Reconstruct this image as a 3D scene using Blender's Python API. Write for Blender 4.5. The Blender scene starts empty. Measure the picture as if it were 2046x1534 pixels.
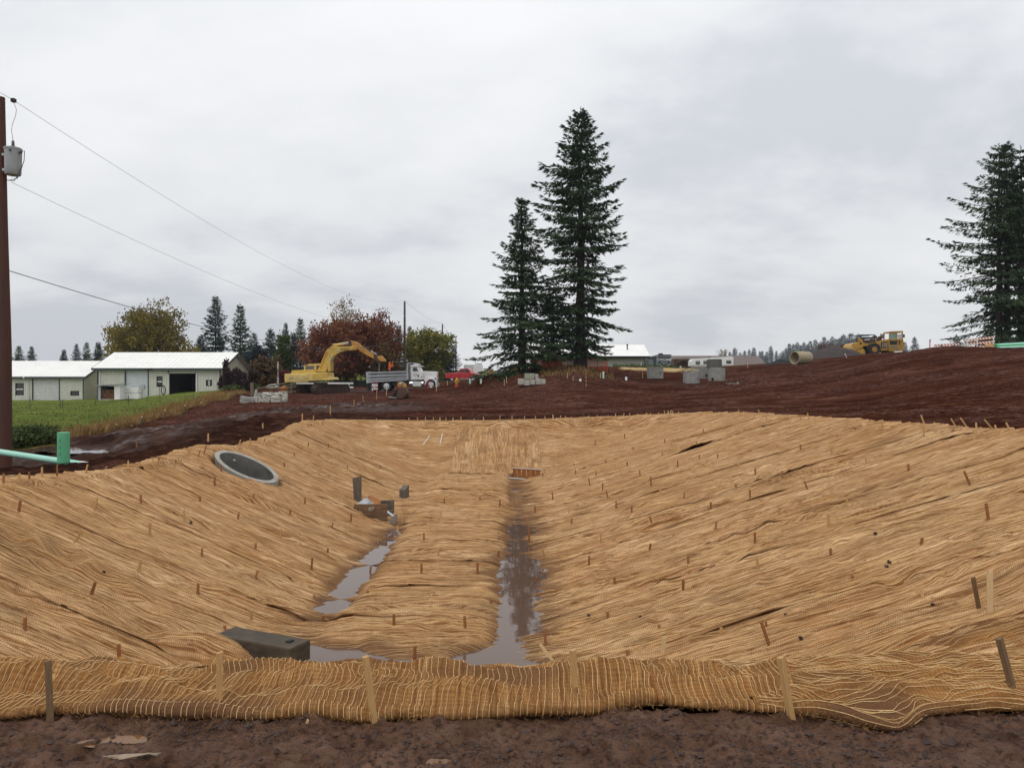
import bpy, bmesh, math, random
import numpy as np
from mathutils import Vector, Matrix, Euler

# ------------------------------------------------------------------ camera, sky, sun
SC = bpy.context.scene
COL = SC.collection
F = 1520.0            # focal length in photograph pixels
CX, CY = 1023.0, 767.0
CAMZ = 1.6

def at(px, py, d):
    return Vector(((px - CX) / F * d, d, CAMZ - (py - CY) / F * d))

cam_d = bpy.data.cameras.new('camera')
cam = bpy.data.objects.new('camera', cam_d)
COL.objects.link(cam)
cam.location = (0, 0, CAMZ)
cam.rotation_euler = (math.radians(90), 0, 0)
cam_d.sensor_width = 36.0
cam_d.lens = 36.0 * F / 2046.0
cam_d.clip_start = 0.05
cam_d.clip_end = 6000
SC.camera = cam

SUN_EL, SUN_AZ = math.radians(56), math.radians(215)
world = bpy.data.worlds.new('World')
SC.world = world
world.use_nodes = True
wn = world.node_tree
wn.nodes.clear()

def N(nt, t, **kw):
    n = nt.nodes.new(t)
    for k, v in kw.items():
        setattr(n, k, v)
    return n

def build_world():
    nt = wn
    L = nt.links.new
    out = N(nt, 'ShaderNodeOutputWorld')
    bg = N(nt, 'ShaderNodeBackground')
    bg.inputs['Strength'].default_value = 0.1
    sky = N(nt, 'ShaderNodeTexSky', sky_type='NISHITA', sun_disc=False)
    sky.sun_elevation = SUN_EL
    sky.sun_rotation = SUN_AZ
    sky.air_density = 1.0
    sky.dust_density = 3.0
    tc = N(nt, 'ShaderNodeTexCoord')
    sep = N(nt, 'ShaderNodeSeparateXYZ')
    L(tc.outputs['Generated'], sep.inputs[0])
    # project the view direction on a flat cloud deck
    zz = N(nt, 'ShaderNodeMath', operation='MAXIMUM'); L(sep.outputs['Z'], zz.inputs[0]); zz.inputs[1].default_value = 0.0
    za = N(nt, 'ShaderNodeMath', operation='ADD'); L(zz.outputs[0], za.inputs[0]); za.inputs[1].default_value = 0.30
    dx = N(nt, 'ShaderNodeMath', operation='DIVIDE'); L(sep.outputs['X'], dx.inputs[0]); L(za.outputs[0], dx.inputs[1])
    dy = N(nt, 'ShaderNodeMath', operation='DIVIDE'); L(sep.outputs['Y'], dy.inputs[0]); L(za.outputs[0], dy.inputs[1])
    cb = N(nt, 'ShaderNodeCombineXYZ'); L(dx.outputs[0], cb.inputs[0]); L(dy.outputs[0], cb.inputs[1])
    mp = N(nt, 'ShaderNodeMapping'); L(cb.outputs[0], mp.inputs['Vector'])
    mp.inputs['Location'].default_value = (3.1, 0.7, 0.0)
    mp.inputs['Scale'].default_value = (0.75, 0.95, 1.0)
    n1 = N(nt, 'ShaderNodeTexNoise'); L(mp.outputs[0], n1.inputs['Vector'])
    n1.inputs['Scale'].default_value = 1.15; n1.inputs['Detail'].default_value = 7; n1.inputs['Roughness'].default_value = 0.52
    n1.inputs['Distortion'].default_value = 0.35
    n2 = N(nt, 'ShaderNodeTexNoise'); L(mp.outputs[0], n2.inputs['Vector'])
    n2.inputs['Scale'].default_value = 4.3; n2.inputs['Detail'].default_value = 6; n2.inputs['Roughness'].default_value = 0.55
    ad = N(nt, 'ShaderNodeMath', operation='MULTIPLY_ADD'); L(n2.outputs['Fac'], ad.inputs[0]); ad.inputs[1].default_value = 0.34; L(n1.outputs['Fac'], ad.inputs[2])
    ramp = N(nt, 'ShaderNodeValToRGB'); L(ad.outputs[0], ramp.inputs[0])
    cr = ramp.color_ramp
    cr.elements[0].position = 0.53; cr.elements[0].color = (6.9, 7.15, 7.6, 1)
    cr.elements[1].position = 0.80; cr.elements[1].color = (9.5, 9.6, 9.75, 1)
    e = cr.elements.new(0.66); e.color = (8.7, 8.85, 9.05, 1)
    # an overcast deck brightens towards the zenith
    ze = N(nt, 'ShaderNodeMath', operation='MULTIPLY_ADD'); L(zz.outputs[0], ze.inputs[0]); ze.inputs[1].default_value = 0.42; ze.inputs[2].default_value = 0.88
    vm = N(nt, 'ShaderNodeVectorMath', operation='SCALE'); L(ramp.outputs[0], vm.inputs[0]); L(ze.outputs[0], vm.inputs['Scale'])
    mix = N(nt, 'ShaderNodeMix', data_type='RGBA'); mix.inputs['Factor'].default_value = 0.94
    L(sky.outputs[0], mix.inputs['A']); L(vm.outputs[0], mix.inputs['B'])
    # below the horizon: dull earth
    lt = N(nt, 'ShaderNodeMath', operation='LESS_THAN'); L(sep.outputs['Z'], lt.inputs[0]); lt.inputs[1].default_value = -0.02
    m2 = N(nt, 'ShaderNodeMix', data_type='RGBA'); L(lt.outputs[0], m2.inputs['Factor']); L(mix.outputs['Result'], m2.inputs['A'])
    m2.inputs['B'].default_value = (1.2, 0.9, 0.75, 1)
    L(m2.outputs['Result'], bg.inputs['Color'])
    L(bg.outputs[0], out.inputs[0])
build_world()

sun_d = bpy.data.lights.new('sun', 'SUN')
sun = bpy.data.objects.new('sun', sun_d)
COL.objects.link(sun)
sun_d.energy = 0.9
sun_d.angle = math.radians(40)
sun_d.color = (1.0, 0.97, 0.92)
# direction the light comes from
sdir = Vector((math.sin(SUN_AZ) * math.cos(SUN_EL), math.cos(SUN_AZ) * math.cos(SUN_EL), math.sin(SUN_EL)))
sun.rotation_euler = sdir.to_track_quat('Z', 'Y').to_euler()
sun.location = (0, 0, 60)

SC.view_settings.view_transform = 'Standard'
SC.view_settings.look = 'None'
SC.view_settings.exposure = 0.0
SC.view_settings.gamma = 1.0
SC.view_settings.use_curve_mapping = False
SC.render.engine = 'CYCLES'
SC.cycles.use_denoising = True
SC.cycles.max_bounces = 6
SC.cycles.diffuse_bounces = 3
SC.cycles.glossy_bounces = 3
SC.cycles.transmission_bounces = 3
SC.cycles.volume_bounces = 0
SC.cycles.transparent_max_bounces = 6

# ------------------------------------------------------------------ noise
def vnoise(x, y, seed=0):
    x = np.asarray(x, dtype=np.float64); y = np.asarray(y, dtype=np.float64)
    xi = np.floor(x).astype(np.int64); yi = np.floor(y).astype(np.int64)
    xf = x - xi; yf = y - yi
    u = xf * xf * xf * (xf * (xf * 6 - 15) + 10)
    v = yf * yf * yf * (yf * (yf * 6 - 15) + 10)
    def h(a, b):
        n = (a * 374761393 + b * 668265263 + seed * 974634777) & 0xffffffff
        n = ((n ^ (n >> 13)) * 1274126177) & 0xffffffff
        n = n ^ (n >> 16)
        return (n & 0xffff) / 32767.5 - 1.0
    a = h(xi, yi); b = h(xi + 1, yi); c = h(xi, yi + 1); d = h(xi + 1, yi + 1)
    return (a + (b - a) * u) * (1 - v) + (c + (d - c) * u) * v

def fbm(x, y, oct=4, seed=0, gain=0.5, lac=2.03):
    s = 0; amp = 1.0; tot = 0
    for i in range(oct):
        s = s + amp * vnoise(x, y, seed + i * 17)
        tot += amp
        x = x * lac + 13.7; y = y * lac - 7.3; amp *= gain
    return s / tot

def smin(a, b, k):
    h = np.clip(0.5 + 0.5 * (b - a) / k, 0, 1)
    return b * (1 - h) + a * h - k * h * (1 - h)

def smax(a, b, k):
    return -smin(-a, -b, k)

def sstep(a, b, x):
    t = np.clip((x - a) / (b - a), 0, 1)
    return t * t * (3 - 2 * t)

# ------------------------------------------------------------------ the lie of the land
# control points read off the photograph: pixel and a distance in metres
CP = [(-200,1430,3.6),(300,1430,3.6),(1023,1430,3.65),(1700,1430,3.6),(2300,1430,3.6),
 (12,945,20),(-500,930,20),(127,940,14.5),(200,944,13.5),(0,968,10.6),(300,931,13.5),(516,888,20),(600,853,25.5),(-700,1060,9),
 (150,890,25),(-300,900,26),(300,855,34),(450,828,42),(600,822,40),(30,850,40),(-500,852,42),(30,807,76),(-500,812,78),(200,801,86),
 (443,780,87),(380,800,66),(300,818,52),(500,795,72),(600,802,58),(620,787,82),(700,808,54),(800,780,88),(740,790,72),
 (950,843,30.1),(750,844,29.8),(1150,839,29.8),(1300,833,28.4),(1480,829,26),(1630,840,20.5),(1845,858,15.2),(2046,868,12.6),(2300,890,9.5),(2500,960,7),
 (1000,829,38),(1000,804,52),(1000,784,62),(1060,770,58.5),(930,770,92),(1240,805,48),(1240,768,64),(1400,805,42),(1380,767,69),(1450,765,72),
 (1157,731,70),(1000,748,74),(1050,745,70),(1100,742,68),(1200,742,72),(1310,757,76),
 (1700,806,35),(1600,760,60),(1520,738,80),(1600,727,86),(1700,740,65),(1750,707,105),(1850,697,64),(2000,696,61),(1950,735,44),(2046,800,24),(1900,800,26),
 (2046,740,38),(2300,700,55),(2600,780,25),(1990,705,78),(1880,703,82),
 (930,763,118),(1240,738,125),(1420,738,120),(500,772,110),(700,764,115),(0,778,130),(-500,780,130),(850,764,108),(1020,742,100),(1640,716,120),(2300,705,110),
 (-500,750,260),(200,752,260),(600,748,260),(1000,738,260),(1500,727,300),(1800,710,300),(2300,712,300),
 (-500,742,700),(300,742,700),(1000,738,700),(1600,727,700),(2100,722,700),(2600,722,700),
 (0,750,2500),(1000,750,2500),(2000,750,2500)]
_c = np.array([[ (p[0]-CX)/F, math.log(p[2]), CAMZ-(p[1]-CY)/F*p[2] ] for p in CP])
_A = _c[:, :2] * np.array([1.6, 1.0])
_V = (_c[:, 2] - CAMZ) / np.exp(_c[:, 1])          # work in view slope, it stays well scaled
def _tps(r2):
    return np.where(r2 > 1e-12, r2 * np.log(np.maximum(r2, 1e-12)), 0.0)
_n = len(CP)
_K = _tps(((_A[:, None, :] - _A[None, :, :]) ** 2).sum(-1)) + np.eye(_n) * 2e-3
_P = np.hstack([np.ones((_n, 1)), _A])
_M = np.vstack([np.hstack([_K, _P]), np.hstack([_P.T, np.zeros((3, 3))])])
_W = np.linalg.solve(_M, np.concatenate([_V, np.zeros(3)]))

MOUNDS = []   # (x, y, radius, height)
def mound(px, d, r, h):
    MOUNDS.append(((px - CX) / F * d, d, r, h))
mound(978, 68, 1.5, 0.75); mound(1035, 66, 1.6, 0.45); mound(1010, 70, 1.2, 0.35)
mound(1160, 50, 1.5, 0.45); mound(1560, 58, 2.2, 0.5); mound(1510, 56, 2.2, 0.45); mound(560, 75, 3.0, 0.35)
mound(330, 17.0, 1.6, 0.16); mound(520, 27, 1.5, 0.3); mound(590, 33, 3, .25)

def land(x, y):
    """undisturbed ground, without the basin and without clods"""
    x = np.asarray(x, float); y = np.asarray(y, float)
    yc = np.maximum(y, 3.0)
    u = np.clip(x / yc, -2.2, 2.2); v = np.log(yc)
    sh = x.shape
    q = np.stack([u.ravel() * 1.6, v.ravel()], 1)
    res = np.empty(len(q))
    for i in range(0, len(q), 40000):
        qq = q[i:i+40000]
        r2 = ((qq[:, None, :] - _A[None]) ** 2).sum(-1)
        res[i:i+40000] = _tps(r2) @ _W[:_n] + _W[_n] + qq @ _W[_n+1:]
    z = CAMZ + res.reshape(sh) * yc
    z = np.where(y < 5.5, z * sstep(4.0, 5.5, y), z)
    for (mx, my, r, h) in MOUNDS:
        z = z + h * np.exp(-((x - mx) ** 2 + (y - my) ** 2) / (r * r))
    return z

ZF = -1.6           # basin floor
ZW = -1.565         # water level
XL0, XR0, YF0 = -2.83, 0.57, 25.9

def basin(x, y):
    """designed shape of the swale: floor and four banks"""
    x = np.asarray(x, float); y = np.asarray(y, float)
    wob = 0.12 * fbm(x * 0.25, y * 0.25, 2, 5)
    left = ZF + 0.43 * (XL0 + 0.1 * np.sin(y * .5) - x)
    right = ZF + 0.30 * (x - XR0 - 0.1 * np.sin(y * 0.37 + 1))
    far = ZF + 0.40 * (y - YF0)
    front = 0.035 - 0.40 * (y - 4.15)
    # middle of the floor is a low hump between two wet channels
    hump = 0.12 * np.exp(-((x + 1.22) / 1.10) ** 8) * sstep(-0.3, 0.3, y + 0.07 * np.sin(x * 5.0) + 0.05 * np.sin(x * 13.0) - np.interp(x, [-2.9, -1.85, -1.6, -0.8, -0.5, -0.15, 0.3], [9.25, 9.2, 8.72, 8.68, 8.95, 9.55, 10.3]))
    chL = np.exp(-((x + 2.66) / 0.32) ** 2) * sstep(17.2, 16.0, y) * sstep(10.0, 10.4, y)
    chR = np.exp(-((x - 0.20) / 0.46) ** 2)
    lift = 0.040 * sstep(12.5, 15.5, y) + 0.035 * sstep(16.5, 20.5, y) + 0.05 * np.exp(-((x + 2.6) / 0.7) ** 2) * (sstep(10.2, 9.8, y) * sstep(9.0, 9.5, y) + sstep(16.3, 17.5, y))
    pool = sstep(9.5, 8.8, y) * sstep(-3.0, -2.5, x)
    fl = ZF - 0.02 + hump + lift - 0.08 * np.maximum(np.maximum(chL, chR), pool)
    h = smax(fl, left, 0.22)
    h = smax(h, right, 0.22)
    h = smax(h, far, 0.4)
    h = smax(h, front, 0.12)
    return h + wob * 0.5

def swale(x, y):
    """surface with the basin cut in it"""
    g = land(x, y)
    b = basin(x, y)
    h = smin(b, g + 0.03, 0.12)
    for (hx, hy, ux, uy, a, c, dp) in HOLES:
        p = ((x - hx) * ux + (y - hy) * uy) / a; q = (-(x - hx) * uy + (y - hy) * ux) / c
        h = h - dp * np.exp(-(p * p + q * q) ** 4)
    return h
HOLES = []

def cast(px, py, fn=None, d0=3.0, d1=140.0, n=700):
    """where the sight line through a photograph pixel meets the ground"""
    fn = fn or swale
    ds = np.exp(np.linspace(math.log(d0), math.log(d1), n))
    xs = (px - CX) / F * ds; zs = CAMZ - (py - CY) / F * ds
    g = fn(xs, ds)
    k = np.where(zs <= g)[0]
    if len(k) == 0:
        return at(px, py, d1)
    i = k[0]
    if i == 0:
        return Vector((xs[0], ds[0], g[0]))
    a0 = zs[i-1] - g[i-1]; a1 = zs[i] - g[i]
    t = a0 / (a0 - a1 + 1e-9)
    d = ds[i-1] + (ds[i] - ds[i-1]) * t
    p = at(px, py, d)
    return p

def gz(x, y):
    return float(swale(np.array([x]), np.array([y]))[0])

def dg(px, py, nominal, tol=0.22):
    """distance at which the ground shows under a pixel, kept near a nominal value"""
    d = cast(px, py, land, 20, 240, 1500).y
    return min(max(d, nominal * (1 - tol)), nominal * (1 + tol))

def on(px, d, dz=0.0):
    """a point on the ground under pixel column px at distance d"""
    x = (px - CX) / F * d
    return Vector((x, d, gz(x, d) + dz))

# ------------------------------------------------------------------ mesh helpers
def tag(o, label=None, cat=None, group=None, kind=None):
    if label: o['label'] = label
    if cat: o['category'] = cat
    if group: o['group'] = group
    if kind: o['kind'] = kind
    return o

def mesh_obj(name, V, Fc, mat=None, parent=None, smooth=False, loc=None):
    me = bpy.data.meshes.new(name)
    me.from_pydata([tuple(v) for v in V], [], [tuple(f) for f in Fc])
    if smooth:
        me.polygons.foreach_set('use_smooth', [True] * len(me.polygons))
    me.update()
    o = bpy.data.objects.new(name, me)
    COL.objects.link(o)
    if mat: me.materials.append(mat)
    if parent: o.parent = parent
    if loc is not None: o.location = loc
    return o

def np_mesh(name, V, quads, mat=None, parent=None, smooth=True, tris=False):
    me = bpy.data.meshes.new(name)
    k = quads.shape[1]
    me.vertices.add(len(V)); me.vertices.foreach_set('co', np.ascontiguousarray(V, dtype=np.float32).ravel())
    me.loops.add(quads.size); me.loops.foreach_set('vertex_index', np.ascontiguousarray(quads, dtype=np.int32).ravel())
    me.polygons.add(len(quads))
    me.polygons.foreach_set('loop_start', np.arange(0, quads.size, k, dtype=np.int32))
    me.polygons.foreach_set('loop_total', np.full(len(quads), k, dtype=np.int32))
    me.polygons.foreach_set('use_smooth', np.full(len(quads), smooth, dtype=bool))
    me.update(calc_edges=True)
    me.validate()
    o = bpy.data.objects.new(name, me)
    COL.objects.link(o)
    if mat: me.materials.append(mat)
    if parent: o.parent = parent
    return o

def grid_quads(nr, nc):
    a = np.arange(nr * nc).reshape(nr, nc)
    return np.stack([a[:-1, :-1], a[:-1, 1:], a[1:, 1:], a[1:, :-1]], -1).reshape(-1, 4)

def color_attr(o, name, arr):
    ca = o.data.color_attributes.new(name, 'FLOAT_COLOR', 'POINT')
    ca.data.foreach_set('color', np.ascontiguousarray(arr, dtype=np.float32).ravel())

def uv_attr(o, uv):
    """uv per vertex"""
    ul = o.data.uv_layers.new(name='uv')
    li = np.empty(len(o.data.loops), dtype=np.int32); o.data.loops.foreach_get('vertex_index', li)
    ul.data.foreach_set('uv', np.ascontiguousarray(uv[li], dtype=np.float32).ravel())

class MB:
    """collects shapes, builds ONE mesh object"""
    def __init__(s): s.V = []; s.F = []
    def add(s, V, Fc):
        o = len(s.V); s.V += [Vector(v) for v in V]; s.F += [tuple(i + o for i in f) for f in Fc]; return s
    def box(s, c, size, rot=None, taper=1.0):
        x, y, z = size[0] / 2, size[1] / 2, size[2] / 2
        P = [(-x,-y,-z),(x,-y,-z),(x,y,-z),(-x,y,-z),(-x*taper,-y*taper,z),(x*taper,-y*taper,z),(x*taper,y*taper,z),(-x*taper,y*taper,z)]
        P = [Vector(p) for p in P]
        if rot is not None:
            R = Euler(rot).to_matrix(); P = [R @ p for p in P]
        return s.add([p + Vector(c) for p in P], [(3,2,1,0),(4,5,6,7),(0,1,5,4),(1,2,6,5),(2,3,7,6),(3,0,4,7)])
    def bb(s, x0, x1, y0, y1, z0, z1):
        return s.box(((x0+x1)/2, (y0+y1)/2, (z0+z1)/2), (abs(x1-x0), abs(y1-y0), abs(z1-z0)))
    def cyl(s, p0, p1, r0, r1=None, n=12, caps=True):
        r1 = r0 if r1 is None else r1
        p0, p1 = Vector(p0), Vector(p1)
        ax = (p1 - p0).normalized()
        t = Vector((0, 0, 1)) if abs(ax.z) < .95 else Vector((1, 0, 0))
        a = ax.cross(t).normalized(); b = ax.cross(a)
        V = []
        for p, r in ((p0, r0), (p1, r1)):
            for i in range(n):
                w = 2 * math.pi * i / n
                V.append(p + (a * math.cos(w) + b * math.sin(w)) * r)
        Fc = [((i+1) % n, i, n + i, n + (i+1) % n) for i in range(n)]
        if caps: Fc += [tuple(range(n)), tuple(range(2*n-1, n-1, -1))]
        return s.add(V, Fc)
    def tube(s, pts, r, n=6, caps=True):
        pts = [Vector(p) for p in pts]
        rs = r if isinstance(r, (list, tuple)) else [r] * len(pts)
        V = []; m = len(pts); pa = None
        for i, p in enumerate(pts):
            ax = (pts[min(i+1, m-1)] - pts[max(i-1, 0)]).normalized()
            if pa is None:
                t = Vector((0, 0, 1)) if abs(ax.z) < .9 else Vector((1, 0, 0))
                a = ax.cross(t).normalized()
            else:
                a = (pa - ax * pa.dot(ax)).normalized()
            pa = a; b = ax.cross(a)
            for k in range(n):
                w = 2 * math.pi * k / n
                V.append(p + (a * math.cos(w) + b * math.sin(w)) * rs[i])
        Fc = []
        for i in range(m - 1):
            for k in range(n):
                Fc.append((i*n + (k+1) % n, i*n + k, (i+1)*n + k, (i+1)*n + (k+1) % n))
        if caps: Fc += [tuple(range(n)), tuple(range(m*n-1, (m-1)*n-1, -1))]
        return s.add(V, Fc)
    def prism(s, poly, y0, y1, plane='xz'):
        """extrude an outline; plane xz runs along y, yz along x, xy along z"""
        n = len(poly)
        def P(a, b, c):
            return {'xz': (a, c, b), 'yz': (c, a, b), 'xy': (a, b, c)}[plane]
        V = [P(a, b, y0) for a, b in poly] + [P(a, b, y1) for a, b in poly]
        Fc = [tuple(range(n)), tuple(range(2*n-1, n-1, -1))] + [((i+1) % n, i, n+i, n+(i+1) % n) for i in range(n)]
        return s.add(V, Fc)
    def lathe(s, prof, n=24, c=(0,0,0), axis='z', closed=False):
        V = []
        for r, h in prof:
            for i in range(n):
                w = 2 * math.pi * i / n
                a, b = r * math.cos(w), r * math.sin(w)
                v = {'z': (a, b, h), 'y': (a, h, b), 'x': (h, a, b)}[axis]
                V.append(Vector(v) + Vector(c))
        Fc = []; m = len(prof)
        for j in range(m if closed else m - 1):
            j2 = (j + 1) % m
            for i in range(n):
                Fc.append((j*n+i, j*n+(i+1) % n, j2*n+(i+1) % n, j2*n+i))
        return s.add(V, Fc)
    def xform(s, M):
        s.V = [M @ v for v in s.V]; return s
    def build(s, name, mat=None, parent=None, smooth=False, bevel=0.0, loc=None, rot=None):
        o = mesh_obj(name, s.V, s.F, mat, parent, False, loc)
        bm = bmesh.new(); bm.from_mesh(o.data)
        bmesh.ops.recalc_face_normals(bm, faces=bm.faces)
        if bevel > 0:
            es = [e for e in bm.edges if len(e.link_faces) == 2 and e.calc_face_angle(0) > 0.5]
            try: bmesh.ops.bevel(bm, geom=es, offset=bevel, segments=2, affect='EDGES', profile=0.6, clamp_overlap=True)
            except Exception: pass
        bm.to_mesh(o.data); bm.free()
        if smooth:
            o.data.polygons.foreach_set('use_smooth', [True] * len(o.data.polygons))
            try: o.data.set_sharp_from_angle(angle=math.radians(38))
            except Exception: pass
        if rot is not None: o.rotation_euler = rot
        return o

def thing(name, label, cat, loc=(0,0,0), rz=0.0, group=None):
    o = bpy.data.objects.new(name, None)
    o.empty_display_size = 0.3
    COL.objects.link(o)
    o.location = loc; o.rotation_euler = (0, 0, rz)
    return tag(o, label, cat, group)

def copy_tree(o, parent=None):
    c = o.copy(); COL.objects.link(c)
    if parent: c.parent = parent
    for ch in [k for k in bpy.data.objects if k.parent == o]:
        copy_tree(ch, c)
    return c

# ------------------------------------------------------------------ materials
def ramp_set(r, stops):
    cr = r.color_ramp
    while len(cr.elements) > 1: cr.elements.remove(cr.elements[-1])
    cr.elements[0].position = stops[0][0]; cr.elements[0].color = (*stops[0][1], 1)
    for p, c in stops[1:]:
        e = cr.elements.new(p); e.color = (*c, 1)

def mat(name, col, col2=None, rough=0.6, metal=0.0, scale=6.0, stretch=(1,1,1), bump=0.15, bdist=0.01, detail=5, dirt=None, dirt_amt=0.35, spec=0.4, rvar=0.15, coords='Object'):
    """paint, wood, concrete and the like: two tones broken by noise, optional dirt, fine relief"""
    m = bpy.data.materials.new(name); m.use_nodes = True
    nt = m.node_tree; L = nt.links.new
    b = nt.nodes['Principled BSDF']
    b.inputs['Metallic'].default_value = metal
    b.inputs['Specular IOR Level'].default_value = spec
    col2 = col2 or tuple(c * 0.72 for c in col)
    tc = N(nt, 'ShaderNodeTexCoord')
    mp = N(nt, 'ShaderNodeMapping'); L(tc.outputs[coords], mp.inputs['Vector']); mp.inputs['Scale'].default_value = stretch
    n = N(nt, 'ShaderNodeTexNoise'); L(mp.outputs[0], n.inputs['Vector'])
    n.inputs['Scale'].default_value = scale; n.inputs['Detail'].default_value = detail; n.inputs['Roughness'].default_value = 0.62
    r = N(nt, 'ShaderNodeValToRGB'); L(n.outputs['Fac'], r.inputs[0])
    ramp_set(r, [(0.3, col2), (0.62, col)])
    last = r.outputs[0]
    if dirt:
        n2 = N(nt, 'ShaderNodeTexNoise'); L(tc.outputs[coords], n2.inputs['Vector'])
        n2.inputs['Scale'].default_value = scale * 0.35; n2.inputs['Detail'].default_value = 8; n2.inputs['Roughness'].default_value = 0.7
        r2 = N(nt, 'ShaderNodeValToRGB'); L(n2.outputs['Fac'], r2.inputs[0]); ramp_set(r2, [(0.5, (0,0,0)), (0.72, (dirt_amt,)*3)])
        mx = N(nt, 'ShaderNodeMix', data_type='RGBA'); L(r2.outputs[0], mx.inputs['Factor']); L(last, mx.inputs['A']); mx.inputs['B'].default_value = (*dirt, 1)
        last = mx.outputs['Result']
    L(last, b.inputs['Base Color'])
    mr = N(nt, 'ShaderNodeMapRange'); L(n.outputs['Fac'], mr.inputs[0])
    mr.inputs[1].default_value = 0.3; mr.inputs[2].default_value = 0.7
    mr.inputs[3].default_value = max(0.02, rough - rvar); mr.inputs[4].default_value = min(1, rough + rvar)
    L(mr.outputs[0], b.inputs['Roughness'])
    if bump > 0:
        n3 = N(nt, 'ShaderNodeTexNoise'); L(mp.outputs[0], n3.inputs['Vector']); n3.inputs['Scale'].default_value = scale * 5; n3.inputs['Detail'].default_value = 4
        bp = N(nt, 'ShaderNodeBump'); L(n3.outputs['Fac'], bp.inputs['Height']); bp.inputs['Strength'].default_value = bump; bp.inputs['Distance'].default_value = bdist
        L(bp.outputs[0], b.inputs['Normal'])
    return m

def leaf_mat(name, stops, rough=0.65, transl=0.25):
    m = bpy.data.materials.new(name); m.use_nodes = True
    nt = m.node_tree; L = nt.links.new
    b = nt.nodes['Principled BSDF']; out = nt.nodes['Material Output']
    g = N(nt, 'ShaderNodeNewGeometry')
    tc = N(nt, 'ShaderNodeTexCoord')
    n = N(nt, 'ShaderNodeTexNoise'); L(tc.outputs['Object'], n.inputs['Vector']); n.inputs['Scale'].default_value = 0.45; n.inputs['Detail'].default_value = 3
    ad = N(nt, 'ShaderNodeMath', operation='MULTIPLY_ADD'); L(g.outputs['Random Per Island'], ad.inputs[0]); ad.inputs[1].default_value = 0.55
    sb = N(nt, 'ShaderNodeMath', operation='MULTIPLY_ADD'); L(n.outputs['Fac'], sb.inputs[0]); sb.inputs[1].default_value = 1.1; sb.inputs[2].default_value = -0.32
    L(sb.outputs[0], ad.inputs[2])
    r = N(nt, 'ShaderNodeValToRGB'); L(ad.outputs[0], r.inputs[0]); ramp_set(r, stops)
    L(r.outputs[0], b.inputs['Base Color']); b.inputs['Roughness'].default_value = rough; b.inputs['Specular IOR Level'].default_value = 0.25
    if transl > 0:
        t = N(nt, 'ShaderNodeBsdfTranslucent'); L(r.outputs[0], t.inputs[0])
        mx = N(nt, 'ShaderNodeMixShader'); mx.inputs[0].default_value = transl
        L(b.outputs[0], mx.inputs[1]); L(t.outputs[0], mx.inputs[2]); L(mx.outputs[0], out.inputs[0])
    return m
# ------------------------------------------------------------------ ground sheet
def interp(x, pts):
    return np.interp(x, [p[0] for p in pts], [p[1] for p in pts])

def field_edge(y):
    return interp(y, [(20,-14.6),(24,-15.2),(28,-16.2),(38,-18.3),(52,-21.7),(75,-27.6),(90,-31),(150,-45),(400,-100),(3000,-100)])

def track_x(y):
    return interp(y, [(10,-14.0),(20,-13.6),(26,-13.4),(33,-13.2),(40,-12.0),(48,-10.3),(60,-8.5),(80,-6)])

def zones(x, y):
    n1 = fbm(x * 0.6, y * 0.6, 4, 31); n2 = fbm(x * 2.1, y * 2.1, 3, 77)
    e = field_edge(y) - x + 0.9 * n1 + 0.3 * n2
    grass = sstep(-0.2, 0.5, e) * sstep(24.5, 26.5, y + n1)
    far_grass = sstep(112, 130, y + 6 * n1) * sstep(60, 30, x)
    wild = sstep(180, 230, y)
    grass = np.maximum(np.maximum(grass, far_grass * 0.9), wild)
    dry = grass * sstep(0.0, 0.4, e) * (1 - sstep(0.2 + 0.022 * y, 0.8 + 0.05 * y, e + n1)) * sstep(60, 30, np.abs(y - 55))
    c = x - track_x(y)
    track = np.exp(-(c / 2.6) ** 4) * sstep(13, 17, y) * sstep(62, 50, y) * (1 - grass)
    grav = np.exp(-((x + 7.2 - 0.10 * (y - 45)) / 1.9) ** 4 - ((y - 46) / 7.0) ** 4)
    grav = np.maximum(grav * sstep(-0.5, 0.15, n1 + 0.25), 0)
    road = np.exp(-((y - 90 - 0.02 * x) / 4.5) ** 4) * sstep(-25, -16, x) * sstep(12, 2, x) * 0.8
    grav = np.maximum(grav, road)
    mud = sstep(9.0, 7.5, y)
    dark = np.exp(-((x + 9.2) / 2.2) ** 4) * sstep(34, 26, y) * sstep(8, 10, y)
    dark = np.maximum(dark, np.exp(-((y - 32.5 - 0.15 * np.maximum(x, 0)) / 2.6) ** 4) * sstep(-9.5, -7.5, x) * sstep(9, 3, x) * 0.9)
    dark = np.clip(dark + 0.0, 0, 1) * (1 - grass)
    u = x / np.maximum(y, 1)
    straw = sstep(0.138, 0.148, u) * sstep(0.236, 0.222, u + 0.02 * n1) * sstep(87, 89, y + 2 * n1) * sstep(101, 97, y)
    return grass, dry, track, grav, mud, dark, straw, c

def machine_path(x, y):
    n = 0.8 * fbm(x * .2, y * .2, 2, 301)
    m = 0
    for (f, w, x0, x1) in ((lambda q: 46 + .05 * q, 1.5, 6, 60), (lambda q: 48 + .70 * (q - 2.5), 1.6, -4, 40), (lambda q: 37 + .25 * (q - 10), 1.2, 12, 40), (lambda q: 57 - .12 * q, 1.3, -12, 14), (lambda q: 64 + .1 * q, 1.4, -16, 8)):
        d = y + n - f(x)
        m = np.maximum(m, np.exp(-(d / w) ** 4) * sstep(x0 - 3, x0 + 3, x) * sstep(x1 + 3, x1 - 3, x))
    return m

def covered(x, y):
    """1 where coir matting lies"""
    g = land(x, y); b = basin(x, y)
    inside = sstep(-0.02, 0.14, g - b) * (y > 4.0)
    fr = sstep(3.72, 3.85, y) * sstep(5.5, 5.0, y) * sstep(6.2, 5.6, np.abs(x))
    return np.maximum(inside, fr), g, b

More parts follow.
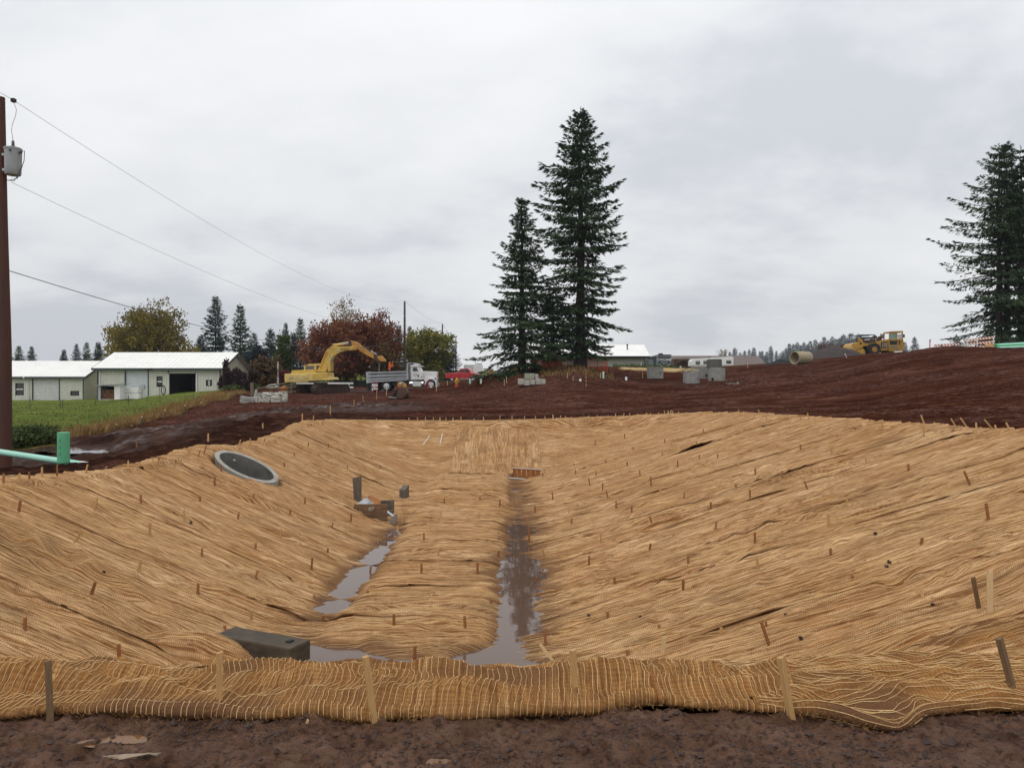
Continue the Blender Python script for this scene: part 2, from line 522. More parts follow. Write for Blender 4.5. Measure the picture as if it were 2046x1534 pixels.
def relief(x, y, z):
    grass, dry, track, grav, mud, dark, straw, c = zones(x, y)
    soil = 1 - np.maximum(grass, mud)
    a = soil * (0.060 * fbm(x * 0.9, y * 0.9, 3, 3) + 0.060 * fbm(x * 4.0, y * 4.0, 3, 9)) * sstep(2.5, 8, y)
    # low loose ridges left by machines on the slope to the right
    a = a + soil * 0.05 * sstep(0, 8, x) * sstep(13, 20, y) * fbm(x * 0.35 + 0.2 * y, y * 1.4, 3, 41)
    a = a + soil * 0.17 * sstep(34, 50, y) * fbm(x * 0.12, y * 0.55, 4, 43)
    mp_ = machine_path(x, y); a = a - soil * mp_ * (0.03 + 0.06 * np.cos(y * 5.2 + 1.2 * fbm(x * .3, y * .3, 2, 15)))
    # wheel ruts
    rut = np.cos(c * 2 * math.pi / 1.15 + 1.5 * fbm(x * .3, y * .12, 2, 11))
    a = a + track * (0.09 * rut + 0.09 * fbm(c * 3.2, y * 0.35, 3, 12) + 0.05 * fbm(x * 3, y * 3, 3, 14))
    a = a + dark * 0.11 * np.maximum(fbm(x * 2.0, y * 2.0, 4, 21), -0.2)
    a = a + mud * sstep(2.2, 2.8, y) * (0.030 * fbm(x * 2.3, y * 2.6, 3, 51) + 0.030 * fbm(x * 6.5, y * 9, 3, 52) * (0.4 + sstep(-.2, .4, fbm(x * 1.6, y * 2.4, 2, 54))) + 0.050 * np.maximum(fbm(x * 15, y * 21, 3, 53) - .16, 0) + 0.007 * fbm(x * 32, y * 40, 2, 56) - 0.02 * np.maximum(fbm(x * 9, y * 15, 2, 55) - .25, 0))
    a = a + grass * 0.06 * fbm(x * 0.5, y * 0.5, 3, 61)
    rimd = basin(x, y) - z
    a = a * np.where((y > 5) & (y < 40), 0.15 + 0.85 * sstep(0.05, 0.45, rimd), 1.0)
    far = sstep(200, 500, y) * 6 * fbm(x * 0.004, y * 0.004, 3, 66)
    return a + far

PUDDLES = []   # x, y, rx, ry, level offset, kind
def puddle_at(px, py, wx, wy, kind):
    p = cast(px, py)
    PUDDLES.append((p.x, p.y, wx, wy, kind))
puddle_at(165, 889, 1.25, 1.1, 'sky'); puddle_at(210, 897, 1.1, .65, 'sky'); puddle_at(120, 903, 1.0, .5, 'sky'); puddle_at(35, 890, .9, .7, 'sky')
puddle_at(225, 1461, 0.085, 0.040, 'ochre'); puddle_at(878, 1502, 0.055, 0.030, 'ochre'); puddle_at(1045, 1516, 0.06, .022, 'ochre')

def blob_r(ang, seed):
    return 1 + 0.22 * np.sin(2 * ang + seed) + 0.16 * np.sin(3 * ang + 2.1 * seed) + 0.10 * np.sin(5 * ang + seed * 3.3)

def build_ground():
    ys = np.concatenate([np.array([-30, -12, -4, -1.0, 0.5]), np.linspace(1.2, 2.85, 22), np.linspace(2.86, 3.86, 120), np.linspace(3.95, 8.8, 34),
                         np.exp(np.linspace(math.log(9.0), math.log(130), 350)), np.exp(np.linspace(math.log(134), math.log(3000), 60))])
    us = np.concatenate([-np.linspace(2.4, 0.74, 24), np.linspace(-0.72, 0.72, 470), np.linspace(0.74, 2.4, 24)])
    Y, U = np.meshgrid(ys, us, indexing='ij')
    X = U * (np.sqrt(Y * Y + 0.25) + 1.2)
    cov, g, b = covered(X, Y)
    s = swale(X, Y)
    base = np.where(Y > 4.0, s, g)
    Z = base + relief(X, Y, g) * (1 - cov) - 0.13 * cov
    lev = []
    for (px, py, rx, ry, kind) in PUDDLES:
        d2 = ((X - px) / rx) ** 2 + ((Y - py) / ry) ** 2
        k = np.exp(-(d2 / 1.05) ** 1.6)
        z0 = float(land(np.array([px]), np.array([py]))[0]) - (0.05 if ry > .3 else 0.010)
        Z = Z * (1 - k) + (0.45 * (Z - z0) * (ry < .3) + z0 - (0.05 if ry > .3 else 0.016)) * k
        lev.append(z0)
    gr, dry, tr, gv, mud, dark, straw, c = zones(X, Y)
    o = np_mesh('ground', np.stack([X, Y, Z], -1).reshape(-1, 3), grid_quads(*X.shape))
    one = np.ones(X.size)
    color_attr(o, 'zone_a', np.stack([gr.ravel(), dry.ravel(), tr.ravel(), one], -1))
    color_attr(o, 'zone_b', np.stack([gv.ravel(), mud.ravel(), dark.ravel(), one], -1))
    color_attr(o, 'zone_c', np.stack([straw.ravel(), machine_path(X, Y).ravel(), 0 * one, one], -1))
    tag(o, 'bare red brown earth, mud track and green field of the building site', None, None, 'structure')
    return o, lev

def ground_mat():
    m = bpy.data.materials.new('earth'); m.use_nodes = True
    nt = m.node_tree; L = nt.links.new
    b = nt.nodes['Principled BSDF']
    tc = N(nt, 'ShaderNodeTexCoord')
    def noise(scale, detail=6, rough=0.6, stretch=None):
        n = N(nt, 'ShaderNodeTexNoise')
        if stretch:
            mp = N(nt, 'ShaderNodeMapping'); L(tc.outputs['Object'], mp.inputs['Vector']); mp.inputs['Scale'].default_value = stretch; L(mp.outputs[0], n.inputs['Vector'])
        else:
            L(tc.outputs['Object'], n.inputs['Vector'])
        n.inputs['Scale'].default_value = scale; n.inputs['Detail'].default_value = detail; n.inputs['Roughness'].default_value = rough
        return n
    def ramp(src, stops):
        r = N(nt, 'ShaderNodeValToRGB'); L(src, r.inputs[0]); ramp_set(r, stops); return r.outputs[0]
    def mixc(f, a, bb):
        mx = N(nt, 'ShaderNodeMix', data_type='RGBA')
        if isinstance(f, float): mx.inputs['Factor'].default_value = f
        else: L(f, mx.inputs['Factor'])
        L(a, mx.inputs['A'])
        if isinstance(bb, tuple): mx.inputs['B'].default_value = (*bb, 1)
        else: L(bb, mx.inputs['B'])
        return mx.outputs['Result']
    def attr(nm):
        a = N(nt, 'ShaderNodeAttribute', attribute_name=nm); s = N(nt, 'ShaderNodeSeparateColor'); L(a.outputs['Color'], s.inputs[0]); return s.outputs
    A = attr('zone_a'); B = attr('zone_b'); C = attr('zone_c')
    nbig = noise(0.35, 8, 0.65); nmid = noise(2.3, 8, 0.7); nfin = noise(9, 8, 0.75)
    soil = ramp(nbig.outputs['Fac'], [(0.32, (0.037, 0.0115, 0.0056)), (0.52, (0.067, 0.0210, 0.0096)), (0.7, (0.099, 0.035, 0.0165))])
    soil = mixc(ramp(nfin.outputs['Fac'], [(0.38, (0.8,)*3), (0.58, (0, 0, 0))]), soil, (0.016, 0.0062, 0.0055))
    soil = mixc(ramp(noise(2.6, 7, 0.72).outputs['Fac'], [(0.36, (0.75,)*3), (0.54, (0, 0, 0))]), soil, (0.022, 0.0080, 0.0062))
    crm = N(nt, 'ShaderNodeMath', operation='MULTIPLY'); L(ramp(noise(0.17, 5, 0.6, (0.6, 1.2, 1)).outputs['Fac'], [(0.42, (0, 0, 0)), (0.56, (1, 1, 1))]), crm.inputs[0]); L(ramp(noise(5.5, 8, 0.8, (0.5, 1.0, 1)).outputs['Fac'], [(0.50, (0, 0, 0)), (0.58, (0.8,)*3)]), crm.inputs[1])
    soil = mixc(crm.outputs[0], soil, (0.175, 0.098, 0.080))
    pth = N(nt, 'ShaderNodeMath', operation='MULTIPLY'); L(C[1], pth.inputs[0]); L(ramp(noise(1.4, 6, 0.7, (0.35, 1.5, 1)).outputs['Fac'], [(0.42, (0.0,)*3), (0.64, (0.5,)*3)]), pth.inputs[1])
    soil = mixc(pth.outputs[0], soil, (0.120, 0.052, 0.036))
    # dry crusts and pale straw litter, drawn out along the machine passes
    nst = noise(1.0, 7, 0.62, (0.35, 1.6, 1.0))
    soil = mixc(ramp(nst.outputs['Fac'], [(0.54, (0, 0, 0)), (0.68, (0.6,)*3)]), soil, (0.150, 0.070, 0.050))
    nli = noise(26, 3, 0.7, (0.6, 1.0, 1.0))
    soil = mixc(ramp(nli.outputs['Fac'], [(0.63, (0, 0, 0)), (0.68, (0.75,)*3)]), soil, (0.20, 0.125, 0.105))
    dark = ramp(nmid.outputs['Fac'], [(0.36, (0.013, 0.0068, 0.0052)), (0.53, (0.034, 0.0155, 0.0105)), (0.66, (0.085, 0.040, 0.027))])
    c = mixc(B[2], soil, dark)
    trk = ramp(noise(1.6, 8, 0.66, (1.0, 0.22, 1.0)).outputs['Fac'], [(0.34, (0.022, 0.0105, 0.009)), (0.52, (0.052, 0.0265, 0.0190)), (0.7, (0.105, 0.062, 0.048))])
    c = mixc(A[2], c, trk)
    grv = ramp(nfin.outputs['Fac'], [(0.35, (0.035, 0.027, 0.027)), (0.6, (0.115, 0.095, 0.092))])
    gm = N(nt, 'ShaderNodeMath', operation='MULTIPLY'); L(B[0], gm.inputs[0])
    L(ramp(noise(2.2, 6, 0.7, (0.5, 1.6, 1)).outputs['Fac'], [(0.38, (0.1,)*3), (0.58, (1, 1, 1))]), gm.inputs[1])
    c = mixc(gm.outputs[0], c, grv)
    mud = ramp(noise(3.1, 9, 0.68).outputs['Fac'], [(0.3, (0.056, 0.0255, 0.0145)), (0.46, (0.130, 0.067, 0.041)), (0.62, (0.190, 0.105, 0.070)), (0.78, (0.29, 0.140, 0.072))])
    mud = mixc(ramp(noise(21, 7, 0.75).outputs['Fac'], [(0.36, (0.85,)*3), (0.52, (0, 0, 0))]), mud, (0.018, 0.009, 0.007))
    c = mixc(B[1], c, mud)
    gra = ramp(noise(1.1, 9, 0.72).outputs['Fac'], [(0.3, (0.066, 0.088, 0.019)), (0.5, (0.122, 0.160, 0.034)), (0.68, (0.195, 0.200, 0.060))])
    gra = mixc(ramp(noise(0.16, 5, 0.6).outputs['Fac'], [(0.5, (0, 0, 0)), (0.72, (0.45,)*3)]), gra, (0.115, 0.088, 0.036))
    c = mixc(A[0], c, gra)
    c = mixc(A[1], c, ramp(nmid.outputs['Fac'], [(0.3, (0.105, 0.055, 0.018)), (0.65, (0.20, 0.115, 0.045))]))
    c = mixc(C[0], c, ramp(nmid.outputs['Fac'], [(0.3, (0.30, 0.20, 0.085)), (0.6, (0.47, 0.35, 0.18))]))
    L(c, b.inputs['Base Color'])
    # wetness: mud and track shine, loose soil and grass do not
    tw = N(nt, 'ShaderNodeMath', operation='MULTIPLY'); L(A[2], tw.inputs[0]); L(ramp(noise(1.1, 6, 0.65, (1.6, 0.28, 1.0)).outputs['Fac'], [(0.47, (0.05,)*3), (0.60, (1, 1, 1))]), tw.inputs[1])
    wm = N(nt, 'ShaderNodeMath', operation='MAXIMUM'); L(tw.outputs[0], wm.inputs[0]); L(B[1], wm.inputs[1])
    rr = ramp(noise(1.3, 6, 0.6).outputs['Fac'], [(0.40, (0.20,)*3), (0.62, (0.55,)*3)])
    rmx = N(nt, 'ShaderNodeMix', data_type='RGBA'); L(wm.outputs[0], rmx.inputs['Factor']); rmx.inputs['A'].default_value = (0.75,)*3 + (1,); L(rr, rmx.inputs['B'])
    L(rmx.outputs['Result'], b.inputs['Roughness'])
    smx = N(nt, 'ShaderNodeMix', data_type='RGBA'); L(wm.outputs[0], smx.inputs['Factor']); smx.inputs['A'].default_value = (0.0,)*3 + (1,); smx.inputs['B'].default_value = (0.11,)*3 + (1,)
    L(smx.outputs['Result'], b.inputs['Specular IOR Level'])
    nb = noise(14, 8, 0.72); nb2 = noise(60, 5, 0.7)
    ad = N(nt, 'ShaderNodeMath', operation='MULTIPLY_ADD'); L(nb2.outputs['Fac'], ad.inputs[0]); ad.inputs[1].default_value = 0.35; L(nb.outputs['Fac'], ad.inputs[2])
    bp = N(nt, 'ShaderNodeBump'); L(ad.outputs[0], bp.inputs['Height']); bp.inputs['Distance'].default_value = 0.05; bp.inputs['Strength'].default_value = 0.9
    L(bp.outputs[0], b.inputs['Normal'])
    return m

PIPE_A, PIPE_B = cast(441, 912), cast(551, 966)
PIPE_C = (PIPE_A + PIPE_B) / 2
_pu = (PIPE_B - PIPE_A); _pl = math.hypot(_pu.x, _pu.y)
HOLES.append((PIPE_C.x, PIPE_C.y - .12, _pu.x / _pl, _pu.y / _pl, _pl / 2 * .97, 0.66, 1.3))
ground_o, PLEV = build_ground()
ground_o.data.materials.append(ground_mat())

def water_mat(name, col, rough=0.03, bump=0.02, scale=3.0):
    m = bpy.data.materials.new(name); m.use_nodes = True
    nt = m.node_tree; L = nt.links.new
    b = nt.nodes['Principled BSDF']
    b.inputs['Base Color'].default_value = (*col, 1); b.inputs['Roughness'].default_value = rough; b.inputs['IOR'].default_value = 1.33
    b.inputs['Specular IOR Level'].default_value = 0.5
    tc = N(nt, 'ShaderNodeTexCoord'); n = N(nt, 'ShaderNodeTexNoise'); L(tc.outputs['Object'], n.inputs['Vector']); n.inputs['Scale'].default_value = scale; n.inputs['Detail'].default_value = 4
    bp = N(nt, 'ShaderNodeBump'); L(n.outputs['Fac'], bp.inputs['Height']); bp.inputs['Strength'].default_value = bump; bp.inputs['Distance'].default_value = 0.05
    L(bp.outputs[0], b.inputs['Normal'])
    return m
M_WATER = water_mat('muddy_water', (0.115, 0.070, 0.050), 0.02, 0.02, 2.5)
M_OCHRE = water_mat('ochre_water', (0.165, 0.076, 0.026), 0.08, 0.01, 8)
M_PUD = water_mat('track_water', (0.10, 0.065, 0.055), 0.06, 0.03, 2)
mesh_obj('pond_water', [(-4.2, 7.4, ZW), (2.4, 7.4, ZW), (2.4, 27.0, ZW), (-4.2, 27.0, ZW)], [(0, 1, 2, 3)], M_WATER)
tag(bpy.data.objects['pond_water'], 'still brown water standing in the channels of the basin', None, None, 'structure')
for i, ((px, py, rx, ry, kind), z0) in enumerate(zip(PUDDLES, PLEV)):
    an = np.linspace(0, 2 * math.pi, 40, endpoint=False); rr = blob_r(an, i * 1.7) * (1.15 if ry > .3 else 1.5)
    V = [(px + rx * r * math.cos(a), py + ry * r * math.sin(a), z0) for a, r in zip(an, rr)]
    o = mesh_obj('puddle', V, [tuple(range(40))], M_PUD if kind == 'sky' else M_OCHRE)
    tag(o, 'shallow puddle on the muddy track' if kind == 'sky' else 'small ochre puddle in the foreground mud', None, None, 'structure')

# ------------------------------------------------------------------ coir matting
SEAM = [4.35, 6.3, 8.15, 10.05, 11.6, 13.2, 14.9, 16.9, 19.0, 21.4, 24.0]
def seam_y(k, x):
    return SEAM[k] + 0.10 * fbm(x * 0.45, x * 0 + k * 3.1, 3, 90 + k) + 0.05 * np.sin(x * 1.3 + k * 2) + 0.04 * np.abs(x + 1)* (1 if k % 2 else -0.4)

rs = np.random.RandomState(4)
DENTS = []
for i in range(120):
    y = rs.uniform(5.2, 22); x = rs.uniform(-0.6 * y, 0.6 * y)
    DENTS.append((x, y, rs.uniform(.10, .26), rs.uniform(.06, .14), rs.uniform(.02, .06)))
def put_dent(px, py, rx, ry, dp):
    p = cast(px, py); DENTS.append((p.x, p.y, rx, ry, dp))
put_dent(125, 1110, 0.22, 0.16, 0.16); put_dent(10, 1080, .2, .2, .08); put_dent(215, 1175, .25, .12, .06); put_dent(250, 1195, .18, .1, .07)
put_dent(1340, 1235, .16, .10, .06); put_dent(1320, 1245, .13, .09, .06); put_dent(1370, 1225, .14, .08, .06); put_dent(1560, 1160, .2, .1, .05); put_dent(1535, 1170, .2, .08, .05)
put_dent(395, 1270, .25, .12, .08); DENTS.append((-3.25, 8.36, .55, .15, -.26)); DENTS.append((-2.75, 8.10, .45, .14, -.14))
for q_ in ((1380,1150),(1395,1190),(1460,1130),(1480,1110),(1610,1045),(1640,1100),(1700,1120),(1760,1075),(1500,1040),(1440,1085),(1240,1120),(1290,1180),(350,1120),(300,1160),(470,1140),(420,1060),(230,1050),(330,985),(470,1065),(560,1120),(640,1050),(90,1140),(30,1180),(1860,1050),(1930,1080),(1790,1165)):
    put_dent(q_[0], q_[1], .15, .09, .05)

def warp(x, y):
    return y + 0.27 * fbm(x * 0.30, y * 0.30, 3, 101) + 0.050 * fbm(x * 1.1, y * 1.6, 3, 102)

def wrinkle(x, y, amp=1.0):
    s = warp(x, y)
    n1 = vnoise(x * 0.30, s * 2.6, 111)
    w = 0.032 * (0.5 - np.abs(n1))                                  # long soft folds
    n2 = vnoise(x * 0.55 + 5, s * 8.5, 112)
    w = w + 0.026 * (0.4 - np.abs(n2)) * (1 + 1.6 * fbm(x * .5, y * .5, 2, 120))
    n3 = vnoise(x * 1.2 + 9, s * 21, 113)
    w = w + 0.026 * (0.35 - np.abs(n3)) * (0.6 + 0.9 * sstep(-.3, .4, fbm(x * .7 + 3, y * .7, 2, 121)))
    w = w + 0.010 * vnoise(x * 3.0, s * 26, 122) + 0.012 * fbm(x * 4.2, y * 6, 2, 123)
    # gathers across the run of the cloth in a few places
    k = sstep(0.25, 0.6, fbm(x * 0.7, y * 0.7, 2, 115))
    w = w + k * 0.010 * vnoise(x * 9 + 3 * s, s * 6, 116)
    w = w + 0.030 * fbm(x * 0.8, y * 0.9, 3, 117)
    # sharp creases where the cloth has been dragged tight
    for (per, dep, sdd, wid) in ((0.71, 0.062, 131, 0.028), (0.29, 0.026, 135, 0.014), (0.43, 0.030, 137, 0.017)):
        t = s / per + 0.75 * fbm(x * 0.30, s * 0.35, 3, sdd)
        ti = np.floor(t); dd = (t - ti - 0.5) * per
        mk = sstep(0.08, 0.45, fbm(x * 0.42 + ti * 7.3, ti * 3.7 + x * 0, 2, sdd + 1))
        w = w - dep * mk * np.exp(-(dd / wid) ** 2) + 0.7 * dep * mk * np.exp(-((dd - 2.2 * wid) / (1.6 * wid)) ** 2)
    w = w - 0.018
    w = w + 0.0040 * np.cos(s * 2 * math.pi / 0.036) * sstep(13, 9, y)
    for (dx, dy, rx, ry, dp) in DENTS:
        q = ((x - dx) / rx) ** 2 + ((y - dy) / ry) ** 2
        if dp > .5: continue
        w = w - dp * np.exp(-q) + 0.35 * dp * np.exp(-(np.sqrt(q) - 1.5) ** 2 / 0.18)
    # on the bed the cloth lies low so that water shows through the folds
    onbed = sstep(-1.30, -1.5, swale(x, y)) * sstep(12.2, 13.8, y) * sstep(0.75, 0.3, np.abs(x - 0.2))
    return w * amp + onbed * (0.034 * vnoise(x * 0.25, s * 3.6, 118) + 0.018 * vnoise(x * 0.5, s * 9, 119)), s

# places where an upper edge gapes away from the cloth below: seam, x, half width, height
GAPES = [(3, -2.6, 0.55, 0.09), (9, 5.2, 0.50, 0.11), (6, 5.6, 0.55, 0.05), (5, 4.6, 0.5, 0.035), (4, 3.6, .5, .03), (7, 3.0, .5, .03), (2, 2.6, .6, .03)]

def coir_mat_material(name, tA=(0.55, 0.300, 0.138), tB=(0.90, 0.615, 0.350), yarn=0.38):
    m = bpy.data.materials.new(name); m.use_nodes = True
    nt = m.node_tree; L = nt.links.new
    b = nt.nodes['Principled BSDF']
    uv = N(nt, 'ShaderNodeUVMap', uv_map='uv')
    at_ = N(nt, 'ShaderNodeAttribute', attribute_name='wet')
    sc = N(nt, 'ShaderNodeSeparateColor'); L(at_.outputs['Color'], sc.inputs[0])
    def noise(scale, st, detail=4, rough=0.6):
        mp = N(nt, 'ShaderNodeMapping'); L(uv.outputs[0], mp.inputs['Vector']); mp.inputs['Scale'].default_value = st
        n = N(nt, 'ShaderNodeTexNoise'); L(mp.outputs[0], n.inputs['Vector']); n.inputs['Scale'].default_value = scale; n.inputs['Detail'].default_value = detail; n.inputs['Roughness'].default_value = rough
        return n.outputs['Fac']
    def ramp(src, stops):
        r = N(nt, 'ShaderNodeValToRGB'); L(src, r.inputs[0]); ramp_set(r, stops); return r.outputs[0]
    def mixc(f, a, bb):
        mx = N(nt, 'ShaderNodeMix', data_type='RGBA'); L(f, mx.inputs['Factor']); L(a, mx.inputs['A'])
        if isinstance(bb, tuple): mx.inputs['B'].default_value = (*bb, 1)
        else: L(bb, mx.inputs['B'])
        return mx.outputs['Result']
    tan = ramp(noise(1.0, (0.45, 0.9, 1), 7, .66), [(0.34, tA), (0.62, tB)])
    # fibre streaks along the cloth
    f1 = ramp(noise(1.0, (1.1, 26, 1), 5, .65), [(0.40, (0.80,)*3), (0.58, (0, 0, 0))])
    c = mixc(f1, tan, (0.245, 0.100, 0.028))
    f3 = ramp(noise(1.0, (0.55, 5.5, 1), 6, .7), [(0.42, (0.62,)*3), (0.56, (0, 0, 0))])
    c = mixc(f3, c, (0.30, 0.130, 0.038))
    f4 = ramp(noise(1.0, (0.8, 14, 1), 5, .7), [(0.54, (0, 0, 0)), (0.66, (0.5,)*3)])
    c = mixc(f4, c, (0.86, 0.56, 0.25))
    f2 = ramp(noise(1.0, (2.5, 75, 1), 4, .7), [(0.42, (0.78,)*3), (0.55, (0, 0, 0))])
    c = mixc(f2, c, (0.15, 0.064, 0.022))
    # pale yarn every few centimetres, and the cross weave
    wv = N(nt, 'ShaderNodeTexWave', wave_type='BANDS', bands_direction='Y', wave_profile='SIN'); L(uv.outputs[0], wv.inputs['Vector'])
    wv.inputs['Scale'].default_value = 2 * math.pi / 0.036 / 20.0; wv.inputs['Distortion'].default_value = 1.2; wv.inputs['Detail'].default_value = 2; wv.inputs['Detail Scale'].default_value = 2.0
    yl = ramp(wv.outputs['Fac'], [(0.62, (0, 0, 0)), (0.9, (yarn,)*3)])
    c = mixc(yl, c, (0.80, 0.56, 0.30))
    wx = N(nt, 'ShaderNodeTexWave', wave_type='BANDS', bands_direction='X', wave_profile='SIN'); L(uv.outputs[0], wx.inputs['Vector'])
    wx.inputs['Scale'].default_value = 2 * math.pi / 0.022 / 20.0; wx.inputs['Distortion'].default_value = 1.5; wx.inputs['Detail'].default_value = 2; wx.inputs['Detail Scale'].default_value = 3
    cl = ramp(wx.outputs['Fac'], [(0.1, (0.45,)*3), (0.4, (0, 0, 0))])
    c = mixc(cl, c, (0.15, 0.068, 0.024))
    # soil trodden into it
    st = ramp(noise(1.0, (0.9, 2.4, 1), 7, .7), [(0.50, (0, 0, 0)), (0.68, (0.62,)*3)])
    c = mixc(st, c, (0.17, 0.080, 0.034))
    st2 = ramp(noise(1.0, (5, 12, 1), 5, .7), [(0.57, (0, 0, 0)), (0.68, (0.65,)*3)])
    c = mixc(st2, c, (0.12, 0.055, 0.026))
    c = mixc(sc.outputs[0], c, (0.13, 0.066, 0.036))
    L(c, b.inputs['Base Color'])
    b.inputs['Roughness'].default_value = 0.95; b.inputs['Specular IOR Level'].default_value = 0.0
    hb = N(nt, 'ShaderNodeMath', operation='MULTIPLY_ADD'); L(wv.outputs['Fac'], hb.inputs[0]); hb.inputs[1].default_value = 0.35
    h2 = N(nt, 'ShaderNodeMath', operation='MULTIPLY_ADD'); L(wx.outputs['Fac'], h2.inputs[0]); h2.inputs[1].default_value = 0.25; L(noise(1.0, (3, 60, 1), 5, .7), h2.inputs[2])
    L(h2.outputs[0], hb.inputs[2])
    bp = N(nt, 'ShaderNodeBump'); L(hb.outputs[0], bp.inputs['Height']); bp.inputs['Distance'].default_value = 0.012; bp.inputs['Strength'].default_value = 0.8
    L(bp.outputs[0], b.inputs['Normal'])
    return m
M_COIR = coir_mat_material('coir_fibre')
M_YARN = mat('coir_yarn', (0.80, 0.56, 0.28), (0.52, 0.30, 0.115), rough=0.9, scale=9, bump=0.1)

def lip_z(k, x, dy):
    """how far strip k stands off at distance dy behind its front edge"""
    if k == 0: return 0 * x
    n = np.clip(0.35 + 0.9 * fbm(x * 0.75, x * 0 + k * 7.7, 3, 140 + k), 0, 1)
    r = 0.002 + 0.026 * n * n
    for (kk, gx, gw, gh) in GAPES:
        if kk == k: r = r + gh * np.exp(-((x - gx) / gw) ** 2)
    return r * np.exp(-np.maximum(dy, 0) / 0.20)

def mat_top(k, x, y):
    w, s = wrinkle(x, y)
    z = swale(x, y) + 0.04 + w
    yk = seam_y(k, x)
    z = z + lip_z(k, x, y - yk)
    if k + 1 < len(SEAM):
        yn = seam_y(k + 1, x)
        z = z - 0.012 * sstep(-0.10, 0.04, y - yn) - 0.02 * sstep(0.05, 0.3, y - yn)
    return z, s

ORD = ['first', 'second', 'third', 'fourth', 'fifth', 'sixth', 'seventh', 'eighth', 'ninth', 'tenth', 'last']
STRIPS = []
def rim_x(y):
    """x of the left and right edge of the matting"""
    xs = np.linspace(-9.5, 11.5, 240)
    L_, R_ = [], []
    for yy in np.atleast_1d(y):
        d = land(xs, xs * 0 + yy) + 0.03 - basin(xs, xs * 0 + yy)
        inn = np.where(d > 0)[0]
        if len(inn) == 0: L_.append(-1.0); R_.append(-1.0); continue
        L_.append(xs[inn[0]]); R_.append(xs[inn[-1]])
    return np.array(L_), np.array(R_)

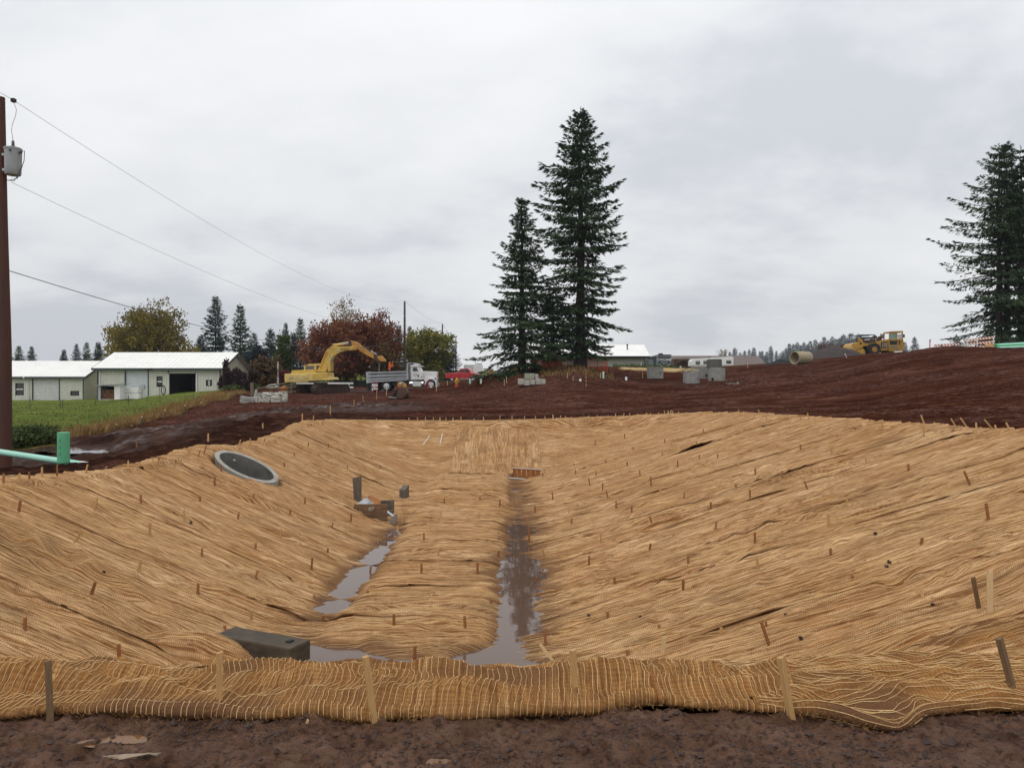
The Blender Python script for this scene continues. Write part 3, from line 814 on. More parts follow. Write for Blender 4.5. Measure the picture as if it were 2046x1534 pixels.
def build_strips():
    ry = np.linspace(4.0, 31.5, 90); rl, rr_ = rim_x(ry)
    for k in range(len(SEAM)):
        y0 = SEAM[k]; y1 = (SEAM[k+1] + 0.32) if k + 1 < len(SEAM) else 31.0
        if k == 0: y0 = 4.5
        # row positions: fine near the camera
        ys = [0.0]; yy = y0
        while yy < y1:
            st = min(max(0.013 if k else 0.03, yy * yy / 4864 * 0.66), 0.10); yy += st; ys.append(yy - y0)
        ys = np.array(ys); ny = len(ys)
        t = np.linspace(0, 1, int(440 if y0 < 16 else 380))
        yc = y0 + ys
        XL = np.interp(yc, ry, rl) - 0.38; XR = np.interp(yc, ry, rr_) + 0.45
        XL = np.maximum(XL, -(0.69 * yc + 1.6)); XR = np.minimum(XR, 0.69 * yc + 1.6)
        if k == len(SEAM) - 1:
            XL = np.where(yc > 28.5, np.maximum(XL, -7.6), XL); XR = np.where(yc > 29.0, np.maximum(XR, 6.6), XR)
        XL = XL + 0.10 * fbm(yc * 1.1, yc * 0, 3, 150 + k); XR = XR + 0.10 * fbm(yc * 1.1, yc * 0 + 4, 3, 160 + k)
        X = XL[:, None] + (XR - XL)[:, None] * t[None, :]
        Y = np.repeat(yc[:, None], len(t), 1)
        if k > 0:                                   # shear the rows so that the front row is the seam itself
            sh = seam_y(k, X) - SEAM[k]
            Y = Y + sh * np.clip(1 - ys[:, None] / max(ys[-1] * .9, .1), 0, 1)
        if k == len(SEAM) - 1:
            # the far edge wanders along the top of the bank
            fe = 25.9 + (land(X, 0 * X + 30.2) + 1.6) / 0.4 + 0.22 + 0.10 * fbm(X * 0.8, X * 0, 3, 171)
            Y = np.minimum(Y, fe + 0.15 * (ys[:, None] - ys[-1]) * 0 )
        Z, S = mat_top(k, X, Y)
        # the outer hems lie down on the soil
        hem = np.minimum((X - XL[:, None]), (XR[:, None] - X))
        g = land(X, Y)
        Z = np.where(hem < 0.5, np.maximum(Z, g + 0.02 + 0.03 * vnoise(X * 3, Y * 3, 9)), Z)
        if k == len(SEAM) - 1:
            Z = np.maximum(Z, np.where(Y > 29.6, g + 0.03 + 0.02 * vnoise(X * 2, Y * 2, 9), -9))
        # front lip turned under
        lipX = X[:1]; lipY = Y[:1] + 0.03; lipZ = Z[:1] - 0.03
        X = np.vstack([lipX, X]); Y = np.vstack([lipY, Y]); Z = np.vstack([lipZ, Z]); S = np.vstack([S[:1] - 0.03, S])
        o = np_mesh('coir_mat', np.stack([X, Y, Z], -1).reshape(-1, 3), grid_quads(*X.shape), M_COIR)
        uv_attr(o, np.stack([X.ravel(), S.ravel()], -1))
        base = swale(X, Y)
        wet = sstep(0.10, 0.01, Z - ZW + 0.07 * fbm(X * 2.5, Y * 4, 4, 180)) * 0.75
        wet = np.maximum(wet, 0.75 * sstep(0.25, 0.6, fbm(X * .35, Y * .35, 4, 181)) * sstep(-.2, .5, fbm(X * 1.5, Y * 4, 3, 182)) * 0.85)
        color_attr(o, 'wet', np.stack([wet.ravel()] * 3 + [np.ones(wet.size)], -1))
        if k == 0: lb = 'tan coir mat dipping behind the front berm, nearest of the strips across the basin'
        elif k == len(SEAM) - 1: lb = 'tan coir mat covering the head of the basin up to the row of far stakes'
        else: lb = '%s strip of tan coir matting across the basin, counted from the front berm' % ORD[k]
        tag(o, lb, 'erosion mat', 'coir mats laid across the basin')
        STRIPS.append(o)
        # real yarns where the camera is near enough to see them one by one
        if k < 4:
            Vt, Ft = [], []; off = 0
            ysn = np.arange(max(y0, 5.2) + 0.02, (SEAM[k+1]) - 0.02, 0.036)
            for ya in ysn:
                lo = -(0.69 * ya + 0.5); hi = 0.69 * ya + 0.5
                xs = np.arange(lo, hi, 0.05)
                yv = np.full(len(xs), ya)
                for it in range(2):                      # keep to a line of constant s
                    yv = ya - (warp(xs, yv) - yv)
                yv = yv + 0.006 * vnoise(xs * 3, xs * 0 + ya * 50, 5)
                ok = (yv > seam_y(k, xs) + 0.02) if k > 0 else (yv > 5.0)
                ok &= (yv < seam_y(k+1, xs) - 0.03)
                z, _ = mat_top(k, xs, yv)
                ok &= z > ZW - 0.02
                z = z + 0.004 + 0.004 * vnoise(xs * 7, xs * 0 + ya * 31, 6)
                r = 0.0017
                ok &= vnoise(xs * 1.4, xs * 0 + ya * 90, 7) > -0.35
                run = np.where(ok)[0]
                if len(run) < 4: continue
                for seg in np.split(run, np.where(np.diff(run) > 1)[0] + 1):
                    if len(seg) < 4: continue
                    a = np.stack([xs[seg], yv[seg], z[seg]], -1)
                    P = np.concatenate([a + [0, -r, -r], a + [0, 0, r], a + [0, r, -r]], 1).reshape(-1, 3)
                    i = np.arange(len(seg) - 1) * 3 + off
                    for q in range(3):
                        q2 = (q + 1) % 3
                        Ft.append(np.stack([i + q, i + q2, i + 3 + q2, i + 3 + q], -1))
                    Vt.append(P); off += len(P)
            if Vt:
                so = np_mesh('yarn', np.concatenate(Vt), np.concatenate(Ft), M_YARN, o)
                so['kind'] = 'stuff'
build_strips()
HOLE_DONE = True

# two narrow strips run up the far bank, with proud hems
def far_strip(x0, x1, label, sd):
    xs = np.linspace(x0, x1, 90); ys = np.linspace(25.1, 30.05, 130)
    Y, X = np.meshgrid(ys, xs, indexing='ij')
    X = X + 0.09 * fbm(Y * 0.5, Y * 0 + sd, 2, sd) - (Y - 28) * 0.03
    w, s = wrinkle(X, Y, 0.8)
    e = np.minimum(X - X[:, :1], X[:, -1:] - X)
    Z = swale(X, Y) + 0.05 + w * 0.9 + 0.03 * sstep(25.1, 25.6, Y) + 0.04 * fbm(X * 2.5, Y * 2.5, 3, sd + 2) + 0.02 * np.exp(-(e / 0.07) ** 2) - 0.03 * sstep(0.12, 0.0, e)
    o = np_mesh('coir_mat', np.stack([X, Y, Z], -1).reshape(-1, 3), grid_quads(*X.shape), M_COIR)
    uv_attr(o, np.stack([Y.ravel(), X.ravel()], -1))
    wet = 0.35 * sstep(0.0, 0.5, fbm(X * 2.3, Y * 2.3, 4, sd + 5))
    color_attr(o, 'wet', np.stack([wet.ravel()] * 3 + [np.ones(wet.size)], -1))
    tag(o, label, 'erosion mat', 'coir mats running up the far bank')
far_strip(-2.15, -0.52, 'coir mat running up the far bank, on the left of the rusty weir box', 201)
far_strip(-0.58, 0.98, 'coir mat running up the far bank directly above the rusty weir box', 211)

# front berm: strip with its yarns running away from the camera, hem rolled under
def front_edge(x):
    px = x / 3.63 * F + CX
    y = interp(px, [(-700,1432),(0,1437),(90,1428),(200,1428),(330,1436),(500,1441),(640,1437),(740,1448),(800,1438),(900,1441),(1050,1430),(1180,1428),(1260,1419),(1330,1408),(1420,1418),(1500,1420),(1590,1428),(1640,1436),(1700,1456),(1760,1462),(1800,1452),(1850,1431),(1950,1422),(2046,1424),(2700,1425)])
    return F * CAMZ / (y - CY)

def front_base(x, y):
    return np.where(y > 4.0, np.minimum(swale(x, np.maximum(y, 4.0)), 0.12), 0.06)

def front_z(x, y, sd):
    w = 0.085 * fbm(x * 2.1, y * 4.2, 4, sd) - 0.05 * sstep(0.25, 0.6, fbm(x * 1.3, y * 2.7, 2, sd + 40)) + 0.016 * fbm(x * 6, y * 9, 3, sd + 3) + 0.006 * vnoise(x * 25, y * 25, sd + 7)
    w = w + 0.016 * (0.4 - np.abs(vnoise(x * 1.7, y * 11, sd + 9)))
    b = swale(x, np.maximum(y, 4.05))
    b = np.where(y < 4.05, 0.055 + 0.0 * x, np.minimum(b + 0.0, 0.2))
    t = sstep(3.95, 4.15, y)
    return (0.06 * (1 - t) + (b + 0.045) * t) + w

def front_mat(x0, x1, yend, label, sd, yarns, cut=None):
    xs = np.arange(x0, x1, 0.009)
    fe = front_edge(xs)
    if cut is not None:
        fe = np.maximum(fe, cut(xs))
    hem = [(0.16, -0.02), (0.05, -0.012), (0.0, 0.004), (-0.022, 0.028), (-0.014, 0.054), (0.014, 0.067), (0.046, 0.050)]
    rows_y, rows_z = [], []
    for dy, dz in hem:
        rows_y.append(fe + dy + 0.012 * vnoise(xs * 5, xs * 0 + dy, sd)); rows_z.append(0 * xs + dz * (1 + 0.35 * vnoise(xs * 3.3, xs * 0, sd + 1)))
    q = np.concatenate([np.linspace(0.08, 1.0, 90), np.linspace(1.0, 2.0, 60)[1:]])
    for qq in q:
        y = fe + 0.05 + (4.55 - fe) * qq if qq <= 1 else 4.6 + (yend - 4.6) * (qq - 1) + 0 * fe
        y = np.minimum(y, yend)
        z = front_z(xs, y, sd)
        k = sstep(0.0, 0.13, y - fe - 0.06)
        rows_y.append(y); rows_z.append(0.044 * (1 - k) + (z + 0.012) * k)
    Y = np.array(rows_y); Z = np.array(rows_z); X = np.repeat(xs[None, :], len(Y), 0)
    # each stake pins the cloth down
    o = np_mesh('coir_mat', np.stack([X, Y, Z], -1).reshape(-1, 3), grid_quads(*X.shape), M_COIR_FRONT)
    uv_attr(o, np.stack([Y.ravel(), X.ravel()], -1) if yarns == 'y' else np.stack([X.ravel(), Y.ravel()], -1))
    wet = 0.7 * sstep(-0.1, 0.5, fbm(X * 1.2, Y * 2.0, 4, sd + 15)) + 0.25 * sstep(3.8, 3.6, Y)
    color_attr(o, 'wet', np.stack([wet.ravel()] * 3 + [np.ones(wet.size)], -1))
    tag(o, label, 'erosion mat', 'coir mats on the front berm')
    Vt, Ft = [], []; off = 0
    def tubes(a, r, nrm):
        nonlocal off
        up = np.array([0, 0, 1.0])
        t = np.gradient(a, axis=0); t /= np.linalg.norm(t, axis=1, keepdims=True) + 1e-9
        sd_ = np.cross(t, np.array(nrm)); sd_ /= np.linalg.norm(sd_, axis=1, keepdims=True) + 1e-9
        n_ = np.cross(sd_, t)
        P = np.concatenate([a - sd_ * r - n_ * r * .6, a + n_ * r, a + sd_ * r - n_ * r * .6], 1).reshape(-1, 3)
        i = np.arange(len(a) - 1) * 3 + off
        for k in range(3):
            k2 = (k + 1) % 3
            Ft.append(np.stack([i + k, i + k2, i + 3 + k2, i + 3 + k], -1))
        Vt.append(P); off += len(P)
    nx = len(xs)
    if yarns == 'y':
        r_ = np.random.RandomState(sd)
        for xc in np.arange(x0 + 0.02, x1 - 0.02, 0.034):
            j = (xc - x0) / 0.009 + r_.uniform(-.8, .8)
            rr = np.arange(1, 7 + 90 + 8)
            yy = rr / 60.0
            jj = j + 3.4 * vnoise(yy * 4.2 + xc * 0.9, yy * 0 + xc * 1.3, sd + 21) + 5.0 * vnoise(yy * 1.5, yy * 0 + xc * .6, sd + 22) + .8 * vnoise(yy * 13, yy * 0 + xc * 5, sd + 23)
            jj = np.clip(jj, 1, nx - 3); j0 = jj.astype(int); f = (jj - j0)[:, None]
            G = np.stack([X, Y, Z], -1)
            a = G[rr, j0] * (1 - f) + G[rr, j0 + 1] * f
            dn = np.gradient(a, axis=0)
            nn = np.stack([0 * rr, -dn[:, 2], dn[:, 1]], -1); nn /= np.linalg.norm(nn, axis=1, keepdims=True) + 1e-9
            a = a + nn * 0.003 + np.array([0, 0, 0.001])
            tubes(a, 0.0018, (1.0, 0.0, 0.0001) if False else (0, -0.3, 1))
    else:
        r_ = np.random.RandomState(sd)
        for q0 in np.concatenate([[2.5, 3.5, 4.5, 5.4, 6.2, 6.6], np.arange(7, 97, 3.0), np.arange(97, 154, 1.05)]):
            jj = np.arange(3, nx - 3, 3)
            qq = q0 + 1.3 * vnoise(xs[jj] * 2.5, xs[jj] * 0 + q0 * 0.25, sd + 31) + .5 * vnoise(xs[jj] * 9, xs[jj] * 0 + q0, sd + 32)
            qq = np.clip(qq, 1, len(Y) - 3); i0 = qq.astype(int); f = (qq - i0)[:, None]
            G = np.stack([X, Y, Z], -1)
            a = G[i0, jj] * (1 - f) + G[i0 + 1, jj] * f + np.array([0, -0.001, 0.003])
            tubes(a, 0.0019, (0, -0.3, 1))
    so = np_mesh('yarn', np.concatenate(Vt), np.concatenate(Ft), M_YARN, o)
    so['kind'] = 'stuff'
    return o

M_COIR_FRONT = coir_mat_material('coir_fibre_wet', (0.30, 0.145, 0.048), (0.50, 0.270, 0.098), 0.10)
FRONT_L = front_mat(-4.6, 1.46, 5.4, 'rolled hem coir mat on the front berm with yarns running away from the camera', 301, 'y')
FRONT_R = front_mat(1.18, 5.4, 6.5, 'rumpled coir mat at the right end of the front berm with yarns running sideways', 331, 'x')
def nth(i):
    s = {1: 'st', 2: 'nd', 3: 'rd'}.get(i % 10 if i % 100 not in (11, 12, 13) else 0, 'th'); return '%d%s' % (i, s)
# ------------------------------------------------------------------ trees and plants
M_NEEDLE = leaf_mat('fir_needles', [(0.15, (0.0186, 0.0399, 0.0205)), (0.5, (0.0429, 0.0798, 0.0341)), (0.85, (0.0887, 0.1304, 0.0464))], 0.7, 0.10)
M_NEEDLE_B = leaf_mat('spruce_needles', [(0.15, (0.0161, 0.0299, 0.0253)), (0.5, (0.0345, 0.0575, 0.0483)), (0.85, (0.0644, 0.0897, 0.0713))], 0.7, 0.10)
M_BLUE = leaf_mat('blue_dark_needles', [(0.2, (0.012, 0.018, 0.022)), (0.8, (0.035, 0.046, 0.056))], 0.7, 0.08)
M_BARK = mat('fir_bark', (0.050, 0.036, 0.029), (0.022, 0.016, 0.014), rough=0.9, scale=5, stretch=(1, 1, 0.25), bump=0.6, bdist=0.05)
M_RED = leaf_mat('red_maple_leaves', [(0.12, (0.0643, 0.0224, 0.0152)), (0.45, (0.1685, 0.0486, 0.0259)), (0.72, (0.2568, 0.0896, 0.0364)), (0.92, (0.3210, 0.1960, 0.0531))], 0.6, 0.25)
M_GOLD = leaf_mat('rust_gold_leaves', [(0.12, (0.0701, 0.0594, 0.0162)), (0.45, (0.1594, 0.1287, 0.0270)), (0.75, (0.2550, 0.1947, 0.0365)), (0.95, (0.3443, 0.2475, 0.0473))], 0.6, 0.25)
M_YEL = leaf_mat('yellow_green_leaves', [(0.15, (0.0600, 0.0750, 0.0195)), (0.5, (0.1575, 0.1650, 0.0330)), (0.8, (0.3075, 0.2625, 0.0450)), (0.95, (0.4800, 0.3450, 0.0525))], 0.6, 0.25)
M_BRN = leaf_mat('brown_weeping_leaves', [(0.15, (0.0420, 0.0280, 0.0140)), (0.5, (0.1120, 0.0644, 0.0252)), (0.85, (0.2100, 0.1092, 0.0364))], 0.65, 0.2)
M_PUR = leaf_mat('purple_leaves', [(0.15, (0.0286, 0.0156, 0.0195)), (0.55, (0.0650, 0.0325, 0.0390)), (0.9, (0.1235, 0.0650, 0.0676))], 0.6, 0.2)
M_GRN = leaf_mat('shrub_leaves', [(0.15, (0.0286, 0.0442, 0.0156)), (0.5, (0.0624, 0.0910, 0.0260)), (0.9, (0.1300, 0.1534, 0.0468))], 0.55, 0.2)
M_TAN = leaf_mat('birch_leaves', [(0.2, (0.12, 0.078, 0.035)), (0.8, (0.27, 0.19, 0.085))], 0.6, 0.3)
M_CRIM = leaf_mat('crimson_leaves', [(0.2, (0.10, 0.014, 0.020)), (0.8, (0.22, 0.040, 0.045))], 0.6, 0.25)
M_DRY = leaf_mat('dry_grass_blades', [(0.15, (0.13, 0.068, 0.020)), (0.5, (0.23, 0.135, 0.048)), (0.9, (0.36, 0.24, 0.10))], 0.8, 0.2)
M_GRASS = leaf_mat('green_grass_blades', [(0.15, (0.050, 0.070, 0.016)), (0.55, (0.105, 0.130, 0.028)), (0.9, (0.18, 0.165, 0.055))], 0.7, 0.2)
M_WOODY = mat('grey_bark', (0.085, 0.070, 0.058), (0.040, 0.032, 0.027), rough=0.9, scale=8, stretch=(1, 1, .3), bump=0.4)

def kites(C, A, Bv, ln, wd):
    """leaf-like quads: C base point, A axis, Bv side direction"""
    A = A / (np.linalg.norm(A, axis=1, keepdims=True) + 1e-9)
    Bv = Bv - A * (A * Bv).sum(1, keepdims=True); Bv = Bv / (np.linalg.norm(Bv, axis=1, keepdims=True) + 1e-9)
    ln = ln[:, None]; wd = wd[:, None]
    P = np.stack([C, C + A * ln * .45 + Bv * wd, C + A * ln, C + A * ln * .45 - Bv * wd], 1).reshape(-1, 3)
    Q = np.arange(len(P)).reshape(-1, 4)
    return P, Q

def conifer_data(h, R, z0f=0.05, seed=1, per_m=1.9, nb=6, nodes=13, cards=6, size=0.55, prof=0.85, droop=0.25, bare=0.0, thin=0.0, side=None):
    r = np.random.RandomState(seed)
    z0 = h * z0f
    P_all, stick = [], MB()
    zs = []
    z = z0
    while z < h * 0.985:
        zs.append(z); z += (1 / per_m) * (0.55 + 0.75 * (1 - (z / h))) * r.uniform(.7, 1.3)
    C_, A_, B_, L_, W_ = [], [], [], [], []
    for z in zs:
        f = (z - z0) / (h - z0)
        k = max(3, int(round(nb * (1.0 - 0.35 * f))))
        a0 = r.uniform(0, 6.28)
        for j in range(k):
            if r.rand() < thin: continue
            a = a0 + 6.283 * j / k + r.uniform(-.6, .6)
            Lb = R * (((1 - f) ** prof) * (0.42 + 0.58 * min(1, f / 0.16 + 0.5)) if not isinstance(prof, list) else float(np.interp(f, [q[0] for q in prof], [q[1] for q in prof]))) * r.choice([r.uniform(.55, .8), r.uniform(.8, 1.05), r.uniform(.95, 1.22)]) + 0.18
            if side is not None:
                Lb *= 1.0 - side[1] * max(0.0, math.cos(a - side[0]))
            e0 = (0.55 * f - 0.02) + r.uniform(-.20, .20)
            sag = droop * (1.15 - 0.9 * f) + 0.10; up = 0.16 + 0.12 * r.rand()
            d = np.array([math.cos(a), math.sin(a), 0.0]); lat = np.array([-d[1], d[0], 0.0])
            bend = r.uniform(-.15, .15)
            n = max(3, int(nodes * (0.35 + 0.65 * Lb / R)))
            t = np.linspace(0.10, 1.0, n) + r.uniform(-.03, .03, n)
            zo = Lb * (e0 * t - sag * t * t * 1.5 + up * t ** 3 * 1.3)
            pts = d[None] * (Lb * t)[:, None] + lat[None] * (bend * Lb * t * t)[:, None] + np.array([0, 0, z]) + np.stack([0*t, 0*t, zo], -1)
            if Lb > 0.8 and size < 1.0:
                sp = [Vector((0, 0, z))] + [Vector(pts[i]) for i in range(1, n, max(1, n // 4))]
                rb = 0.010 + 0.012 * Lb
                stick.tube(sp, [rb * (1 - 0.8 * i / len(sp)) for i in range(len(sp))], 3, caps=False)
            for c in range(cards):
                s = r.choice([-1, 1], n)
                w = (0.03 + 0.26 * np.sin(np.clip(1 - t, 0, 1) * 2.2) ** 0.8) * Lb * r.uniform(0.0, 1.0, n)
                base = pts + lat[None] * (s * w)[:, None] + np.stack([0*t, 0*t, -0.30 * w * r.uniform(0, 1, n) - 0.03], -1)
                ax = d[None] * r.uniform(.45, 1.0, n)[:, None] + lat[None] * (s * r.uniform(.05, .75, n))[:, None] + np.stack([0*t, 0*t, r.uniform(-.85, .15, n) * (t < .85) + r.uniform(-.2, .3, n) * (t >= .85)], -1)
                sd = np.cross(ax, np.array([0, 0, 1.0])[None] + r.normal(0, .45, (n, 3)))
                C_.append(base); A_.append(ax); B_.append(sd)
                sz = size * (0.45 + 0.55 * min(1.0, Lb / (0.6 * R) + .1))
                L_.append(sz * r.uniform(.6, 1.35, n)); W_.append(sz * r.uniform(.10, .19, n))
    # leader shoot
    n = 10; t = np.linspace(0, 1, n)
    C_.append(np.stack([0*t, 0*t, h * 0.965 + (h * 0.035) * t * .8], -1)); A_.append(np.stack([r.normal(0, .5, n), r.normal(0, .5, n), 1.0 + 0*t], -1)); B_.append(r.normal(0, 1, (n, 3)))
    L_.append(size * r.uniform(.35, .6, n)); W_.append(size * .09 * np.ones(n))
    P, Q = kites(np.concatenate(C_), np.concatenate(A_), np.concatenate(B_), np.concatenate(L_), np.concatenate(W_))
    return P, Q, stick

def make_tree(name, label, cat, loc, group, P, Q, leafm, trunk, barkm, rz=0.0, stick=None):
    t = thing(name, label, cat, loc, rz, group)
    np_mesh('crown', P, Q, leafm, t, smooth=False)
    if stick is not None and stick.V: trunk.add(stick.V, stick.F)
    trunk.build('trunk', barkm, t, smooth=True)
    return t

def trunk_mb(h, r0, seed, top=0.97, n=9, lean=0.006, flare=1.35):
    r = random.Random(seed); m = MB(); k = 12; pts, rs_ = [], []
    for i in range(k):
        f = i / (k - 1) * top
        pts.append((r.uniform(-1, 1) * lean * h * f, r.uniform(-1, 1) * lean * h * f, h * f - (0.3 if i == 0 else 0)))
        rs_.append(r0 * ((1 - f) ** 0.9 + 0.02) * (flare if i == 0 else 1))
    return m.tube(pts, rs_, n)

def tree_at(px, top, d):
    p = on(px, d); zt = CAMZ - (top - CY) / F * d
    return p, zt - p.z

# the two tall firs in the middle
p, h = tree_at(1160, 214, 70)
P, Q, st = conifer_data(h, 4.55, 0.06, 11, per_m=1.75, nb=6, nodes=19, cards=10, size=0.50, prof=[(0, .5), (.12, .74), (.3, .95), (.42, 1.0), (.55, .90), (.68, .70), (.8, .47), (.9, .25), (.97, .08), (1, .03)], droop=0.26, thin=.06)
make_tree('fir_tree', 'tallest fir in view, dark and ragged with its thick trunk bare at the foot', 'tree', p, 'pair of tall firs', P, Q, M_NEEDLE, trunk_mb(h, 0.50, 5), M_BARK, 0.4, st)
p, h = tree_at(1043, 394, 69)
P, Q, st = conifer_data(h, 4.5, 0.02, 23, per_m=1.9, nb=6, nodes=18, cards=10, size=0.48, prof=0.92, droop=0.24, thin=0.04)
make_tree('fir_tree', 'shorter fir left of the tallest one, branches sweeping down to the earth heaps', 'tree', p, 'pair of tall firs', P, Q, M_NEEDLE, trunk_mb(h, 0.36, 6), M_BARK, 1.7, st)
p, h = tree_at(1105, 560, 73)
P, Q, st = conifer_data(h, 2.6, 0.05, 29, per_m=2.2, nb=6, nodes=11, cards=6, size=0.5, prof=0.6, droop=0.3)
make_tree('fir_tree', 'small dark fir filling the gap between the two tall firs', 'tree', p, None, P, Q, M_NEEDLE, trunk_mb(h, 0.22, 7), M_BARK, 0.2, st)

# three firs at the right edge
for i, (px, top, d, R, sd, lb) in enumerate([(1996, 286, 75, 5.2, 41, 'leftmost of the three tall firs at the right edge, long branches reaching left'),
        (2012, 284, 78, 2.5, 43, 'middle one of the three tall firs at the right edge, bare trunk showing'),
        (2040, 292, 74, 2.9, 47, 'rightmost of the three tall firs at the right edge, cut by the frame')]):
    p, h = tree_at(px, top, d)
    P, Q, st = conifer_data(h, R, 0.07, sd, per_m=1.35, nb=6, nodes=19, cards=9, size=0.48, prof=[(0, .7), (.15, .9), (.3, 1.0), (.5, .82), (.7, .55), (.85, .33), (.95, .14), (1, .04)], droop=0.24, thin=0.20)
    make_tree('fir_tree', lb, 'tree', p, 'three tall firs at the right edge', P, Q, M_NEEDLE, trunk_mb(h, 0.34, 50 + i), M_BARK, 0.5 * i, st)

# middle distance firs: a few builds, copied and scaled
PROTO = []
for i, (sd, R, pr, mt) in enumerate([(61, 2.9, 0.85, M_NEEDLE_B), (63, 2.5, 0.95, M_NEEDLE), (67, 2.2, 0.8, M_NEEDLE_B)]):
    PROTO.append((conifer_data(10.0, R, 0.03, sd, per_m=2.6, nb=6, nodes=12, cards=7, size=0.46, prof=pr + .08, droop=0.16), mt))
MADE = {}
def mid_fir(px, top, d, halfw, k, label, group, rz=0.0):
    p, h = tree_at(px, top, d)
    (P, Q, st), mt = PROTO[k]
    if k not in MADE:
        t = make_tree('fir_tree', label, 'tree', p, group, P, Q, mt, trunk_mb(10.0, 0.18, 70 + k), M_BARK, rz)
        MADE[k] = t
    else:
        t = copy_tree(MADE[k]); t['label'] = label; t.location = p; t.rotation_euler = (0, 0, rz)
        if group: t['group'] = group
    R = (2.9, 2.5, 2.2)[k]
    s = h / 10.0; w = halfw / F * d / R
    t.scale = (w, w, s)
    return t
G1 = 'firs behind the white sheds'
mid_fir(38, 690, 150, 23, 1, 'dark fir behind the roof of the left shed, right beside the utility pole', G1, .3)
mid_fir(63, 692, 152, 20, 0, 'paler fir behind the left shed, second from the utility pole', G1, 1.3)
mid_fir(16, 694, 155, 18, 2, 'fir half hidden by the utility pole behind the left shed', G1, 1.9)
mid_fir(128, 697, 150, 15, 2, 'smallest fir behind the left shed, first of the row of four', G1, 2.3)
mid_fir(153, 687, 151, 18, 0, 'second fir of the row of four behind the left shed', G1, 3.3)
mid_fir(173, 683, 149, 20, 1, 'third fir of the row of four behind the left shed', G1, 4.3)
mid_fir(196, 682, 152, 20, 2, 'fourth fir of the row behind the left shed, touching the gold tree', G1, 5.3)
G2 = 'firs behind the right shed'
mid_fir(431, 592, 118, 44, 0, 'tall broad fir behind the right shed, left one of a pair', G2, .9)
mid_fir(480, 607, 121, 37, 1, 'tall slimmer fir behind the right shed, right one of a pair', G2, 2.0)
mid_fir(402, 668, 120, 26, 2, 'low fir between the gold tree and the tall pair', G2, 2.8)
mid_fir(508, 664, 128, 26, 1, 'dark fir to the right of the tall pair behind the shed gable', G2, 3.6)
G3 = 'firs left of the red maple'
mid_fir(541, 655, 130, 25, 2, 'fir above the brown weeping bush, left in its clump', G3, .4)
mid_fir(571, 645, 133, 22, 0, 'fir in the middle of the clump left of the red maple', G3, 1.4)
mid_fir(600, 634, 127, 28, 1, 'tallest fir of the clump left of the red maple', G3, 2.4)
mid_fir(586, 662, 122, 22, 2, 'low fir in front of the clump left of the red maple', G3, 4.4)
mid_fir(626, 652, 131, 20, 0, 'fir whose tip shows over the left flank of the red maple', G3, 3.4)
mid_fir(548, 690, 116, 20, 1, 'dark young fir behind the brown weeping bush', G3, 3.0)
G4 = 'firs between the red maple and the yellow tree'
mid_fir(779, 655, 136, 18, 1, 'fir peeping out behind the right flank of the red maple', G4, .7)
mid_fir(797, 647, 130, 22, 2, 'fir left of the near wooden power pole', G4, 1.7)
mid_fir(819, 652, 132, 22, 0, 'fir right behind the near wooden power pole', G4, 2.7)
mid_fir(840, 668, 138, 18, 1, 'fir tip left of the top of the yellow tree', G4, 3.7)
mid_fir(861, 655, 142, 12, 2, 'thin fir tip above the yellow tree', G4, 4.7)
mid_fir(906, 690, 112, 22, 0, 'small green fir right of the yellow tree, above the red pickup', G4, 5.7)
mid_fir(893, 700, 116, 18, 1, 'small fir tucked behind the right side of the yellow tree', G4, 2.2)

# the far tree line in the haze
FARP = []
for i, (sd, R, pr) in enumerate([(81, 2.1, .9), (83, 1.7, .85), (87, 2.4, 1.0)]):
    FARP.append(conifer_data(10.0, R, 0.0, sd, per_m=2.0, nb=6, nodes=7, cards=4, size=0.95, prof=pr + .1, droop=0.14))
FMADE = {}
GF = 'far conifers in the haze on the right'
rr = random.Random(5)
FAR = [(1468,695),(1479,705),(1488,701),(1497,698),(1506,695),(1518,702),(1523,701),(1540,692),(1551,701),(1564,701),(1577,687),(1585,688),(1593,684),(1600,690),(1606,684),(1613,688),(1619,682),(1629,679),(1636,686),(1647,674),(1655,680),(1663,673),(1672,678),(1685,669),(1692,676),(1699,667),(1707,676),(1715,668),(1724,678),(1733,682),(1742,680),(1808,684),(1827,674),(1911,669),(1532,703),(1570,696),(1640,682),(1678,676),(1458,703)]
for i, (px, top) in enumerate(FAR):
    d = 880 + rr.uniform(-30, 40)
    k = i % 3
    p, h = tree_at(px, top, d)
    if k not in FMADE:
        P, Q, st = FARP[k]
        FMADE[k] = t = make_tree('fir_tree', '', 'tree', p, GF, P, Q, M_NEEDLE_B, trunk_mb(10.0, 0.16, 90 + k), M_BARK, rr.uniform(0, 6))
    else:
        t = copy_tree(FMADE[k]); t.location = p; t.rotation_euler = (0, 0, rr.uniform(0, 6))
    lone = {1808: 'hazy fir peeping out just right of the yellow scraper cab', 1827: 'lone hazy fir standing clear on the ridge right of the scraper', 1911: 'hazy fir between the low and the high striped barricades'}
    t['label'] = lone.get(px, 'hazy conifer of the distant tree line, %s from its left end' % nth(1 + sorted(q[0] for q in FAR).index(px))); t['group'] = GF
    w = h / 10 * rr.uniform(.95, 1.3)
    t.scale = (w, w, h / 10)
P_, Q_ = [], []
rf = np.random.RandomState(8); off = 0
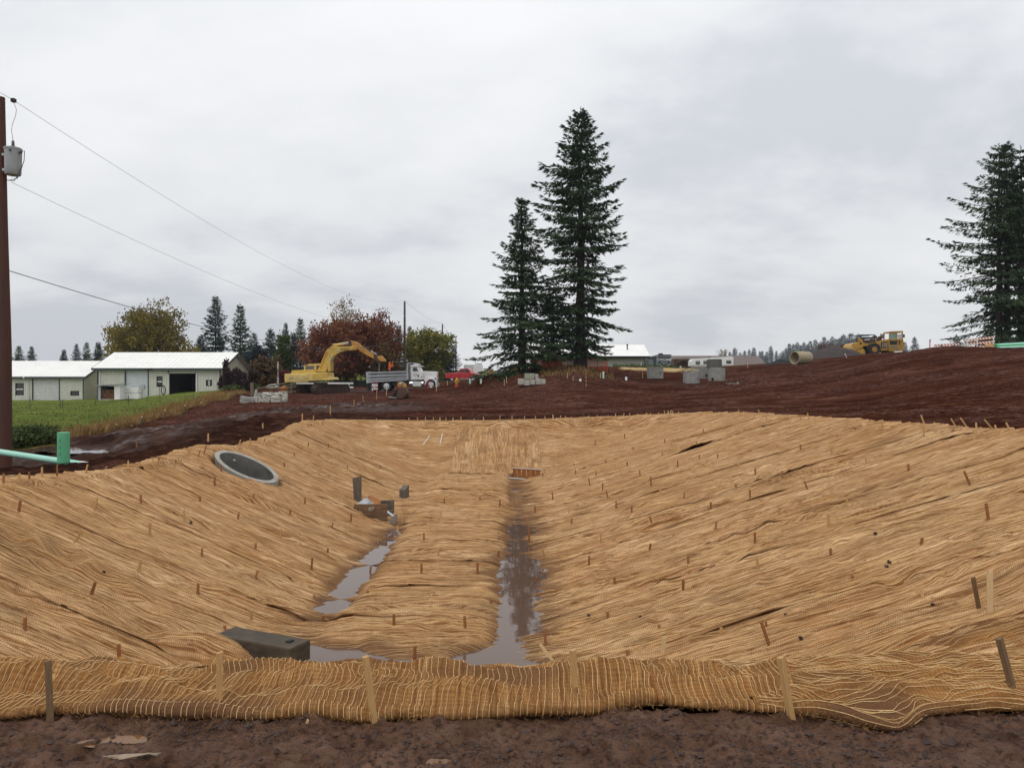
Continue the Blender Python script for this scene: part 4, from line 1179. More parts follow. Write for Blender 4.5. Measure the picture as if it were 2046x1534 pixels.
for i in range(100):
    px = rf.uniform(1448, 1745); d = rf.uniform(920, 1000)
    top = np.interp(px, [1450, 1530, 1575, 1620, 1665, 1700, 1745], [714, 708, 698, 692, 684, 682, 690]) + rf.uniform(3, 13)
    p, h = tree_at(px, top, d)
    P, Q, st = FARP[i % 3]
    a = rf.uniform(0, 6.28); w = h / 10 * 1.15
    sel = slice(0, len(P) // 4 * 4)
    PP = np.stack([(P[:, 0] * math.cos(a) - P[:, 1] * math.sin(a)) * w + p.x, (P[:, 0] * math.sin(a) + P[:, 1] * math.cos(a)) * w + p.y, P[:, 2] * h / 10 + p.z], -1)
    qs = Q[rf.permutation(len(Q))[:len(Q) // 3]]
    P_.append(PP); Q_.append(qs + off); off += len(PP)
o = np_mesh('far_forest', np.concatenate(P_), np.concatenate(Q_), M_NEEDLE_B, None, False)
tag(o, 'far wood of conifers fading to blue behind the single firs', 'forest', None, 'stuff')

# broadleaf trees
def broadleaf_data(h, rx, ry, zc, rz, seed, nclump=150, per=60, size=0.32, up=0.0, sig=0.13, rough=0.25, hang=0.0, shell=0.5):
    r = np.random.RandomState(seed)
    C = r.normal(0, 1, (nclump, 3)); C /= np.linalg.norm(C, axis=1, keepdims=True)
    rad = (shell + (1 - shell) * r.rand(nclump)) ** 0.6 * (1 + rough * r.normal(0, .45, nclump))
    n1 = np.array([math.sin(3 * c[0] + seed) + math.cos(4 * c[2] + 1.7 * seed) + math.sin(5 * c[1]) for c in C]) * rough * 0.18
    C = C * (rad + n1)[:, None]
    C[:, 2] = np.maximum(C[:, 2], -0.85)
    L = np.repeat(C, per, 0) + r.normal(0, sig, (nclump * per, 3)) * np.array([1, 1, 0.8])
    pos = L * np.array([rx, ry, rz]) + np.array([0, 0, zc])
    n = len(pos)
    ax = r.normal(0, 1, (n, 3)) + L * 0.8 + np.array([0, 0, up - hang])
    B = r.normal(0, 1, (n, 3))
    P, Q = kites(pos, ax, B, size * r.uniform(.6, 1.3, n), size * r.uniform(.25, .42, n))
    return P, Q, C * np.array([rx, ry, rz]) * 0.92 + np.array([0, 0, zc])

def limbs_mb(h, r0, zc, clumps, seed, nl=26, fork=0.25):
    r = random.Random(seed); m = MB()
    m.tube([(0, 0, -0.3), (0.05, 0, h * fork), (0.1, 0.05, h * 0.55), (0.05, 0, h * 0.8)], [r0 * 1.3, r0, r0 * .55, r0 * .15], 8)
    for c in r.sample(list(map(tuple, clumps)), min(nl, len(clumps))):
        b = Vector((0.05, 0.02, h * r.uniform(fork * .8, .55))); e = Vector(c)
        mid = b.lerp(e, .5) + Vector((r.uniform(-.4, .4), r.uniform(-.4, .4), r.uniform(.1, .5)))
        m.tube([b, mid, e], [r0 * .38, r0 * .22, r0 * .06], 5)
    return m

def broadleaf(name, label, px, top, d, halfw, leafm, seed, bot=0.12, group=None, r0=0.25, cat='tree', barkm=None, **kw):
    p, h = tree_at(px, top, d)
    rx = halfw / F * d; z1 = h * bot; rz = (h - z1) / 2; zc = z1 + rz
    P, Q, C = broadleaf_data(h, rx, rx * 0.85, zc, rz, seed, **kw)
    t = thing(name, label, cat, p, 0, group)
    np_mesh('crown', P, Q, leafm, t, smooth=False)
    limbs_mb(h, r0, zc, C, seed).build('trunk' if cat == 'tree' else 'stems', barkm or M_WOODY, t, smooth=True)
    return t
broadleaf('beech_tree', 'wide rusty gold tree behind the right shed roof', 297, 619, 106, 78, M_GOLD, 301, bot=0.05, nclump=420, per=64, size=0.34, up=1.2, sig=0.095, rough=0.26, shell=.25)
broadleaf('gold_shrub', 'low golden foliage at the foot of the gold tree, above the shed ridge', 370, 690, 104, 36, M_GOLD, 303, bot=0.0, nclump=60, per=50, size=0.30, cat='shrub', r0=.08)
broadleaf('birch_tree', 'thin tan birch standing up behind the red maple', 690, 600, 122, 34, M_TAN, 305, bot=0.25, nclump=150, per=16, size=0.30, up=1.6, sig=0.10, shell=.2, r0=.16)
broadleaf('maple_tree', 'big dark red maple behind the yellow excavator', 676, 640, 102, 68, M_RED, 307, bot=0.07, nclump=330, per=60, size=0.33, sig=0.10, rough=.3, shell=.4, r0=.35)
broadleaf('maple_tree', 'red and ochre maple behind the dump truck bed', 748, 636, 104, 50, M_RED, 309, bot=0.06, nclump=240, per=56, size=0.33, sig=0.11, rough=.32, shell=.4, r0=.3)
broadleaf('maple_tree', 'ochre tinged tree low between the red maple and the power pole', 772, 690, 100, 26, M_BRN, 311, bot=0.02, nclump=90, per=45, size=0.32, sig=.13, shell=.3, r0=.15)
broadleaf('yellow_tree', 'yellow green tree behind the white truck cab', 855, 659, 112, 42, M_YEL, 313, bot=0.05, nclump=240, per=52, size=0.38, sig=0.11, rough=.28, shell=.4)
broadleaf('weeping_bush', 'brown weeping bush right of the shed gable', 530, 716, 98, 33, M_BRN, 315, bot=0.0, nclump=130, per=55, size=0.32, hang=1.2, sig=.11, shell=.4, r0=.12, cat='bush')
broadleaf('dark_tree', 'blue black conifer shrub behind the brown weeping bush', 512, 690, 108, 24, M_BLUE, 317, bot=0.0, nclump=110, per=45, size=0.34, sig=.13, shell=.3, r0=.12)
broadleaf('cypress_tree', 'slender green yellow cypress behind the excavator counterweight', 566, 668, 101, 15, M_GRN, 319, bot=0.0, nclump=110, per=45, size=0.30, up=2.0, sig=.13, shell=.3, r0=.12)
broadleaf('red_shrub', 'crimson shrub behind the excavator counterweight', 566, 740, 97, 13, M_CRIM, 321, bot=0.0, nclump=40, per=45, size=0.26, up=1.5, sig=.15, shell=.2, r0=.05, cat='shrub')
for i, (px, top, hw, lb) in enumerate([(452, 724, 6, 'narrow upright purple shrub at the left of the shed gable'), (466, 735, 9, 'purple shrub in front of the middle of the shed gable'), (482, 738, 11, 'purple shrub in front of the right half of the shed gable'), (447, 752, 9, 'low dark purple shrub at the right front corner of the shed')]):
    broadleaf('purple_shrub', lb, px, top, 86.0 + i * .35, hw, M_PUR, 331 + i, bot=0.0, nclump=46, per=42, size=0.24, up=1.6, sig=.16, shell=.15, r0=.05, group='purple shrubs by the shed gable', cat='shrub')
broadleaf('green_shrub', 'low spreading green shrub before the purple shrubs', 466, 770, 84.5, 20, M_GRN, 341, bot=0.0, nclump=50, per=45, size=0.22, sig=.16, shell=.2, r0=.05, cat='shrub')
broadleaf('green_shrub', 'dark green low bush right of the purple shrubs', 500, 768, 88, 14, M_GRN, 343, bot=0.0, nclump=50, per=45, size=0.24, sig=.16, shell=.2, r0=.05, cat='shrub')
broadleaf('bramble_bush', 'dark green bramble at the near edge of the field beside the utility pole', 62, 851, 26, 52, M_GRN, 345, bot=0.0, nclump=150, per=60, size=0.085, sig=.15, shell=.2, r0=.02, cat='bush')
broadleaf('small_tree', 'sapling with sparse leaves under the tall firs by the pale wall', 1098, 712, 76, 12, M_GRN, 347, bot=0.2, nclump=26, per=26, size=0.2, sig=.2, shell=.2, r0=.04)
broadleaf('bare_tree', 'pale leafless looking tree above the white camping trailer', 1445, 699, 300, 9, M_TAN, 349, bot=0.2, nclump=30, per=8, size=0.55, up=1., sig=.2, shell=.2, r0=.12)
broadleaf('pink_shrub', 'pinkish bare bush behind the dark gravel heap', 1662, 688, 180, 24, leaf_mat('pink_twigs', [(0.2, (0.10, 0.055, 0.055)), (0.8, (0.20, 0.12, 0.12))], .7, .1), 351, bot=0.0, nclump=70, per=14, size=0.75, up=2.0, sig=.14, shell=.1, r0=.06, cat='shrub')

# grass, weeds
def blades(name, pts, hgt, wid, leafm, seed, label, lean=0.45):
    r = np.random.RandomState(seed); n = len(pts)
    ax = np.stack([r.normal(0, lean, n), r.normal(0, lean, n), np.ones(n)], -1); B = r.normal(0, 1, (n, 3)) * np.array([1, 1, 0.05])
    P, Q = kites(pts - np.array([0, 0, .02]), ax, B, hgt * r.uniform(.5, 1.4, n), wid * r.uniform(.6, 1.3, n))
    o = np_mesh(name, P, Q, leafm, None, False)
    tag(o, label, 'grass', None, 'stuff'); return o
r_ = np.random.RandomState(12)
n = 5500; y = np.exp(r_.uniform(math.log(27), math.log(84), n)); x = field_edge(y) - r_.gamma(1.2, 0.014, n) * y + 0.1
k = vnoise(x * .8, y * .4, 3) > -0.45; x, y = x[k], y[k]
blades('dry_grass', np.stack([x, y, land(x, y)], -1), 0.42, 0.022, M_DRY, 13, 'dry tawny grass along the edge of the green field')
n = 26000; y = np.exp(r_.uniform(math.log(25), math.log(80), n)); x = field_edge(y) - 0.3 - r_.uniform(0, 1, n) * np.maximum(0.66 * y + field_edge(y) + 2, 2)
blades('field_grass', np.stack([x, y, land(x, y)], -1), 0.13, 0.02, M_GRASS, 14, 'short green grass of the field')
n = 1500; px = r_.uniform(1078, 1225, n); d = r_.uniform(64, 70, n); x = (px - CX) / F * d
k = vnoise(x * .9, d * .9, 5) > -0.3; x, d = x[k], d[k]
blades('dry_weeds', np.stack([x, d, land(x, d)], -1), 0.36, 0.022, M_DRY, 15, 'rust coloured dry weeds in front of the orange fence under the firs', .3)
n = 1200; px = r_.uniform(1225, 1350, n); d = r_.uniform(108, 118, n); x = (px - CX) / F * d
blades('green_weeds', np.stack([x, d, land(x, d)], -1), 0.7, 0.05, M_GRN, 16, 'rough green weeds along the foot of the pale house wall')
# ------------------------------------------------------------------ buildings
M_SIDING = mat('cream_siding', (0.60, 0.60, 0.53), (0.52, 0.52, 0.455), rough=0.45, scale=1.2, bump=0.02, dirt=(0.30, 0.28, 0.22), dirt_amt=0.25)
M_SIDING2 = mat('beige_siding', (0.46, 0.44, 0.34), (0.40, 0.385, 0.30), rough=0.5, scale=1.2, bump=0.02, dirt=(0.25, 0.23, 0.17), dirt_amt=0.25)
M_WROOF = mat('white_metal_roof', (0.84, 0.83, 0.80), (0.78, 0.77, 0.74), rough=0.4, scale=0.8, bump=0.0, dirt=(0.55, 0.53, 0.48), dirt_amt=0.25)
M_TRIM = mat('dark_green_trim', (0.055, 0.072, 0.070), rough=0.45, scale=4, bump=0.0)
M_ROLL = mat('pale_roller_door', (0.56, 0.60, 0.62), (0.50, 0.54, 0.56), rough=0.4, scale=1.5, bump=0.0)
M_WHITE = mat('white_paint', (0.78, 0.78, 0.76), (0.68, 0.68, 0.66), rough=0.4, scale=2, bump=0.0, dirt=(0.42, 0.38, 0.32), dirt_amt=0.3)
M_GLASS = mat('dark_glass', (0.018, 0.022, 0.026), rough=0.08, scale=1, bump=0.0, spec=0.7, rvar=0.02)
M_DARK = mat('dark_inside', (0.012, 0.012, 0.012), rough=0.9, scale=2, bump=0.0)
M_WOOD = mat('weathered_wood', (0.20, 0.145, 0.095), (0.095, 0.066, 0.042), rough=0.85, scale=4, stretch=(1, 1, 6), bump=0.3)
M_LOG = mat('firewood', (0.23, 0.115, 0.060), (0.10, 0.045, 0.024), rough=0.9, scale=6, bump=0.4)
M_STEEL = mat('galvanised_steel', (0.45, 0.47, 0.49), (0.33, 0.35, 0.37), rough=0.4, metal=0.6, scale=4, bump=0.05)
M_BROOF = mat('brown_metal_roof', (0.085, 0.054, 0.045), (0.068, 0.043, 0.036), rough=0.45, scale=1, bump=0.0)
M_SEAM = mat('roof_seam_metal', (0.24, 0.185, 0.165), rough=0.4, scale=1, bump=0.0)
M_BLACK = mat('black_rubber', (0.014, 0.014, 0.015), (0.028, 0.025, 0.023), rough=0.8, scale=9, bump=0.2)
M_CONC = mat('grey_concrete', (0.31, 0.305, 0.28), (0.205, 0.20, 0.185), rough=0.85, scale=3, bump=0.25, dirt=(0.13, 0.10, 0.075), dirt_amt=0.5)
M_CONC_D = mat('dark_concrete', (0.135, 0.130, 0.118), (0.075, 0.072, 0.066), rough=0.75, scale=3, bump=0.25, dirt=(0.07, 0.045, 0.032), dirt_amt=0.5)
M_CONC_L = mat('pale_concrete', (0.46, 0.44, 0.385), (0.33, 0.315, 0.275), rough=0.85, scale=4, bump=0.25, dirt=(0.22, 0.17, 0.12), dirt_amt=0.35)

def wall_holes(m, x0, x1, z0, z1, holes, y0, y1):
    """wall slab between y0 and y1 with rectangular holes (hx0, hx1, hz0, hz1)"""
    xs = sorted(set([x0, x1] + [h[0] for h in holes] + [h[1] for h in holes]))
    for a, b in zip(xs[:-1], xs[1:]):
        mid = (a + b) / 2
        hs = sorted([(h[2], h[3]) for h in holes if h[0] < mid < h[1]])
        z = z0
        for h0, h1 in hs:
            if h0 > z: m.bb(a, b, y0, y1, z, h0)
            z = max(z, h1)
        if z < z1: m.bb(a, b, y0, y1, z, z1)
    return m

def ribs(m, x0, x1, z0, z1, holes, y, step=0.30):
    x = x0 + step / 2
    while x < x1 - .05:
        hs = sorted([(h[2] - .1, h[3] + .1) for h in holes if h[0] - .12 < x < h[1] + .12]); z = z0
        for h0, h1 in hs:
            if h0 > z + .05: m.bb(x - .03, x + .03, y - .035, y, z, h0)
            z = max(z, h1)
        if z < z1 - .05: m.bb(x - .03, x + .03, y - .035, y, z, z1)
        x += step

def window(parent, x0, x1, z0, z1, y, name='window', mull=None, framem=None):
    f = MB(); t = 0.07
    f.bb(x0 - t, x1 + t, y - .06, y + .04, z0 - t, z0); f.bb(x0 - t, x1 + t, y - .06, y + .04, z1, z1 + t)
    f.bb(x0 - t, x0, y - .06, y + .04, z0, z1); f.bb(x1, x1 + t, y - .06, y + .04, z0, z1)
    if mull == 'h': f.bb(x0, x1, y - .05, y + .04, (z0+z1)/2 - .06, (z0+z1)/2 + .06)
    if mull == 'v': f.bb((x0+x1)/2 - .05, (x0+x1)/2 + .05, y - .05, y + .04, z0, z1)
    o = f.build(name, framem or M_WHITE, parent)
    MB().bb(x0, x1, y + .0, y + .025, z0, z1).build('pane', M_GLASS, o)
    return o

def shed(name, label, X0, X1, Y0, Y1, zb, ze, zr, holes, over=0.45, gable=True, gmat=None, group=None):
    root = thing(name, label, 'shed', ((X0+X1)/2, Y0, zb), 0, group)
    cx = (X0+X1)/2
    x0, x1 = X0 - cx, X1 - cx; D = Y1 - Y0; he = ze - zb; hr = zr - zb
    H = [(h[0]-cx, h[1]-cx, h[2]-zb, h[3]-zb) for h in holes]
    wall_holes(MB(), x0, x1, 0, he, H, 0, .18).build('wall', M_SIDING, root)
    r = MB(); ribs(r, x0 + .2, x1 - .2, 0.02, he - .05, H, -.001); o = r.build('siding_ribs', M_SIDING, root); o['kind'] = 'stuff'
    # gable ends and back
    g = [(0.18, 0), (D - .18, 0), (D - .18, he), (D/2, hr - .12), (0.18, he)]
    MB().prism(g, x1 - .18, x1, 'yz').build('gable_wall', gmat or M_SIDING2, root)
    MB().prism(g, x0, x0 + .18, 'yz').build('gable_wall', gmat or M_SIDING2, root)
    MB().bb(x0, x1, D - .18, D, 0, he).build('wall', M_SIDING, root)
    # roof: two slopes with thickness
    s = (hr - he) / (D/2); t = .10
    for sg, nm in ((0, 'roof'), (1, 'roof')):
        ya, yb = (-over, D/2) if sg == 0 else (D/2, D + over)
        za = he - s * over if sg == 0 else hr; zbb = hr if sg == 0 else he - s * over
        ro = MB().prism([(ya, za), (yb, zbb), (yb, zbb + t), (ya, za + t)], x0 - over, x1 + over, 'yz').build(nm, M_WROOF, root)
        if sg == 0:
            rb = MB(); n = int((x1 - x0 + 2 * over) / .6)
            for i in range(n + 1):
                x = x0 - over + .05 + i * .6
                rb.prism([(ya, za + t - .001), (yb, zbb + t - .001), (yb, zbb + t + .03), (ya, za + t + .03)], x - .015, x + .015, 'yz')
            rb.build('roof_seams', M_WROOF, ro)
    tr = MB()
    tr.bb(x0 - over, x1 + over, -over - .06, -over - .002, he - s * over - .16, he - s * over + t + .0)
    tr.bb(x0 - .05, x0 + .12, -.07, -.04, 0, he); tr.bb(x1 - .12, x1 + .03, -.07, -.04, 0, he)
    for xx in (x0 - over - .05, x1 + over):
        for a in (0, 1):
            ya, yb = (-over, D/2) if a == 0 else (D/2, D + over)
            za = he - s * over if a == 0 else hr; zb2 = hr if a == 0 else he - s * over
            tr.prism([(ya, za - .14), (yb, zb2 - .14), (yb, zb2 + t + .02), (ya, za + t + .02)], xx, xx + .05, 'yz')
    tr.build('trim', M_TRIM, root)
    return root, cx

def roller(parent, x0, x1, z0, z1, y, m=None, n=8):
    d = MB()
    for i in range(n):
        a = z0 + (z1 - z0) * i / n; b = z0 + (z1 - z0) * (i + 1) / n
        d.bb(x0, x1, y, y + .06, a + .012, b - .012)
    d.bb(x0, x1, y + .03, y + .07, z0, z1)
    o = d.build('roller_door', m or M_ROLL, parent)
    t = MB(); t.bb(x0 - .1, x0, y - .12, y + .02, z0, z1); t.bb(x1, x1 + .1, y - .12, y + .02, z0, z1); t.bb(x0 - .1, x1 + .1, y - .12, y + .02, z1, z1 + .1)
    t.build('frame', M_TRIM, o)
    return o

def pX(px, d): return (px - CX) / F * d
def pZ(py, d): return CAMZ - (py - CY) / F * d

# right shed
d = 87.0
H2 = [(pX(251.5, d), pX(295.5, d), pZ(790, d), pZ(740, d)), (pX(314, d), pX(323.7, d), pZ(771.4, d), pZ(753, d)),
      (pX(337.5, d), pX(391, d), pZ(792, d), pZ(738, d)), (pX(412.6, d), pX(422.6, d), pZ(770, d), pZ(760, d))]
root, cx = shed('metal_shed', 'cream metal shed with white roof and a dark open bay', pX(195, d), pX(441, d), d, d + 9, -0.9, pZ(734, d), pZ(705.5, d + 4.5), H2)
zb = -0.9
h = H2[0]; roller(root, h[0]-cx, h[1]-cx, h[2]-zb, h[3]-zb, .05)
h = H2[1]; window(root, h[0]-cx, h[1]-cx, h[2]-zb, h[3]-zb, 0.06, mull='h')
h = H2[3]; window(root, h[0]-cx, h[1]-cx, h[2]-zb, h[3]-zb, 0.06, mull='v')
h = H2[2]
roller(root, h[0]-cx, h[1]-cx, pZ(746, d)-zb, h[3]-zb, .05, n=2, m=M_SIDING)
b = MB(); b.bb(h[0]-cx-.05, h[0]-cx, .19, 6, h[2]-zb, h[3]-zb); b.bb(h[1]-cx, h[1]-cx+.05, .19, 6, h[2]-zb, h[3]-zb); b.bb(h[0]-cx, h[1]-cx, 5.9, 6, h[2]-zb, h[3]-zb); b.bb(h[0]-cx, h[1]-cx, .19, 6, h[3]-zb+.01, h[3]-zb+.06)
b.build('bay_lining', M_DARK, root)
window(root, pX(353, d)-cx, pX(359, d)-cx, pZ(767, d)-zb, pZ(760, d)-zb, 5.82, mull='v').children[0].data.materials[0] = mat('bright_pane', (0.55, 0.57, 0.58), rough=.3, bump=0)
MB().tube([(pX(200, d)-cx, -.1, 0.2), (pX(200, d)-cx, -.1, pZ(735, d)-zb)], .05, 6).build('downpipe', M_WHITE, root)
q = MB(); q.tube([(pX(394, d)-cx, -.1, 0.9), (pX(394, d)-cx, -.1, pZ(735, d)-zb)], .06, 6)
q.build('downpipe', M_WHITE, root)
MB().box((pX(303, d)-cx, -.35, pZ(738, d)-zb), (.7, .5, .10)).build('lamp', M_DARK, root)
m_ = MB(); m_.tube([(pX(476, 92)-cx, 4.5, pZ(705, 91)-zb), (pX(476, 92)-cx, 4.5, pZ(693, 91)-zb)], .025, 5); m_.tube([(pX(476, 92)-cx-.25, 4.5, pZ(697, 91)-zb), (pX(476, 92)-cx+.25, 4.5, pZ(697, 91)-zb)], .02, 5)
m_.build('antenna', M_STEEL, root)
# left shed
d = 92.0
H1 = [(pX(32, d), pX(46.5, d), pZ(788.5, d), pZ(766.5, d)), (pX(66, d), pX(118, d), pZ(806, d), pZ(756, d)), (pX(142, d), pX(157, d), pZ(789.2, d), pZ(782, d))]
root, cx = shed('metal_shed', 'low cream metal shed with white roof behind the utility pole', pX(-70, d), pX(168, d), d, d + 9.0, -1.3, pZ(751.5, d), pZ(722.5, d + 4.5), H1, over=.35)
zb = -1.3
h = H1[0]; window(root, h[0]-cx, h[1]-cx, h[2]-zb, h[3]-zb, 0.06, mull='h')
h = H1[2]; window(root, h[0]-cx, h[1]-cx, h[2]-zb, h[3]-zb, 0.06, framem=M_SIDING2)
h = H1[1]; roller(root, h[0]-cx, h[1]-cx, h[2]-zb, h[3]-zb, .05, m=mat('white_roller_door', (0.60, 0.60, 0.60), rough=.45, bump=0), n=9)
MB().tube([(pX(57.5, d)-cx, -.1, .2), (pX(57.5, d)-cx, -.1, pZ(752, d)-zb)], .05, 6).build('downpipe', M_WHITE, root)
MB().box((pX(53, d)-cx, -.5, pZ(753.5, d)-zb), (.16, .16, .22)).build('lamp', M_WHITE, root)

# firewood store and bins in front of the right shed
d = 80.0
p = on(217, d); zg = pZ(798, d)
t = thing('firewood_store', 'small lean-to stacked with split firewood between the two sheds', 'wood store', (pX(217, d), d, zg))
def wx(px): return pX(px, d) - pX(217, d)
def wz(py): return pZ(py, d) - zg
MB().bb(wx(196), wx(201), 0, 1.4, 0, wz(771)).build('side_panel', M_STEEL, t)
MB().bb(wx(228.5), wx(240), -.02, 1.4, 0, wz(770)).build('door_panel', M_WHITE, t)
MB().bb(wx(201), wx(228.5), 1.3, 1.4, 0, wz(771)).build('back_panel', M_DARK, t)
MB().prism([(wx(193), wz(771)), (wx(247), wz(767.5)), (wx(247), wz(766.5)), (wx(193), wz(769.5))], -.3, 1.5).build('roof', M_STEEL, t)
lr = random.Random(3); proto = None
for i in range(12):
    for j in range(8):
        x = wx(202.5) + i * .115 + (j % 2) * .05; z = .08 + j * .125
        if z > wz(775) or x > wx(227.5): continue
        if proto is None:
            proto = MB().cyl((0, .15, 0), (0, .75, 0), .065, .06, 6).build('log', M_LOG, t); o = proto
        else:
            o = proto.copy(); COL.objects.link(o); o.parent = t
        o.location = (x, lr.uniform(-.06, .12), z); o.rotation_euler = (0, lr.uniform(0, 3), 0); s_ = lr.uniform(.8, 1.1); o.scale = (s_, 1, s_)
d = 81.0
t = thing('storage_bin', 'white storage bin with a dark seam beside the firewood store', 'bin', (pX(260, d), d, pZ(797, d)))
w = pX(275, d) - pX(242, d)
MB().bb(-w/2, w/2, 0, 1.1, 0, .62).build('body', M_WHITE, t, bevel=.03); MB().bb(-w/2 + .02, w/2 - .02, 0.02, 1.08, .65, 1.15).build('lid', M_WHITE, t, bevel=.04)
MB().bb(-w/2 + .03, w/2 - .03, .03, 1.05, .60, .67).build('seam', M_DARK, t)
d = 82.0
t = thing('storage_bin', 'smaller white bin end right of the large white storage bin', 'bin', (pX(279, d), d, pZ(795, d)))
MB().bb(-.14, .22, 0, .9, 0, 1.15).build('body', M_WHITE, t, bevel=.03); MB().bb(-.18, .26, -.04, .94, 1.152, 1.2).build('lid', M_CONC_L, t, bevel=.01)
d = 82.5
tt = thing('hose_reel', 'dark hose coil hanging left of the open bay', 'hose', (pX(326.5, d), d, pZ(789, d)))
MB().tube([(0.22*math.cos(a), 0.0, .52 + .48*math.sin(a)) for a in np.linspace(0, 6.28, 18)], .05, 6).build('coil', M_BLACK, tt); MB().tube([(0, .06, 0), (0, .06, 1.1)], .03, 5).build('post', M_WOOD, tt)
tt = thing('post_box', 'grey box on a thin post before the shed window', 'box', (pX(319.5, d), d - 4, pZ(800, d - 4)))
MB().bb(-.02, .02, 0, .04, -.3, 1.7).build('post', M_WOOD, tt); MB().bb(-.24, .24, -.1, .15, 1.15, 1.62).build('box', M_STEEL, tt, bevel=.02)

# pale house with white roof behind the firs
d = 124.0
t = thing('house', 'long pale house with white roof behind the tall firs', 'house', (pX(1200, d), d, pZ(741, d)))
x0, x1 = pX(1062, d) - pX(1200, d), pX(1287.5, d) - pX(1200, d); ze = pZ(709.5, d) - pZ(741, d); zr = pZ(690, d + 5) - pZ(741, d)
MB().bb(x0, x1, 0, .2, -.8, ze).build('wall', mat('pale_house_wall', (0.40, 0.40, 0.345), (0.36, 0.36, 0.31), rough=.6, scale=.7, bump=0), t)
MB().bb(x0, x1, 9.8, 10, -.8, ze).build('wall', M_SIDING2, t)
for xx in (x0, x1 - .2): MB().prism([(.2, -.8), (9.8, -.8), (9.8, ze), (5, zr - .1), (.2, ze)], xx, xx + .2, 'yz').build('gable_wall', M_SIDING2, t)
ov = .8; s = (zr - ze) / 5.0
ro = MB().prism([(-ov, ze - s*ov), (5, zr), (5, zr + .12), (-ov, ze - s*ov + .12)], x0 - ov, x1 + ov, 'yz').build('roof', M_WROOF, t)
MB().prism([(5, zr), (10 + ov, ze - s*ov), (10 + ov, ze - s*ov + .12), (5, zr + .12)], x0 - ov, x1 + ov, 'yz').build('roof', M_WROOF, t)
v = MB(); v.cyl((pX(1258, d)-pX(1200, d), 2.5, ze + .8), (pX(1258, d)-pX(1200, d), 2.5, ze + 1.75), .09, n=8); v.cyl((pX(1258, d)-pX(1200, d), 2.5, ze + 1.7), (pX(1258, d)-pX(1200, d), 2.5, ze + 1.9), .16, n=8)
v.build('roof_vent', M_DARK, t)
MB().bb(x0 - ov, x1 + ov, -ov - .06, -ov - .003, ze - s*ov - .22, ze - s*ov + .12).build('gutter', M_DARK, t)
c_ = MB(); c_.bb(x1 - .02, x1 + .1, -.06, -.002, -.8, ze - .05); c_.build('corner_trim', M_TRIM, t)
MB().cyl((x1 - .55, -.12, -.8), (x1 - .55, -.12, 1.35), .09, n=8).build('downpipe', M_WHITE, t)

# brown hall and little brown cabin
d = 152.0
t = thing('hall', 'long low hall with brown ribbed metal roof', 'building', (pX(1440, d), d, pZ(742, d)))
def hx(px): return pX(px, d) - pX(1440, d)
ze = pZ(735.5, d) - pZ(742, d); zr = pZ(712, d + 6) - pZ(742, d); x0, x1 = hx(1345), hx(1537)
MB().bb(x0 + .6, x1 - .6, .5, 11.5, -1.5, ze - .1).build('wall', mat('brown_boards', (0.085, 0.050, 0.036), rough=.8, scale=3), t)
for xx in (x0 + .6, x1 - .8): MB().prism([(.5, ze - .1), (11.5, ze - .1), (6, zr - .15)], xx, xx + .2, 'yz').build('gable_wall', mat('brown_gable_boards', (0.055, 0.034, 0.028), rough=.8, scale=3), t)
ro = MB().prism([(0, ze), (6, zr), (6, zr + .12), (0, ze + .12)], x0, x1, 'yz').build('roof', M_BROOF, t)
MB().prism([(6, zr), (12, ze), (12, ze + .12), (6, zr + .12)], x0, x1, 'yz').build('roof', M_BROOF, t)
rb = MB()
for i in range(int((x1 - x0) / .42)):
    x = x0 + .1 + i * .42; rb.prism([(0, ze + .119), (6, zr + .119), (6, zr + .19), (0, ze + .19)], x, x + .13, 'yz')
rb.build('roof_seams', M_SEAM, ro)
d = 138.0
t = thing('cabin', 'small brown log cabin with a shallow gable between the dark trailer and the hall', 'cabin', (pX(1364, d), d, pZ(743, d)))
def hx(px): return pX(px, d) - pX(1364, d)
def hz(py): return pZ(py, d) - pZ(743, d)
mw = mat('cabin_logs', (0.105, 0.048, 0.030), (0.055, 0.026, 0.018), rough=.8, scale=4, stretch=(.4, 1, 4))
for i in range(9):
    MB().cyl((hx(1347), .15, .12 + i * .26), (hx(1380), .15, .12 + i * .26), .135, n=7).build('log', mw, t)
MB().prism([(hx(1346), hz(729)), (hx(1363.5), hz(720.5)), (hx(1381), hz(729))], .02, 7.0).build('gable', mw, t)
MB().bb(hx(1348), hx(1379), .3, 7, -.6, 2.4).build('wall', mw, t)
for sg in (0, 1):
    a, b = ((hx(1342), hz(731.5)), (hx(1363.5), hz(719.8))) if sg == 0 else ((hx(1363.5), hz(719.8)), (hx(1385), hz(731.5)))
    MB().prism([a, b, (b[0], b[1] + .14), (a[0], a[1] + .14)], -.6, 7.5).build('roof', mat('cabin_roof', (0.075, 0.045, 0.038), rough=.7), t)
MB().bb(hx(1352), hx(1356), -.02, .01, .4, hz(731)).build('window', M_GLASS, t); MB().bb(hx(1358), hx(1361), -.02, .01, .2, hz(731)).build('door', M_WHITE, t); MB().bb(hx(1368), hx(1373), -.02, .01, .5, hz(732)).build('window', M_GLASS, t)

# ------------------------------------------------------------------ vehicles
def text_mesh(name, body, size, m, parent, loc, rot, extrude=0.004, bold=0.0):
    cu = bpy.data.curves.new(name, 'FONT'); cu.body = body; cu.size = size; cu.extrude = extrude; cu.align_x = 'CENTER'; cu.align_y = 'CENTER'; cu.offset = bold
    o = bpy.data.objects.new('tmp_text', cu); COL.objects.link(o)
    dg = bpy.context.evaluated_depsgraph_get(); me = bpy.data.meshes.new_from_object(o.evaluated_get(dg))
    bpy.data.objects.remove(o)
    me.materials.clear(); me.materials.append(m)
    n = bpy.data.objects.new(name, me); COL.objects.link(n); n.parent = parent; n.location = loc; n.rotation_euler = rot
    return n

